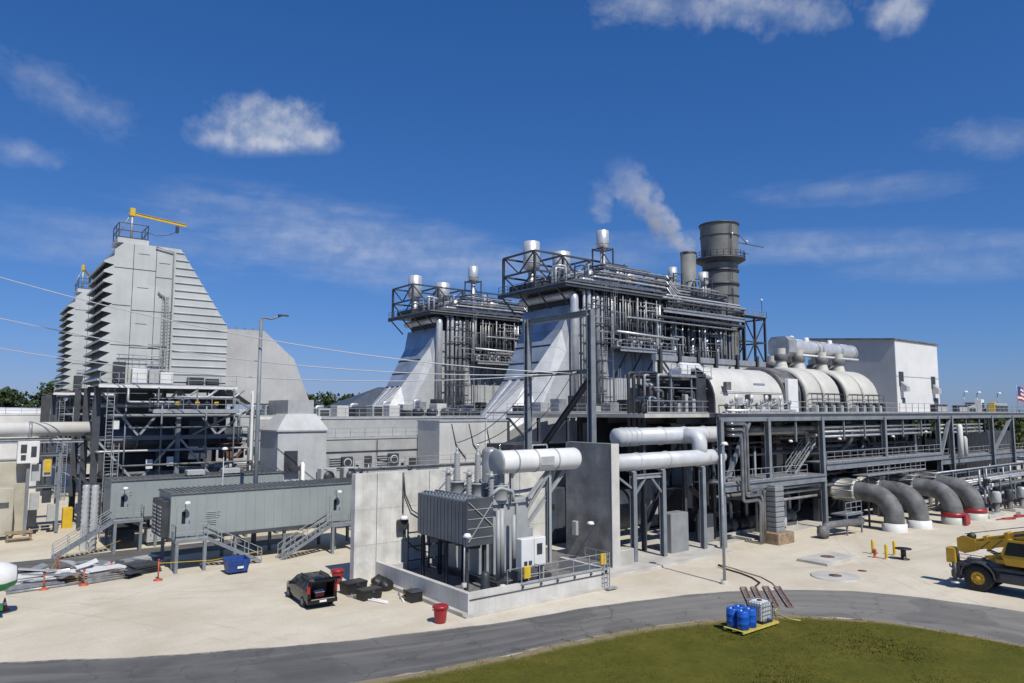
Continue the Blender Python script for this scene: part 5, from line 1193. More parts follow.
# things under the deck
def box_units():
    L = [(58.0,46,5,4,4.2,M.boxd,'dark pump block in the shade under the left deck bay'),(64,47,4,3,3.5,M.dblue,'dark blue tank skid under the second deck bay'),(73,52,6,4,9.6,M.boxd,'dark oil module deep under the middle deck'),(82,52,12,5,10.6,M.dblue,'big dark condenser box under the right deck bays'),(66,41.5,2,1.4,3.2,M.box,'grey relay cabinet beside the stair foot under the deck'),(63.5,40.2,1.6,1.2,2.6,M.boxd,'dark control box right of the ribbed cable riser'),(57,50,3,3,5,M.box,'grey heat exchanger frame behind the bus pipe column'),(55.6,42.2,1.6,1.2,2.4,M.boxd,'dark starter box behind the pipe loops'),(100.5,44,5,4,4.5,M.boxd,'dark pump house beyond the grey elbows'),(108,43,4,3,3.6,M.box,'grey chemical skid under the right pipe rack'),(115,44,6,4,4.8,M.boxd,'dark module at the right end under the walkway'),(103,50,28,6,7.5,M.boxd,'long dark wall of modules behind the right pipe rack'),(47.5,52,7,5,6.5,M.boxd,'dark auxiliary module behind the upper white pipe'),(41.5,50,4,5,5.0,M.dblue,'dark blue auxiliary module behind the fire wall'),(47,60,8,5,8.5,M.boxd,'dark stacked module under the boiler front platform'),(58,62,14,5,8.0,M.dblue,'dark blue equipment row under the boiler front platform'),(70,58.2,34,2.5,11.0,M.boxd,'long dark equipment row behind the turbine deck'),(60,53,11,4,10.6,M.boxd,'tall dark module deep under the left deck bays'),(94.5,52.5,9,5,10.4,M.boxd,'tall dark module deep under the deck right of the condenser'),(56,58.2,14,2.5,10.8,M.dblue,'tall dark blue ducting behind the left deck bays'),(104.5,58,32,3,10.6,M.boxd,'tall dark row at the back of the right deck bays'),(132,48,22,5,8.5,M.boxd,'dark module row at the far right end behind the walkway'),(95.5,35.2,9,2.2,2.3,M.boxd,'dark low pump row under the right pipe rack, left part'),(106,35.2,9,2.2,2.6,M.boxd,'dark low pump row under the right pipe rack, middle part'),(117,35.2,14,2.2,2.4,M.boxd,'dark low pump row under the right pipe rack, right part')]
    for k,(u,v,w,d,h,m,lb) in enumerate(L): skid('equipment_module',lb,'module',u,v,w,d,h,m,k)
box_units()
for k in range(5):
    u = 59+k*2.6
    t = T('pump_set','%s horizontal pump and motor under the walkway %s'%(('blue-grey','dark','pale grey','small dark','dark grey')[k],('left of the cable riser','behind the cable riser','right of the cable riser','by the stair foot','beside the first big column')[k]),'pump',(u,42,.1))
    B(t,'motor',(M.dblue,M.boxd,M.box,M.boxd,M.gpipe)[k]).lathe((u,43,1.0),[(0,0),(.5,0),(.55,.1),(.55,1.1),(.35,1.2),(0,1.2)],16,'x'); B(t,'pump_casing',M.gpipe).lathe((u+1.4,43,1.0),[(0,-.1),(.65,0),(.65,.5),(0,.6)],16,'x'); B(t,'base',M.slab).box(u-.1,42.4,.1,u+2.2,43.6,.45); B(t,'outlet_pipe',M.galv).pipe([(u+1.6,43,1.6),(u+1.6,43,3.2),(u+1.6,45,3.2)],.16,9)
# expansion loop pipes and ribbed riser
for k,(z,u,v,lb) in enumerate(((10.9,57.0,38.5,'outermost'),(10.4,56.5,38.45,'middle'),(9.9,56.0,38.4,'innermost'))):
    ONE('pipe_loop',M.gunm,lb+' of three silver pipe loops bending down the front of the deck','pipe','silver pipe loops on the deck front').pipe([(54.75,v+.5,z),(54.75,v,z),(u,v,z),(u,v,4.9-.45*k),(59.4-.4*k,v,4.9-.45*k),(59.4-.4*k,v,.1)],.15,10,.5)
t = T('cable_riser','tall ribbed grey riser box standing on the sand in front of the deck','riser',(60.6,38.2,0))
c = B(t,'column',M.boxg); 
for k in range(11): c.bbox(60.0,37.7,.1+.46*k,61.4,38.7,.1+.46*k+.36,.04); c.box(60.1,37.8,.1+.46*k+.3,61.3,38.6,.1+.46*k+.5)
B(t,'base',M.wood).bbox(59.3,37.1,0,61.9,38.9,1.0,.04)
# ---------------------------------------------------------------- on the deck
def vault(u0,u1,vc,half,zw,zt,inset=0.):
    """closed barrel-vault outline (v, z) with upright lower walls"""
    p=[(vc-half,11.85)]
    for k in range(17):
        a=PI-PI*k/16; p.append((vc+half*math.cos(a),zw+(zt-zw)*math.sin(a)))
    p.append((vc+half,11.85)); return p
def vshell(b,u0,u1,vc,half,zw,zt,round_=.35):
    rings=[]
    for u,k in ((u0,.93),(u0+round_*.4,.985),(u0+round_,1.),(u1-round_,1.),(u1-round_*.4,.985),(u1,.93)):
        rings.append([(u,vc+(v-vc)*k,11.85+(z-11.85)*k) for v,z in vault(u0,u1,vc,half,zw,zt)])
    n=len(rings[0]); vs=[p for r in rings for p in r]; fs=[]; sm=[]
    for i in range(len(rings)-1):
        for j in range(n-1): fs.append((i*n+j,i*n+j+1,(i+1)*n+j+1,(i+1)*n+j)); sm.append(True)
    fs += [tuple(range(n-1,-1,-1)),tuple((len(rings)-1)*n+j for j in range(n))]; sm += [False,False]
    b.add(vs,fs,sm)
t = T('steam_turbine','long off-white barrel-shaped turbine housing on the deck','turbine',(64,46,11.8))
vshell(B(t,'shell',M.steam_t),58.0,70.2,46,3.4,13.0,16.55)
B(t,'end_flange',M.boxd).prism(vault(0,0,46,3.5,13.0,16.65),'x',57.75,57.98)
B(t,'seam',M.boxd).box(59,42.56,13.9,69.8,42.6,13.95)
B(t,'nameplate',M.caseb).add([(65.2,42.98,14.75),(67.2,42.98,14.75),(67.2,43.06,14.93),(65.2,43.06,14.93)],[(0,1,2,3)])
for u,z,m_ in ((59.4,14.1,M.gpipe),(61.2,12.6,M.box),(63.0,12.9,M.boxd),(66.3,13.0,M.boxd),(67.8,12.6,M.box)): B(t,'inspection_box',m_).bbox(u,42.2,z,u+.8,42.62,z+.8,.04)
for k in range(14):
    u=58.4+k*.85; B(t,'valve',(M.boxd,M.galv,M.white)[k%3]).lathe((u,41.6,12.5+.45*(k%3)),[(0,-.05),(.27,-.05),(.27,.05),(0,.05)],12,'y'); B(t,'valve_stem',M.galv).beam((u,41.65,11.8),(u,41.65,12.6+.45*(k%3)),.07)
B(t,'drain_pipe',M.alu).tube([(58,41.3,12.1),(70,41.3,12.1)],.12,8)
for k in range(6):
    u=58.6+k*1.8; B(t,'drain_pipe',M.galv).pipe([(u,42.6,12.6),(u,41.4,12.6),(u+1.1,41.4,12.9),(u+1.1,41.4,11.8)],.08,7)
t = T('turbine_hood','dark grey rounded hood with a white front box between the barrel and the cream domes','hood',(72,46,11.8))
vshell(B(t,'roof',M.gpipe),70.25,73.6,46.4,3.7,14.0,16.95,.05)
B(t,'front_box',M.white).bbox(70.4,42.25,11.85,72.3,42.68,15.5,.05); B(t,'opening',M.boxd).box(72.5,42.6,12,73.2,42.69,14.2)
DOME=((74.4,77.8,'cream half-round dome right beside the grey hood'),(78.0,81.8,'second cream half-round dome, touching the one at the hood'),(83.3,87.1,'third cream half-round dome, after the dark gap'),(87.3,91.2,'last cream half-round dome, nearest the white plant building'))
for k,(u0,u1,lb) in enumerate(DOME):
    t = T('exhaust_dome',lb,'turbine dome',(u0,46,11.8),'cream turbine domes')
    vshell(B(t,'shell',M.cream),u0+.12,u1-.12,46,3.6,13.6,17.1,.35); B(t,'core',M.boxd).prism(vault(0,0,46,3.25,13.5,16.75),'x',u0-.2,u1+.2)
    B(t,'joint',M.boxd).box(u0+.1,42.34,14.0,u1-.1,42.38,14.06)
    uc=(u0+u1)/2
    for dv,zz in ((0.2,16.7),(2.2,16.0)):
        B(t,'riser',M.cream).lathe((uc+(.9 if dv>1 else -.5),46+dv,zz),[(1.0,-.6),(.62,.9),(.55,1.2),(.55,2.6)],18)
        B(t,'riser_band',M.gpipe).lathe((uc+(.9 if dv>1 else -.5),46+dv,zz),[(.6,1.15),(.74,1.2),(.74,1.85),(.6,1.9)],18)
    B(t,'handrail',M.boxd).rail([(u0,41.9,12.9),(u1,41.9,12.9)],1.05,.05,1.3)
    for j in range(4): B(t,'side_box',(M.box,M.boxd)[j%2]).bbox(u0+.2+j*.9,41.5,11.85,u0+.7+j*.9,42.1,12.7+.3*(j%2),.04)
t = T('crossover_pipe','thick silver-white crossover pipe running above the cream domes','pipe',(86,47.4,18))
B(t,'pipe_run',M.alu).lathe((79.01,47.4,19.75),[(.98,0),(.98,15.4),(.85,15.7),(0,15.75)],26,'x')
B(t,'top_pipe',M.white).lathe((79.0,47.9,20.75),[(.16,0),(.16,15.4),(0,15.5)],10,'x'); B(t,'lower_pipe',M.white).lathe((79.0,46.5,18.8),[(.14,0),(.14,15.4),(0,15.5)],10,'x')
B(t,'head',M.alud).prism([(46.1,19.0),(46.5,18.5),(48.4,18.5),(48.8,19.0),(48.8,20.4),(48.4,20.9),(46.5,20.9),(46.1,20.4)],'x',77.2,79.0)
B(t,'head_collar',M.white).lathe((79.0,47.4,19.75),[(1.15,0),(1.15,.4),(.98,.4)],20,'x')
for u in (84.6,85.6,90.3,93.9): B(t,'flange',M.galv).lathe((u,47.4,19.75),[(.98,0),(1.1,0),(1.1,.22),(.98,.22)],26,'x')
for u in (80,83.4,89): B(t,'lug',M.white).lathe((u,47.4,20.6),[(.3,0),(.3,.5),(0,.6)],10)
t = T('plant_building','tall clad building block with painted sunlit front and shaded sides at the right end of the deck','building',(110,52,11.8))
B(t,'wall',mat('cladding_shaded_grey',(.40,.415,.43),.5,.1,.06,.4,.2,panel=(1.0,0,.05,.12))).prism([(46.003,11.85),(46.003,22.2),(58.4,23.1),(58.4,11.85)],'x',104,117.9)  # grey body colour carries the shade of the unlit sides
B(t,'front_wall',mat('cladding_sunlit_white',(.76,.76,.75),.45,.05,.05,.4,.12,panel=(1.0,0,.05,.10))).box(104,45.9,11.85,117.9,46,22.0)  # same cladding made whiter: sunlight on the front put into its colour
B(t,'roof',M.gpipe).prism([(45.7,22.05),(45.7,22.25),(58.5,23.25),(58.5,23.05)],'x',103.7,118.2)
B(t,'wall_joint',M.box).box(104,45.86,16.9,117.9,45.898,17.0)
for u,z0,z1 in ((104.7,15.6,17.6),(115.2,15.4,17.2),(115.9,12.2,14.0)):
    w = B(t,'louvre',M.boxd); w.box(u,45.80,z0,u+1.3,45.898,z1); 
    B(w,'hood',M.box).prism([(45.0,z0-.8),(45.0,z0-.1),(45.79,z0+.6),(45.79,z0-.8)],'x',u+.2,u+1.2) if z0>14 else None
B(t,'window',M.boxd).box(105.4,45.82,13.2,106.2,45.898,13.9); B(t,'side_unit',M.box).bbox(118.0,46.6,12.5,119,48,16.6,.05)
t = T('noise_wall','long pale panelled wall with dark posts behind the turbine barrel','wall',(90,62,11.8))
B(t,'panel',M.offw).box(72,62,.1,108,62.4,19.2); 
B(t,'top_beam',M.galv).box(71.9,61.8,18.7,108,62.5,19.45)
for u in (72.6,76.5,80.5,84.5,89.5,94.5,100,105): B(t,'post',M.dsteel).ibeam((u,61.7,.1),(u,61.7,20.2),.45,.5)
for u in (76.5,84.5): B(t,'brace',M.dsteel).beam((u+.2,61.6,15.5),(u+3.4,61.6,18.6),.2); B(t,'brace',M.dsteel).beam((u-.2,61.6,15.5),(u-3.4,61.6,18.6),.2)
t = T('generator_end','grey generator end block crowded with pipework left of the turbine barrel','generator',(58,48,11.8))
B(t,'body',M.dsteel).bbox(53.6,45,11.85,57.2,50,14.4,.1); B(t,'cooler',M.boxd).bbox(56.1,43.2,11.85,57.6,49,15.6,.08)
B(t,'top_box',M.white).bbox(54.9,44,15.0,56.3,45.6,16.2,.05); B(t,'top_tank',M.white).lathe((55.8,45.0,16.35),[(0,0),(.4,.05),(.45,.15),(.45,2.8),(.4,2.95),(0,3)],14,'x')
for z in (15.3,17.2): B(t,'platform',M.grate).box(52.4,43.2,z-.1,58.6,45.0,z) if z<16 else None
B(t,'railing',M.galv).rail([(52.5,43.3,15.3),(58.5,43.3,15.3)],1.1,.05,1.2)
for u in (52.5,55.5,58.5): B(t,'post',M.steel).beam((u,43.4,11.85),(u,43.4,15.2),.14)
for u_,h_ in ((49.6,3.6),(50.3,3.4),(51.0,3.7),(51.7,3.3)): B(t,'riser_pipe',M.boxd).pipe([(u_,46,8.0),(u_,46,12+h_),(u_+2.5,46,12+h_)],.16,9)
for z in (12.9,14.2): B(t,'cross_rail',M.galv).beam((50,43.3,z),(58.4,43.3,z),.08)
q = random.Random(8)
for k in range(46):
    u=q.uniform(50.8,58); z=q.uniform(12.2,15.5); v=q.uniform(43.4,45.6)
    B(t,'pipe',(M.galv,M.boxd,M.dsteel,M.gpipe)[k%4]).pipe([(u,v+2,z),(u,v,z),(u+(k%5-2)*.7,v,z),(u+(k%5-2)*.7,v,11.9)],q.uniform(.06,.16),8)
for k in range(8): B(t,'valve',(M.box,M.boxd)[k%2]).bbox(53.4+k*.55,43.3,11.85,53.8+k*.55,43.8,12.8+.4*(k%3),.04)
for k,(u,v,w,h,m,lb) in enumerate(((110.5,40.6,3.2,1.0,M.boxd,'low dark cooler on the deck edge below the building'),(114,40.6,2.4,.9,M.box,'low grey cooler on the deck edge below the building'),(119.3,40.8,1.0,1.9,M.white,'upright white cabinet on the deck right of the building'),(125.0,41,.8,1.5,M.yel,'yellow safety cabinet on the deck near the flag'),(121.5,43,4,1.5,M.boxd,'dark low unit on the deck behind the white cabinet'),(127.5,42,6,1.4,M.box,'long grey unit at the far right deck end'),(105.4,41.4,3.5,1.1,M.boxd,'dark low unit in front of the building left corner'))):
    t = T('deck_unit',lb,'cabinet',(u,v,11.8)); B(t,'body',m).bbox(u,v,11.86,u+w,v+.9,11.86+h,.04); B(t,'panel',M.boxd if m!=M.boxd else M.box).box(u+.12,v-.04,12.0,u+w-.12,v-.003,11.86+h*.75)
for k,u in enumerate((116.9,121.8,130)):
    mast('lamp_post',('short lamp post by the building corner on the deck','short lamp post beside the white deck cabinet','short lamp post near the flag on the deck')[k],(u,42.2,11.85),2.9,r=.06)
# flag
t = T('flag','striped flag on a pole at the right end of the deck','flag',(139.8,42,11.85))
B(t,'pole',M.galv).tube([(138.2,42,11.85),(138.2,42,16.4)],.06,8)
for k in range(7):
    f = B(t,'stripe',M.red if k%2==0 else M.white); vs=[]; fs=[]
    for i in range(11):
        u=138.3+i*.32; w=.18*math.sin(i*.9)
        for z in (16.2-k*.33-.03*i,16.2-(k+1)*.33-.03*i): vs.append((u,42+w,z))
    for i in range(10): fs.append((2*i,2*i+1,2*i+3,2*i+2))
    f.add(vs,fs)
f = B(t,'canton',M.dblu); f.add([(138.3+i*.32,42+.18*math.sin(i*.9)-.02,z-.03*i) for i in range(5) for z in (16.21,14.88)],[(2*i,2*i+1,2*i+3,2*i+2) for i in range(4)])
# ---------------------------------------------------------------- big grey elbows
for k,(u,v,lb,m) in enumerate(((75.8,34.4,'nearest thick grey cooling water elbow with a white collar','w'),(80.0,33.8,'second thick grey cooling water elbow with a white collar','w'),(85.5,32.6,'third thick grey cooling water elbow with a red and white collar','r'),(90.9,32.4,'farthest thick grey cooling water elbow with red band on a cream collar','r'))):
    t = T('water_pipe',lb,'pipe',(u,v,0),'grey cooling water elbows'); r=.95; zc=3.75
    p = [(u,v,.3),(u,v,1.2)]
    for i in range(9):
        a=PI/2*i/8; R=2.3; p.append((u,v+R-R*math.cos(a),1.3+R*math.sin(a)))
    p += [(u,v+5,zc),(u,52,zc)]
    B(t,'pipe_run',M.gpipe).tube(p,r,26)
    B(t,'collar',M.white if m=='w' else M.cream).lathe((u,v,0),[(r+.22,0),(r+.22,.75),(r+.02,.8)],26)
    if m=='r': B(t,'red_band',M.red).lathe((u,v,.8),[(r+.04,0),(r+.22,.02),(r+.22,.42),(r+.02,.45)],26)
    if k==2: B(t,'valve_sign',M.red).bbox(u-.6,v-r-.5,.1,u+.5,v-r-.25,1.1,.04)
    B(t,'expansion_joint',M.cream if k<2 else M.gpipe).lathe((u,v+3.6,zc),[(r,0),(r+.16,.02),(r+.16,.25),(r+.05,.3),(r+.05,2.2),(r+.16,2.25),(r+.16,2.5),(r,2.52)],26,'y')
    bl = B(t,'tie_rod',M.galv)
    for j in range(10):
        a=2*PI*j/10; bl.tube([(u+(r+.22)*math.cos(a),v+3.5,zc+(r+.22)*math.sin(a)),(u+(r+.22)*math.cos(a),v+6.3,zc+(r+.22)*math.sin(a))],.05,6)
    B(t,'support',M.dsteel).box(u-1,v+7.5,.1,u+1,v+8.1,2.6)
    for j in (2.5,5.2): B(t,'weld_ring',M.dsteel).lathe((u,v+4.5+j,zc),[(r,0),(r+.03,0),(r+.03,.1),(r,.1)],26,'y')
t = T('valve_platform','small railed platform with a bent grey pipe before the nearest elbow','platform',(71,36,0))
B(t,'railing',M.galv).rail([(69.3,36,2.0),(72.4,36,2.0)],1.1,.05,1.0); B(t,'floor',M.grate).box(69.2,35.9,1.85,72.5,37.5,1.98)
for u in (69.4,72.3): B(t,'post',M.steel).beam((u,36,0),(u,36,1.9),.14)
B(t,'pipe',M.gpipe).pipe([(66.2,36.5,.1),(66.2,36.5,1.2),(71.5,35.6,1.2)],.34,14); B(t,'pump',M.gpipe).lathe((66.0,36.2,.6),[(0,0),(.6,.05),(.6,.7),(0,.8)],16,'y')
t = T('valve_platform','long railed platform between the grey elbows','platform',(81,36,0))
B(t,'railing',M.galv).rail([(76,37.0,5.3),(90,37.0,5.3)],1.0,.05,1.3); B(t,'floor',M.grate).box(76,36.9,5.22,90,38.6,5.3)
for u in (76.4,80.9,86.3): B(t,'post',M.dsteel).beam((u,37.2,0),(u,37.2,5.2),.16)
# ---------------------------------------------------------------- right pipe rack and pumps
t = T('pipe_rack','long low pipe rack full of valves at the right edge','pipe rack',(112,36,0))
for u in range(95,140,5):
    for v in (34.5,38): B(t,'post',M.steel).ibeam((u,v,0),(u,v,4.4 if v>35 else 3.4),.25,.28)
    B(t,'cross_beam',M.steel).beam((u,34.5,3.3),(u,38,3.3),.22)
for k,(v,z,r,m) in enumerate(((34.6,3.55,.16,M.alud),(35.2,3.6,.22,M.galv),(35.9,3.55,.14,M.gpipe),(36.6,3.6,.2,M.gpipe),(37.3,3.55,.15,M.alud),(38.0,4.5,.12,M.galv),(34.6,1.7,.2,M.galv),(36.2,2.0,.16,M.alud))):
    B(t,'pipe',m).tube([(94,v,z),(139,v,z)],r,9)
B(t,'beam',M.steel).ibeam((94,34.4,2.9),(139,34.4,2.9),.22,.35); B(t,'beam',M.steel).ibeam((94,38.1,4.3),(139,38.1,4.3),.22,.35)
q = random.Random(31)
for k in range(34):
    u=q.uniform(95,128); v=q.uniform(33.3,38.4); z=q.uniform(1,3.4)
    if k%2: B(t,'drop_pipe',(M.galv,M.alud,M.dsteel)[k%3]).pipe([(u,v,z+1.8),(u,v,z),(u+q.uniform(-1.5,1.5),v-.4,z-.5),(u,v-.4,.1)],q.uniform(.07,.15),8)
    else:
        a=B(t,'valve',(M.boxd,M.box,M.white,M.galv)[k%4]); a.bbox(u,v,z,u+.5,v+.5,z+.7,.05); a.lathe((u+.25,v-.1,z+.5),[(0,-.04),(.26,-.04),(.26,.04),(0,.04)],10,'y')
for k in range(5):
    u=98+k*4.2
    t = T('cooling_pump',('pale grey upright pump farthest left in the valve yard','dark upright pump second in the valve yard','galvanised upright pump third in the valve yard','dark grey upright pump fourth in the valve yard','pale upright pump at the right picture edge')[k],'pump',(u,33,0))
    m_=(M.box,M.boxd,M.galv,M.gpipe,M.offw)[k]
    B(t,'motor',m_).lathe((u,32.6,1.3),[(0,0),(.45,0),(.5,.1),(.5,1.1),(.35,1.3),(0,1.32)],16); B(t,'column',M.gpipe).lathe((u,32.6,0),[(.6,0),(.6,.2),(.3,.25),(.3,1.3)],14); B(t,'discharge',M.gpipe).pipe([(u,32.6,.8),(u,34.4,.8),(u,34.4,2.0)],.22,10); B(t,'base',M.slab).box(u-.8,31.8,0,u+.8,33.4,.2)
ONE('vertical_filter',M.white,'slim white filter vessel standing in the right pipe rack, taller one','filter').lathe((104.8,38.6,6.02),[(0,0),(.35,.1),(.35,4.0),(.2,4.3),(0,4.35)],14)
ONE('vertical_filter',M.offw,'shorter off-white filter vessel just right of the taller one','filter').lathe((106.3,38.6,6.02),[(0,0),(.3,.1),(.3,2.4),(.15,2.7),(0,2.75)],14)
for k,(u,v,lb) in enumerate(((92.5,31.5,'low concrete kerb block with red hose ends left of the valve yard'),(99,30.5,'low concrete kerb block in front of the valve yard pumps'))):
    ONE('kerb_block',M.slab,lb,'concrete kerb').bbox(u,v,0,u+5,v+.5,.35,.04)
ONE('fire_hose',M.red,'dull red fire hose lying on the sand beyond the elbows','hose').tube([(92+1.6*math.sin(k*.7)+k*.42,30.2+.5*math.cos(k*.9),.07) for k in range(26)],.07,6)
# ================================================================== vehicles
def put(t,loc,rz): t.location = loc; t.rotation_euler = (0,0,rz)
def wheel(t,x,y,r,w,tm,rm,rr=.6,name='wheel'):
    wl = B(t,name,tm); wl.lathe((x,y,r),[(r*rr,-w/2),(r*.93,-w/2),(r,-w/2+.05),(r,w/2-.05),(r*.93,w/2),(r*rr,w/2)],26,'x')
    rim = B(wl,'rim',rm); s = 1 if x>0 else -1
    rim.lathe((x+s*(w/2-.03),y,r),[(r*rr,-.04),(r*rr*.9,.0),(r*rr*.75,-.05),(r*.2,-.03),(r*.18,.04),(0,.04)] if s>0 else [(r*rr,.04),(r*rr*.9,.0),(r*rr*.75,.05),(r*.2,.03),(r*.18,-.04),(0,-.04)],20,'x')
    for k in range(6):
        a=k*PI/3; rim.box(x+s*w/2-.02,y+r*.38*math.cos(a)-.04,r+r*.38*math.sin(a)-.04,x+s*w/2+.01,y+r*.38*math.cos(a)+.04,r+r*.38*math.sin(a)+.04)
    return wl
def suv():
    t = T('parked_car','black people carrier parked on the sand with its tailgate open','car',(0,0,0))
    # stations along y: sill, belt and roof of one side
    st = [(2.36,.42,.70,.72,.74,.70,.55),(2.20,.30,.82,.90,.86,.84,.72),(1.55,.28,.98,1.04,.93,.92,.80),(1.15,.28,1.02,1.16,.95,.94,.80),(.55,.28,1.04,1.58,.95,.94,.70),(.1,.28,1.05,1.72,.95,.94,.70),(-.8,.28,1.06,1.76,.95,.95,.71),(-1.7,.28,1.06,1.74,.95,.95,.70),(-2.22,.34,1.05,1.66,.93,.93,.67)]
    b = B(t,'body',M.carp); vs=[]; fs=[]
    for y,zs,zb,zr,ws,wb,wr in st: vs += [(-ws*.94,y,zs),(-ws,y,zs+.22),(-wb,y,zb),(-wr,y,zr),(wr,y,zr),(wb,y,zb),(ws,y,zs+.22),(ws*.94,y,zs)]
    n=8
    for i in range(len(st)-1):
        for k in range(7): fs.append((i*n+k,i*n+k+1,(i+1)*n+k+1,(i+1)*n+k))
    fs.append(tuple(range(8))); b.add(vs,fs,[True]*(len(fs)-1)+[False])
    # rear opening surround and load bay
    b.box(-.93,-2.3,.34,-.72,-2.2,1.64); b.box(.72,-2.3,.34,.93,-2.2,1.64); b.box(-.72,-2.28,1.52,.72,-2.2,1.68)
    B(t,'load_bay',M.black).add([(-.72,-2.26,.62),(.72,-2.26,.62),(.72,-1.0,.66),(-.72,-1.0,.66),(-.70,-1.0,1.5),(.70,-1.0,1.5),(.70,-2.26,1.52),(-.70,-2.26,1.52)],[(0,1,2,3),(3,2,5,4),(4,5,6,7),(0,3,4,7),(1,6,5,2)])
    B(t,'rear_seat',M.boxd).bbox(-.66,-1.35,.67,.66,-1.05,1.35,.06)
    B(t,'rear_bumper',M.carp).bbox(-.93,-2.46,.34,.93,-2.2,.62,.06); B(t,'bumper_trim',M.chrome).box(-.74,-2.47,.585,.74,-2.32,.628)
    B(t,'number_plate',M.white).box(-.22,-2.475,.42,.22,-2.461,.54)
    g = B(t,'tailgate',M.carp); g.prism([(-2.24,1.70),(-2.2,1.76),(-3.05,1.98),(-3.22,1.90),(-3.2,1.84)],'x',-.82,.82); B(g,'window',M.glass).prism([(-2.45,1.772),(-2.45,1.752),(-2.95,1.895),(-2.95,1.91)],'x',-.6,.6)
    for x in (-.74,.74): B(t,'strut',M.boxd).beam((x,-2.22,1.25),(x,-2.62,1.79),.035)
    for s in (-1,1):
        B(t,'tail_light',M.redl).bbox(min(s*.76,s*.945),-2.33,.95,max(s*.76,s*.945),-2.29,1.38,.02)
        B(t,'headlight',M.glass).bbox(min(s*.48,s*.80),2.22,.66,max(s*.48,s*.80),2.34,.80,.02)
        B(t,'mirror',M.carp).bbox(min(s*.95,s*1.12),.72,1.02,max(s*.95,s*1.12),.88,1.18,.03)
        for y0,y1,a,c_ in ((.05,-.72,1.10,1.60),(-.8,-1.5,1.10,1.60)):
            w=B(t,'side_window',M.glass); w.add([(s*.948,y0,a),(s*.948,y1,a),(s*.735,y1,c_+.04),(s*.735,y0,c_)],[(0,1,2,3)])
            B(t,'door_handle',M.chrome).box(min(s*.95,s*.975),y1+.1,.96,max(s*.95,s*.975),y1+.3,.99)
        B(t,'side_window',M.glass).add([(s*.946,-1.58,1.12),(s*.94,-2.1,1.14),(s*.71,-2.08,1.58),(s*.74,-1.58,1.62)],[(0,1,2,3)])
        B(t,'side_window',M.glass).add([(s*.95,.12,1.10),(s*.945,.62,1.08),(s*.745,.2,1.58)],[(0,1,2)])
        B(t,'roof_rail',M.boxd).tube([(s*.62,.0,1.74),(s*.62,-.1,1.80),(s*.62,-1.6,1.82),(s*.62,-1.75,1.75)],.025,6)
        for y in (1.42,-1.42): wheel(t,s*.86,y,.345,.24,M.rubber,M.alud)
    B(t,'windscreen',M.glass).add([(-.86,1.12,1.17),(.86,1.12,1.17),(.68,.56,1.585),(-.68,.56,1.585)],[(0,1,2,3)])
    B(t,'grille',M.boxd).box(-.45,2.30,.5,.45,2.37,.68)
    flush(); put(t,(18.75,45.1,0),-.07)
    b_ = T('cooler_box','small red and white cool box inside the open boot of the black car','cool box',(18.6,43.1,.66))
    B(b_,'body',M.red).bbox(18.2,42.95,.66,18.8,43.4,.92,.03); B(b_,'lid',M.white).bbox(18.19,42.94,.923,18.81,43.41,1.0,.02); B(b_,'handle',M.white).beam((18.2,43.17,1.04),(18.8,43.17,1.04),.03)
suv()
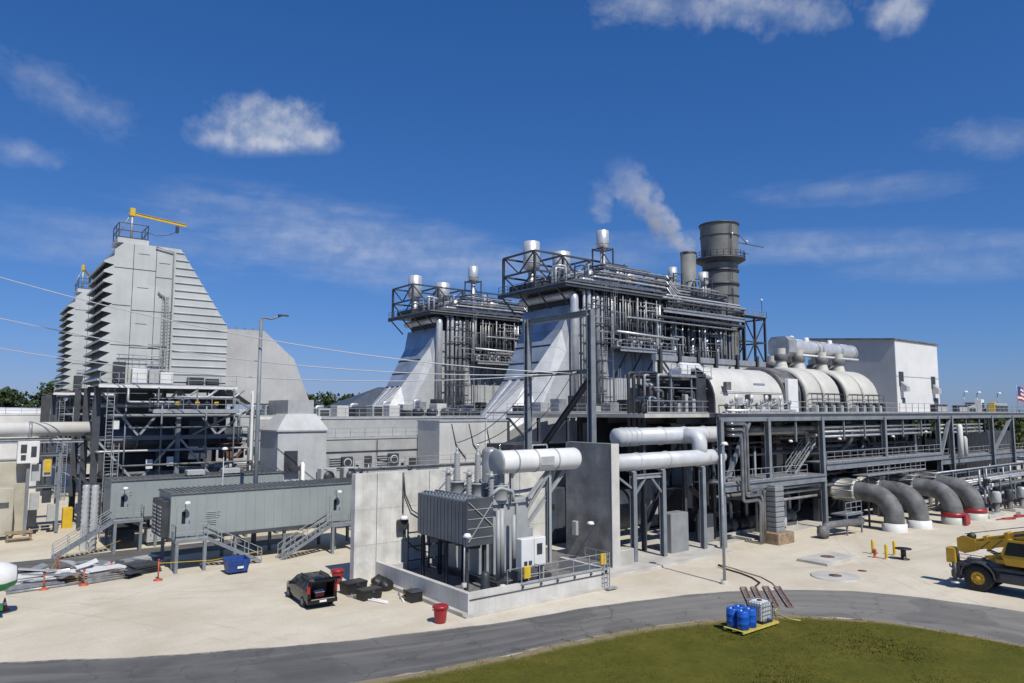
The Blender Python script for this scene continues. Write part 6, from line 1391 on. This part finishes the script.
def crane():
    t = T('mobile_crane','yellow rough terrain crane with a dark chassis parked at the right edge','crane',(0,0,0))
    c = B(t,'chassis',M.chas); c.bbox(-1.15,-4.0,.75,1.15,3.55,1.5,.06); c.bbox(-1.3,-3.9,1.5,1.3,3.4,1.75,.05); c.prism([(3.3,.6),(3.75,.75),(3.75,1.5),(3.3,1.75)],'x',-1.3,1.3)
    for y in (2.2,-2.2):
        for s in (-1,1):
            wheel(t,s*1.15,y,.86,.62,M.rubber,M.gold,.52)
            f = B(t,'fender',M.chas); pr=[]
            for k in range(9): a=PI*k/8; pr.append((y+1.05*math.cos(a),.95+1.0*math.sin(a)))
            for k in range(8,-1,-1): a=PI*k/8; pr.append((y+.97*math.cos(a),.95+.92*math.sin(a)))
            for k in range(8): f.prism([pr[k],pr[k+1],pr[16-k],pr[17-k]],'x',s*.8,s*1.52)
    for y in (3.6,-4.0):
        B(t,'outrigger_beam',M.chas).box(-1.35,y-.22,.7,1.35,y+.22,1.15)
        for s in (-1,1):
            o = B(t,'outrigger_jack',M.chas); o.tube([(s*1.4,y,.45),(s*1.4,y,1.7)],.14,12); B(o,'foot',M.galv).lathe((s*1.4,y,.34),[(.3,0),(.3,.06),(.1,.12),(0,.12)],14)
            B(t,'hazard_panel',M.boxd).box(s*1.0,y+(.23 if y>0 else -.25),.75,s*1.3,y+(.25 if y>0 else -.23),1.1)
    for y,l in ((.2,1.5),(-.9,.9)): B(t,'tool_box',M.boxd).bbox(-1.42,y-l/2,.85,-1.1,y+l/2,1.45,.04)
    B(t,'headlight',M.lamp).lathe((-.95,3.77,1.25),[(0,0),(.12,0),(.12,.06),(0,.07)],12,'y'); B(t,'headlight',M.lamp).lathe((.95,3.77,1.25),[(0,0),(.12,0),(.12,.06),(0,.07)],12,'y')
    B(t,'handrail',M.boxd).rail([(-1.25,3.3,1.75),(-1.25,1.9,1.75)],.55,.035,.7)
    B(t,'turntable',M.boxd).lathe((0,-.9,1.75),[(1.0,0),(1.0,.25),(0,.25)],28)
    u = B(t,'superstructure',M.gold)
    for s in (-1,1): u.prism([(1.5,1.98),(1.95,2.3),(-.4,2.85),(-2.4,4.0),(-3.2,4.0),(-3.3,2.0)],'x',s*.62,s*.82)
    u.box(-1.15,-3.3,2.0,1.15,1.2,2.25); u.bbox(-1.2,-4.4,2.0,1.2,-3.3,3.2,.08)
    B(t,'counterweight',M.chas).bbox(-1.25,-5.0,1.9,1.25,-4.4,3.0,.1)
    B(t,'engine_cover',M.gold).bbox(.85,-3.2,2.26,1.3,.2,3.1,.06)
    for z in (2.3,2.55): B(t,'louvre',M.boxd).box(1.301,-2.8,z+.1,1.32,-.2,z+.2)
    cb = B(t,'cab',M.gold); cb.prism([(.5,2.0),(.75,2.7),(.35,3.65),(-1.1,3.65),(-1.3,2.0)],'x',-1.5,-.86)
    B(cb,'side_window',M.glass).prism([(.55,2.65),(.3,3.5),(-1.0,3.5),(-1.1,2.65)],'x',-1.52,-1.501); B(cb,'windscreen',M.glass).add([(-1.45,.64,2.5),(-.9,.64,2.5),(-.9,.39,3.55),(-1.45,.39,3.55)],[(0,1,2,3)]); B(cb,'roof_window',M.glass).box(-1.4,-.9,3.652,-.95,.1,3.67)
    def along(y): return 2.85+(2.9-y)*.25
    bm = B(t,'boom',M.gold)
    for i,(y0,y1,w,h) in enumerate(((3.0,1.9,.50,.62),(1.9,.6,.62,.74),(.6,-4.6,.76,.90))): bm.beam((0,y0,along(y0)),(0,y1,along(y1)),w,h)
    for y,w in ((1.9,.68),(.6,.84)): B(t,'boom_collar',M.gold).beam((0,y+.12,along(y+.12)),(0,y-.12,along(y-.12)),w,w+.22)
    B(t,'boom_stripe',M.boxd).beam((-.39,.2,along(.2)+.1),(-.39,-3.8,along(-3.8)+.1),.02,.5)
    B(t,'boom_top_plate',M.boxd).beam((0,.4,along(.4)+.47),(0,-4.4,along(-4.4)+.47),.5,.05)
    h = B(t,'boom_head',M.gold)
    for s in (-.3,.22): h.prism([(2.6,2.45),(3.3,2.2),(3.75,2.45),(3.75,3.2),(3.2,3.4),(2.6,3.2)],'x',s,s+.08)
    for y,z in ((3.5,2.5),(3.45,3.1),(2.9,3.4)): B(t,'sheave',M.boxd).lathe((-.2,y,z),[(0,0),(.24,0),(.2,.06),(.24,.12),(0,.12)],16,'x'); B(t,'sheave',M.boxd).lathe((.05,y,z),[(0,0),(.24,0),(.2,.06),(.24,.12),(0,.12)],16,'x')
    hb = B(t,'hook_block',M.gold); hb.bbox(-.34,3.85,1.45,.34,4.5,2.5,.08); B(hb,'hook',M.boxd).tube([(0,4.2,1.45),(0,4.2,1.2),(0,4.3,1.08),(0,4.4,1.15),(0,4.38,1.3)],.05,8)
    B(t,'jib_extension',M.gold).beam((-.55,2.5,along(2.5)-.1),(-.6,-3.6,along(-3.6)-.05),.22,.5); 
    for k in range(8):
        y=2.2-k*.75; B(t,'jib_lattice',M.boxd).beam((-.67,y,along(y)-.3),(-.67,y-.6,along(y-.6)+.12),.04)
    B(t,'lift_cylinder',M.chas).tube([(0,1.2,2.35),(0,-.3,2.9)],.18,14); B(t,'lift_rod',M.chrome).tube([(0,1.2,2.35),(0,2.0,2.6)],.11,12)
    B(t,'hoist_rope',M.boxd).tube([(0,3.3,3.5),(0,-3.8,along(-3.8)+.75)],.025,5)
    B(t,'winch',M.boxd).lathe((-.4,-3.9,3.6),[(0,0),(.35,0),(.35,.05),(.25,.06),(.25,.74),(.35,.75),(.35,.8),(0,.8)],18,'x')
    flush(); put(t,(56.4,17.5,0),math.radians(1))
crane()
def mixer():
    t = T('cement_mixer','white and green drum mixer on a wheeled frame at the left picture edge','mixer',(2.0,52.5,0))
    pr = [(0,-1.2),(.6,-1.15),(.82,-.5),(.88,.3),(.82,1.0),(.56,1.55),(.46,1.6),(.42,1.3),(0,1.0)]
    B(t,'drum',M.white).lathe((2.0,52.5,2.35),pr,28,'x',-PI*.12,PI*1.12)
    B(t,'drum_base',M.green).lathe((2.0,52.5,2.35),pr,20,'x',-PI*.88,-PI*.12)
    B(t,'drum_band',M.green).lathe((2.0,52.5,2.35),[(.89,.2),(.93,.2),(.93,.42),(.89,.42)],28,'x')
    B(t,'opening',M.boxd).lathe((3.62,52.5,2.35),[(0,0),(.44,.0)],20,'x')
    for u in (1.0,2.6): B(t,'frame_post',M.green).beam((u,52.5,.5),(u,52.5,1.5),.25)
    B(t,'frame',M.green).box(-.6,52.0,.5,3.0,53.0,.7)
    for u in (.2,1.8):
        for s in (-1,1): B(t,'wheel',M.rubber).lathe((u,52.5+s*.7,.38),[(0,-.1),(.38,-.1),(.38,.1),(0,.1)],18,'y')
mixer()
# ================================================================== yard things
def bin_(p,lb):
    t = T('plastic_bin',lb,'bin',p,'red plastic bins'); x,y,z=p
    B(t,'body',M.red).lathe(p,[(0,.02),(.30,.02),(.33,.1),(.40,.86),(.40,.9)],24); B(t,'lid',M.red).lathe((x,y,z+.88),[(.46,-.04),(.47,.04),(.42,.10),(.3,.13),(0,.14)],24); 
    for s in (-1,1): B(t,'handle',M.red).tube([(x+s*.40,y-.12,z+.74),(x+s*.5,y-.08,z+.78),(x+s*.5,y+.08,z+.78),(x+s*.40,y+.12,z+.74)],.025,6)
bin_((22.7,35.8,0),'red plastic bin standing alone in front of the basin corner')
bin_((22.0,48.2,0),'red plastic bin between the black car and the end of the concrete wall')
for k,(x,y,w,d,h,rz,lb) in enumerate(((21.75,45.1,1.55,1.0,.78,.1,'black lidded tote box nearer the concrete wall, behind another tote'),(21.9,43.1,1.5,.85,.66,.15,'black lidded tote box nearest the open boot'))):
    t = T('tote_box',lb,'tote box',(0,0,0),'black tote boxes')
    B(t,'body',M.black).add([(-w/2+.06,-d/2+.05,0),(w/2-.06,-d/2+.05,0),(w/2-.06,d/2-.05,0),(-w/2+.06,d/2-.05,0),(-w/2,-d/2,h-.1),(w/2,-d/2,h-.1),(w/2,d/2,h-.1),(-w/2,d/2,h-.1)],[(3,2,1,0),(4,5,6,7),(0,1,5,4),(1,2,6,5),(2,3,7,6),(3,0,4,7)])
    B(t,'lid',M.black).bbox(-w/2-.04,-d/2-.04,h-.1,w/2+.04,d/2+.04,h,.04); B(t,'latch',M.boxd).box(-.1,-d/2-.07,h-.22,.1,-d/2-.03,h-.05)
    flush(); put(t,(x,y,0),rz)
def bag(x,y,s,lb,seed):
    q=random.Random(seed); b=ONE('rubbish_bag',M.black,lb,'bag','black rubbish bags'); pr=[]; n=18; rows=9
    ph=[q.uniform(0,6) for _ in range(6)]
    vs=[]; fs=[]; sm=[]
    for i in range(rows+1):
        t=i/rows; r=s*(.92*math.sin(PI*min(1,.18+t*.86)))**.7 if i<rows else s*.1
        for j in range(n):
            a=2*PI*j/n; k=1+.10*math.sin(3*a+ph[0]+t*3)+.07*math.sin(5*a+ph[1]-t*4)+.05*math.sin(9*a+ph[2])
            vs.append((x+r*k*math.cos(a),y+r*k*.85*math.sin(a),s*1.35*t*(1+.06*math.sin(2*a+ph[3]))))
    for i in range(rows):
        for j in range(n): fs.append((i*n+j,i*n+(j+1)%n,(i+1)*n+(j+1)%n,(i+1)*n+j)); sm.append(True)
    fs.append(tuple(rows*n+j for j in range(n))); sm.append(False); b.add(vs,fs,sm)
bag(24.0,45.9,.55,'black rubbish bag against the basin wall, back one of the pair',1); bag(23.75,44.4,.62,'black rubbish bag in front of the other by the basin wall',2)
t = T('black_crate','black crate with brown scraps on top against the basin side wall','crate',(23.9,40.9,0))
B(t,'body',M.black).bbox(23.45,40.4,0,24.3,41.2,.62,.05); B(t,'rim',M.boxd).bbox(23.4,40.35,.62,24.35,41.25,.69,.03)
sc_ = ONE('timber_scrap',M.wood,'brown broken timber scraps leaning behind the black crate','timber'); 
for a,b in (((23.5,41.9,0),(24.0,41.3,.8)),((23.9,42.0,0),(23.5,41.4,.7)),((23.4,41.8,.05),(24.2,41.9,.35)),((23.6,42.0,0),(24.2,41.4,.75))): sc_.beam(a,b,.14,.04)
for k,(a,b,lb) in enumerate((((21.0,44.4,.06),(22.2,41.2,.06),'white plastic pipe on the sand by the tote, left one'),((21.3,44.5,.06),(22.4,41.4,.06),'white plastic pipe on the sand by the tote, right one'),((24.0,43.0,.06),(23.2,40.9,.06),'white plastic pipe lying between the bags and the crate'))):
    ONE('plastic_pipe',M.white,lb,'pipe').tube([a,b],.06,8)
t = T('waste_skip','blue metal rubbish skip standing before the front enclosure stair','skip',(17.4,56.0,0))
B(t,'body',M.dblu).add([(16.55,55.2,.2),(18.35,55.2,.2),(18.35,56.6,.2),(16.55,56.6,.2),(16.3,54.9,1.35),(18.55,54.9,1.35),(18.55,56.8,1.5),(16.3,56.8,1.5),(16.42,55.02,1.35),(18.43,55.02,1.35),(18.43,56.7,1.5),(16.42,56.7,1.5),(16.6,55.3,.5),(18.25,55.3,.5),(18.25,56.5,.5),(16.6,56.5,.5)],[(3,2,1,0),(0,1,5,4),(1,2,6,5),(2,3,7,6),(3,0,4,7),(4,5,9,8),(5,6,10,9),(6,7,11,10),(7,4,8,11),(8,9,13,12),(9,10,14,13),(10,11,15,14),(11,8,12,15),(12,13,14,15)])
for u in (16.5,17.1,17.8,18.4): B(t,'rib',M.dblu).beam((u,54.88+.05,1.3),(u+(.1 if u<17.4 else -.1),55.17,.25),.09)
B(t,'notice',M.white).box(17.3,54.98,.55,17.9,55.02,.75)
for u in (16.7,18.2): B(t,'castor',M.rubber).lathe((u,55.4,.11),[(0,-.05),(.11,-.05),(.11,.05),(0,.05)],12,'x')
flush()
t.scale = (.74,.74,.78)
# drums, tank and pallet on the lawn
def pallet(name,lb,x,y,w,d,z,m):
    t = T(name,lb,'pallet',(x,y,z))
    for v in (0,.5,1): B(t,'runner',m).box(x-w/2,y-d/2+v*(d-.1),z,x+w/2,y-d/2+v*(d-.1)+.1,z+.1)
    dk = B(t,'deck',m)
    n=int(w/.19)
    for k in range(n): dk.box(x-w/2+k*w/n,y-d/2,z+.1,x-w/2+k*w/n+.13,y+d/2,z+.13)
    return t
pallet('yellow_pallet','yellow timber pallet on the lawn carrying blue drums and a white tank',35.65,24.15,3.4,1.25,.17,M.pal)
zz=.302
for k,(x,y,lb) in enumerate(((34.42,23.86,'front blue drum on the left end of the yellow pallet'),(34.42,24.52,'back left blue drum on the yellow pallet'),(35.1,23.86,'front blue drum next to the white tank on the pallet'),(35.1,24.52,'back blue drum next to the white tank on the pallet'))):
    t = T('plastic_drum',lb,'drum',(x,y,zz),'blue plastic drums on the pallet')
    B(t,'body',M.blue).lathe((x,y,zz),[(0,0),(.30,0),(.325,.03),(.325,.29),(.335,.31),(.325,.33),(.325,.64),(.335,.66),(.325,.68),(.32,.93),(.29,.99),(.28,.97),(0,.96)],24)
    for s in (-.13,.13): B(t,'bung',M.black if s>0 else M.white).lathe((x+s,y,zz+.96),[(.045,0),(.045,.05),(0,.05)],10)
t = T('bulk_container','white square liquid container in a wire cage on the yellow pallet','tank',(36.45,24.15,zz))
B(t,'bottle',M.ibc).bbox(36.0,23.7,zz+.14,36.9,24.6,zz+1.12,.08); B(t,'base',M.black).bbox(35.95,23.65,zz,36.95,24.65,zz+.13,.03)
cg = B(t,'cage',M.galv)
for k in range(7):
    f=k/6; x=35.96+.98*f; y=23.66+.98*f
    for v in (23.66,24.64): cg.beam((x,v,zz+.13),(x,v,zz+1.14),.022)
    for u in (35.96,36.94): cg.beam((u,y,zz+.13),(u,y,zz+1.14),.022)
for z in (.25,.46,.67,.9,1.14):
    for v in (23.66,24.64): cg.beam((35.96,v,zz+z),(36.94,v,zz+z),.022)
    for u in (35.96,36.94): cg.beam((u,23.66,zz+z),(u,24.64,zz+z),.022)
B(t,'cap',M.black).lathe((36.45,24.15,zz+1.12),[(.14,0),(.14,.05),(0,.06)],14); B(t,'valve',M.blue).lathe((36.45,23.62,zz+.24),[(0,-.1),(.06,-.1),(.06,.04),(0,.04)],10,'y')
for k,(a,b) in enumerate((((43.3,29.9),(39.4,26.6)),((43.9,29.5),(39.9,26.1)),((44.7,29.1),(40.6,25.7)),((45.3,28.6),(41.3,25.2)))):
    t = T('hose_ramp',('leftmost of four rusty brown ramps laid across the road by the tank','second from left of four rusty brown ramps across the road','third from left of four rusty brown ramps across the road','rightmost of four rusty brown ramps laid across the road')[k],'hose ramp',(*a,0),'rusty ramps across the road')
    A=Vector((*a,.02)); Z=Vector((*b,.02)); d=(Z-A).normalized(); s=Vector((-d.y,d.x,0))*.17
    for e in (-1,1): B(t,'side_rail',M.ramp).beam(A+s*e+Vector((0,0,.06)),Z+s*e+Vector((0,0,.06)),.06,.09)
    r_=B(t,'rung',M.ramp); L=(Z-A).length; n=int(L/.42)
    for i in range(n+1): r_.beam(A+d*(L*i/n)-s+Vector((0,0,.05)),A+d*(L*i/n)+s+Vector((0,0,.05)),.05,.05)
ONE('drain_hose',M.black,'dark hose curving over the sand from the lamp pole to the rusty ramps','hose').tube([(47.5,35.0,.16),(47.2,34.0,.06),(46.9,32.6,.05),(46.3,31.2,.05),(45.4,30.0,.05),(44.3,29.6,.05)],.06,7)
ONE('drain_hose',M.wood,'thin tan hose running beside the dark hose to the rusty ramps','hose').tube([(47.8,35.2,.14),(47.9,33.9,.05),(47.4,32.4,.05),(47.0,30.9,.05),(46.0,29.4,.05),(45.2,28.6,.05)],.035,7)
ONE('garden_hose',M.pal,'pale yellow hose end lying in the grass right of the pallet','hose').tube([(40.6,25.6,.07),(39.6,25.2,.10),(38.7,24.4,.24),(38.3,23.4,.25),(38.5,22.9,.25)],.03,6)
for k,(x,y,lb) in enumerate(((62.2,30.1,'yellow steel bollard at the back left of the trio'),(60.9,28.4,'yellow steel bollard nearest the road in the trio'),(63.0,28.7,'yellow steel bollard at the right of the trio'))):
    t = T('bollard',lb,'bollard',(x,y,0),'yellow bollards on the sand'); B(t,'post',M.yel).lathe((x,y,0),[(.13,0),(.13,1.1),(.09,1.18),(0,1.2)],14); B(t,'base',M.slab).lathe((x,y,0),[(.26,0),(.26,.05),(.13,.07)],14)
t = T('hydrant','small orange-red hydrant between the yellow bollards','hydrant',(60.8,29.3,0)); B(t,'barrel',M.orange).lathe((60.8,29.3,0),[(.18,0),(.18,.05),(.11,.07),(.11,.5),(.16,.52),(.14,.66),(.04,.74),(0,.74)],14); B(t,'outlet',M.orange).lathe((60.8,29.3,.4),[(0,-.22),(.07,-.22),(.07,.22),(0,.22)],10,'y')
t = T('cable_reel','empty black cable reel used as a table beside the bollards','reel',(61.9,27.5,0)); B(t,'drum',M.black).lathe((61.9,27.5,0),[(.45,0),(.45,.06),(.2,.07),(.2,.82),(.62,.83),(.62,.9),(0,.9)],22)
# ---------------------------------------------------------------- scrap lay-down area (left)
def sheet_stack(x,y,w,d,n,rz,m,lb,z=0,name='sheet_stack'):
    q=random.Random(int(x*31+y)); b=ONE(name,m,lb,'scrap metal'); 
    for i in range(n):
        a=rz+q.uniform(-.07,.07); ox,oy=q.uniform(-.12,.12),q.uniform(-.12,.12); c,s=math.cos(a),math.sin(a)
        vs=[]
        for zz_ in (z+.012+i*.075,z+.07+i*.075):
            for px,py in ((-w/2,-d/2),(w/2,-d/2),(w/2,d/2),(-w/2,d/2)): vs.append((x+ox+px*c-py*s,y+oy+px*s+py*c,zz_))
        b.add(vs,[(3,2,1,0),(4,5,6,7),(0,1,5,4),(1,2,6,5),(2,3,7,6),(3,0,4,7)])
sheet_stack(4.5,62.3,2.6,1.3,6,.1,M.white,'white panel stack just right of the green mixer'); sheet_stack(6.6,62.6,3.0,1.0,4,.2,M.white,'long white panel stack next along the scrap row')
sheet_stack(9.4,63.6,3.4,1.2,3,.1,M.sheet,'pale sheet stack in the middle of the scrap row'); sheet_stack(11.3,64.3,2.4,1.3,4,.3,M.alud,'silver sheet stack at the back of the scrap row')
sheet_stack(5.2,59.8,3.2,1.5,3,.15,M.sheet,'flat grey sheets in front of the white panels'); sheet_stack(7.8,60.9,2.2,1.4,5,.0,M.wood,'brown plywood stack in the scrap row')
sheet_stack(9.2,59.4,2.6,1.4,9,.12,M.sheet,'tall stack of grey grating in front'); sheet_stack(12.0,60.6,2.0,1.6,8,.2,M.boxd,'dark slab on timber at the right end of the scrap row'); sheet_stack(11.8,62.5,2.4,1.1,5,.9,M.dblue,'dark blue folded sheets behind the dark slab')
sheet_stack(13.0,64.2,1.6,1.3,6,.4,M.box,'pale grey block stack near the enclosure legs'); sheet_stack(9.2,59.4,2.4,1.2,2,.2,M.white,'white sheets on top of the grey grating stack',.72)
q = random.Random(77)
for k,(x,y,l,a,m,r,lb) in enumerate(((3.6,63.8,5.5,.12,M.white,.22,'thick white duct length lying behind the panels'),(8.6,64.4,5.0,.2,M.alu,.12,'silver pipe length at the back of the scrap row'),(7.2,61.6,5.5,.08,M.galv,.09,'thin galvanised pipe across the middle of the scrap'),(5.0,60.8,6.0,.18,M.wood,.09,'long timber baulk in front of the white panels'),(9.8,61.7,5.0,.25,M.rust,.08,'rusty bar lying across the scrap row'),(6.0,58.9,5.0,.1,M.sheet,.08,'grey angle bar at the front of the scrap'),(13.4,62.6,2.5,.5,M.white,.15,'short white duct piece near the dark blue sheets'))):
    ONE('pipe_length',m,lb,'pipe').tube([(x-l/2*math.cos(a),y-l/2*math.sin(a),r+.02),(x+l/2*math.cos(a),y+l/2*math.sin(a),r+.02)],r,9)
q2 = random.Random(5)
for k,lb in enumerate(('crumpled silver sheet on top of the long white panels','bent grey sheet beside the plywood','folded pale sheet near the rusty bar','dark grating panel between the white panels','short silver offcut by the front barrier post','tilted white offcut at the back of the scrap','twisted grey offcut near the dark slab','small pale sheet on the pale sheet stack','rusty plate in front of the plywood','grey lattice piece by the middle barrier post','silver duct flap behind the grey grating','dull plate at the left end of the scrap row')):
    x=q2.uniform(3.8,12.5); y=q2.uniform(59,64.6); a=q2.uniform(0,3); w_=q2.uniform(.5,1.3); d_=q2.uniform(.3,.8); z=q2.uniform(.35,.6); tl=q2.uniform(.05,.45)
    c_,s_=math.cos(a),math.sin(a); pts=[]
    for px_,py_,pz_ in ((-w_,-d_,0),(0,-d_,.12),(w_,-d_,tl),(w_,d_,tl+.1),(0,d_,.2),(-w_,d_,.05)): pts.append((x+px_*c_-py_*s_,y+px_*s_+py_*c_,z+pz_))
    lo_=[(p_[0],p_[1],p_[2]-.05) for p_ in pts]
    ONE('metal_offcut',(M.sheet,M.alu,M.white,M.boxg,M.alud,M.white,M.sheet,M.box,M.rust,M.dsteel,M.alu,M.boxd)[k],lb,'scrap metal').add(pts+lo_,[(0,1,4,5),(1,2,3,4),(11,10,7,6),(10,9,8,7)]+[(i,6+i,6+(i+1)%6,(i+1)%6) for i in range(6)])
for k,(x,y,lb) in enumerate(((7.0,65.0,'orange barrier post at the back left of the scrap row'),(5.6,58.8,'orange barrier post at the front left of the scrap'),(9.9,60.6,'orange barrier post in the middle of the scrap'),(12.3,56.9,'tall orange barrier post before the front enclosure platform'),(7.9,58.5,'orange barrier post in front of the plywood'))):
    t = T('barrier_post',lb,'barrier post',(x,y,0),'orange barrier posts round the scrap'); h=1.0 if k!=3 else 1.4
    B(t,'post',M.orange).tube([(x,y,.05),(x,y,h)],.05,10); B(t,'base',M.orange).lathe((x,y,0),[(.32,0),(.3,.08),(.09,.16)],14); B(t,'cap',M.red).lathe((x,y,h),[(.09,0),(.09,.08),(0,.1)],10)
for k,(a,b,lb) in enumerate((((5.6,58.8,1.0),(7.0,65.0,1.0),'yellow tape between the two left barrier posts'),((12.3,56.9,1.2),(20.0,58.0,1.0),'yellow tape from the tall barrier post to the enclosure platform'),((7.0,65.0,1.0),(12.0,70.0,1.0),'yellow tape from the back barrier post to the rear enclosure'))):
    A,Z=Vector(a),Vector(b); m_=(A+Z)/2-Vector((0,0,.25)); bb=ONE('barrier_tape',M.yel,lb,'tape'); bb.beam(A,m_,.015,.04); bb.beam(m_,Z,.015,.04)
t = T('traffic_cone','orange traffic cone under the mixer drum at the left edge','cone',(3.2,54.2,0)); B(t,'body',M.orange).lathe((3.2,54.2,.04),[(.2,0),(.03,.7),(0,.7)],16); B(t,'base',M.orange).box(2.95,53.95,0,3.45,54.45,.04); B(t,'stripe',M.white).lathe((3.2,54.2,.34),[(.132,0),(.092,.18)],16)
# ================================================================== trees and far buildings
def tree(x,y,h,r,lb,m,n=900,seed=0,leaf=.5):
    q=random.Random(seed); t=T('tree',lb,'tree',(x,y,0),'trees beyond the plant')
    tr=B(t,'trunk',M.bark); tr.tube([(x,y,0),(x+.1,y,h*.3),(x+q.uniform(-.4,.4),y,h*.62)],[h*.022,h*.017,h*.008],8)
    c=B(t,'crown',m); lobes=[]
    for k in range(13):
        a=q.uniform(0,2*PI); d=r*q.uniform(.15,.72); z=h*q.uniform(.42,.86); lobes.append((x+d*math.cos(a),y+d*math.sin(a),z,r*q.uniform(.24,.45)))
    for L in lobes[:5]: tr.tube([(x,y,h*.3),((x+L[0])/2,(y+L[1])/2,h*.48),L[:3]],[h*.01,h*.007,h*.003],6)
    for k in range(n):
        L=q.choice(lobes); v=Vector((q.gauss(0,1),q.gauss(0,1),q.gauss(0,.8))).normalized()*L[3]*(q.random()**.4)
        p=Vector(L[:3])+v; s=leaf*q.uniform(.6,1.5); a=Vector((q.gauss(0,1),q.gauss(0,1),q.gauss(0,1))).normalized(); b=a.cross(Vector((q.gauss(0,1),q.gauss(0,1),q.gauss(0,1)))).normalized()
        c.add([p-a*s-b*s*.6,p+a*s-b*s*.6,p+a*s*.7+b*s*.6,p-a*s*.7+b*s*.6],[(0,1,2,3)])
for k,(x,y,h,r) in enumerate(((6,196,18.5,7),(14,205,20.5,8),(22,200,19.5,7.5),(29,206,17,7),(-4,200,15,7),(38,212,15,7),(1,210,16.5,6))):
    tree(x,y,h,r,('bushy dark tree second from the left behind the white tank','tallest dark tree of the clump behind the white tank','dark tree in the clump just left of the far intake house','dark tree mostly hidden behind the far intake house','low dark tree at the extreme left behind the tank','low tree peeping between the intake houses','dark tree at the back of the left clump')[k],M.leaf,2600,k,.36)
for k,(x,y,h,r) in enumerate(((98,240,19,7),(106,246,20,8),(114,242,19.5,7),(123,247,20.5,8),(131,244,19,7),(91,250,19.5,7))):
    tree(x,y,h,r,('low tree above the turbine enclosure, second from left','low tree above the turbine enclosure, third from left','low tree left of the grey roof','tree behind the grey sloped roof','tree hidden behind the far boiler duct','leftmost low tree above the turbine enclosure')[k],M.leaf,2000,20+k,.42)
for k in range(9):
    x=150+k*7.5; y=62+((k*37)%11)*2.2
    tree(x,y,8.5+((k*13)%7)*.6,5,('olive tree behind the deck, first of the right row','olive tree behind the deck, second in the right row','olive tree behind the deck, third in the right row','olive tree behind the deck, fourth in the right row','olive tree behind the deck, fifth in the right row','olive tree behind the deck, sixth in the right row','olive tree behind the deck, seventh in the right row','olive tree behind the deck, eighth in the right row','olive tree behind the deck, last in the right row')[k],M.leaf2,800,50+k,.42)
for k in range(10):
    tree(186+k*8.5,59+(k%3)*4.5+(k%2)*2,10.5+((k*7)%5)*.7,6,('olive tree at the far right edge, first beyond the deck end','olive tree at the far right edge, second beyond the deck end','olive tree at the far right edge, third beyond the deck end','olive tree at the far right edge, fourth beyond the deck end','olive tree at the far right edge, fifth beyond the deck end','olive tree at the far right edge, sixth beyond the deck end','olive tree at the far right edge, seventh beyond the deck end','olive tree at the far right edge, eighth beyond the deck end','olive tree at the far right edge, ninth beyond the deck end','olive tree at the far right edge, tenth beyond the deck end')[k],M.leaf2,1300,80+k,.45)
w = B(None,'treeline',M.leaf,kind='stuff',label='far low belt of woods along the horizon',category='woods',at=(0,0,0))
q = random.Random(99)
for k in range(9000):
    a=q.uniform(-.35,1.75); d=q.uniform(560,760); x,y=d*math.sin(a),d*math.cos(a); z=q.uniform(0,9.5+1.6*math.sin(a*23)+1.2*math.sin(a*61)); s=q.uniform(1.4,3.2); b=q.uniform(-.6,.6)
    w.add([(x-s*math.cos(a),y+s*math.sin(a),z-s*.7+b),(x+s*math.cos(a),y-s*math.sin(a),z-s*.7-b),(x+s*.6*math.cos(a),y-s*.6*math.sin(a),z+s*.8),(x-s*.7*math.cos(a),y+s*.7*math.sin(a),z+s*.7)],[(0,1,2,3)])
t = T('warehouse','low building with a wide dark grey sloped roof left of the far boiler duct','building',(85,175,0))
B(t,'wall',M.offw).box(73,168,0,104,184,10.8)
B(t,'roof',M.dblue).add([(72.5,167.5,10.8),(104.5,167.5,10.8),(104.5,184.5,10.8),(72.5,184.5,10.8),(91,176,18.6),(98,176,18.6)],[(0,1,5,4),(1,2,5),(2,3,4,5),(3,0,4)])
flush()
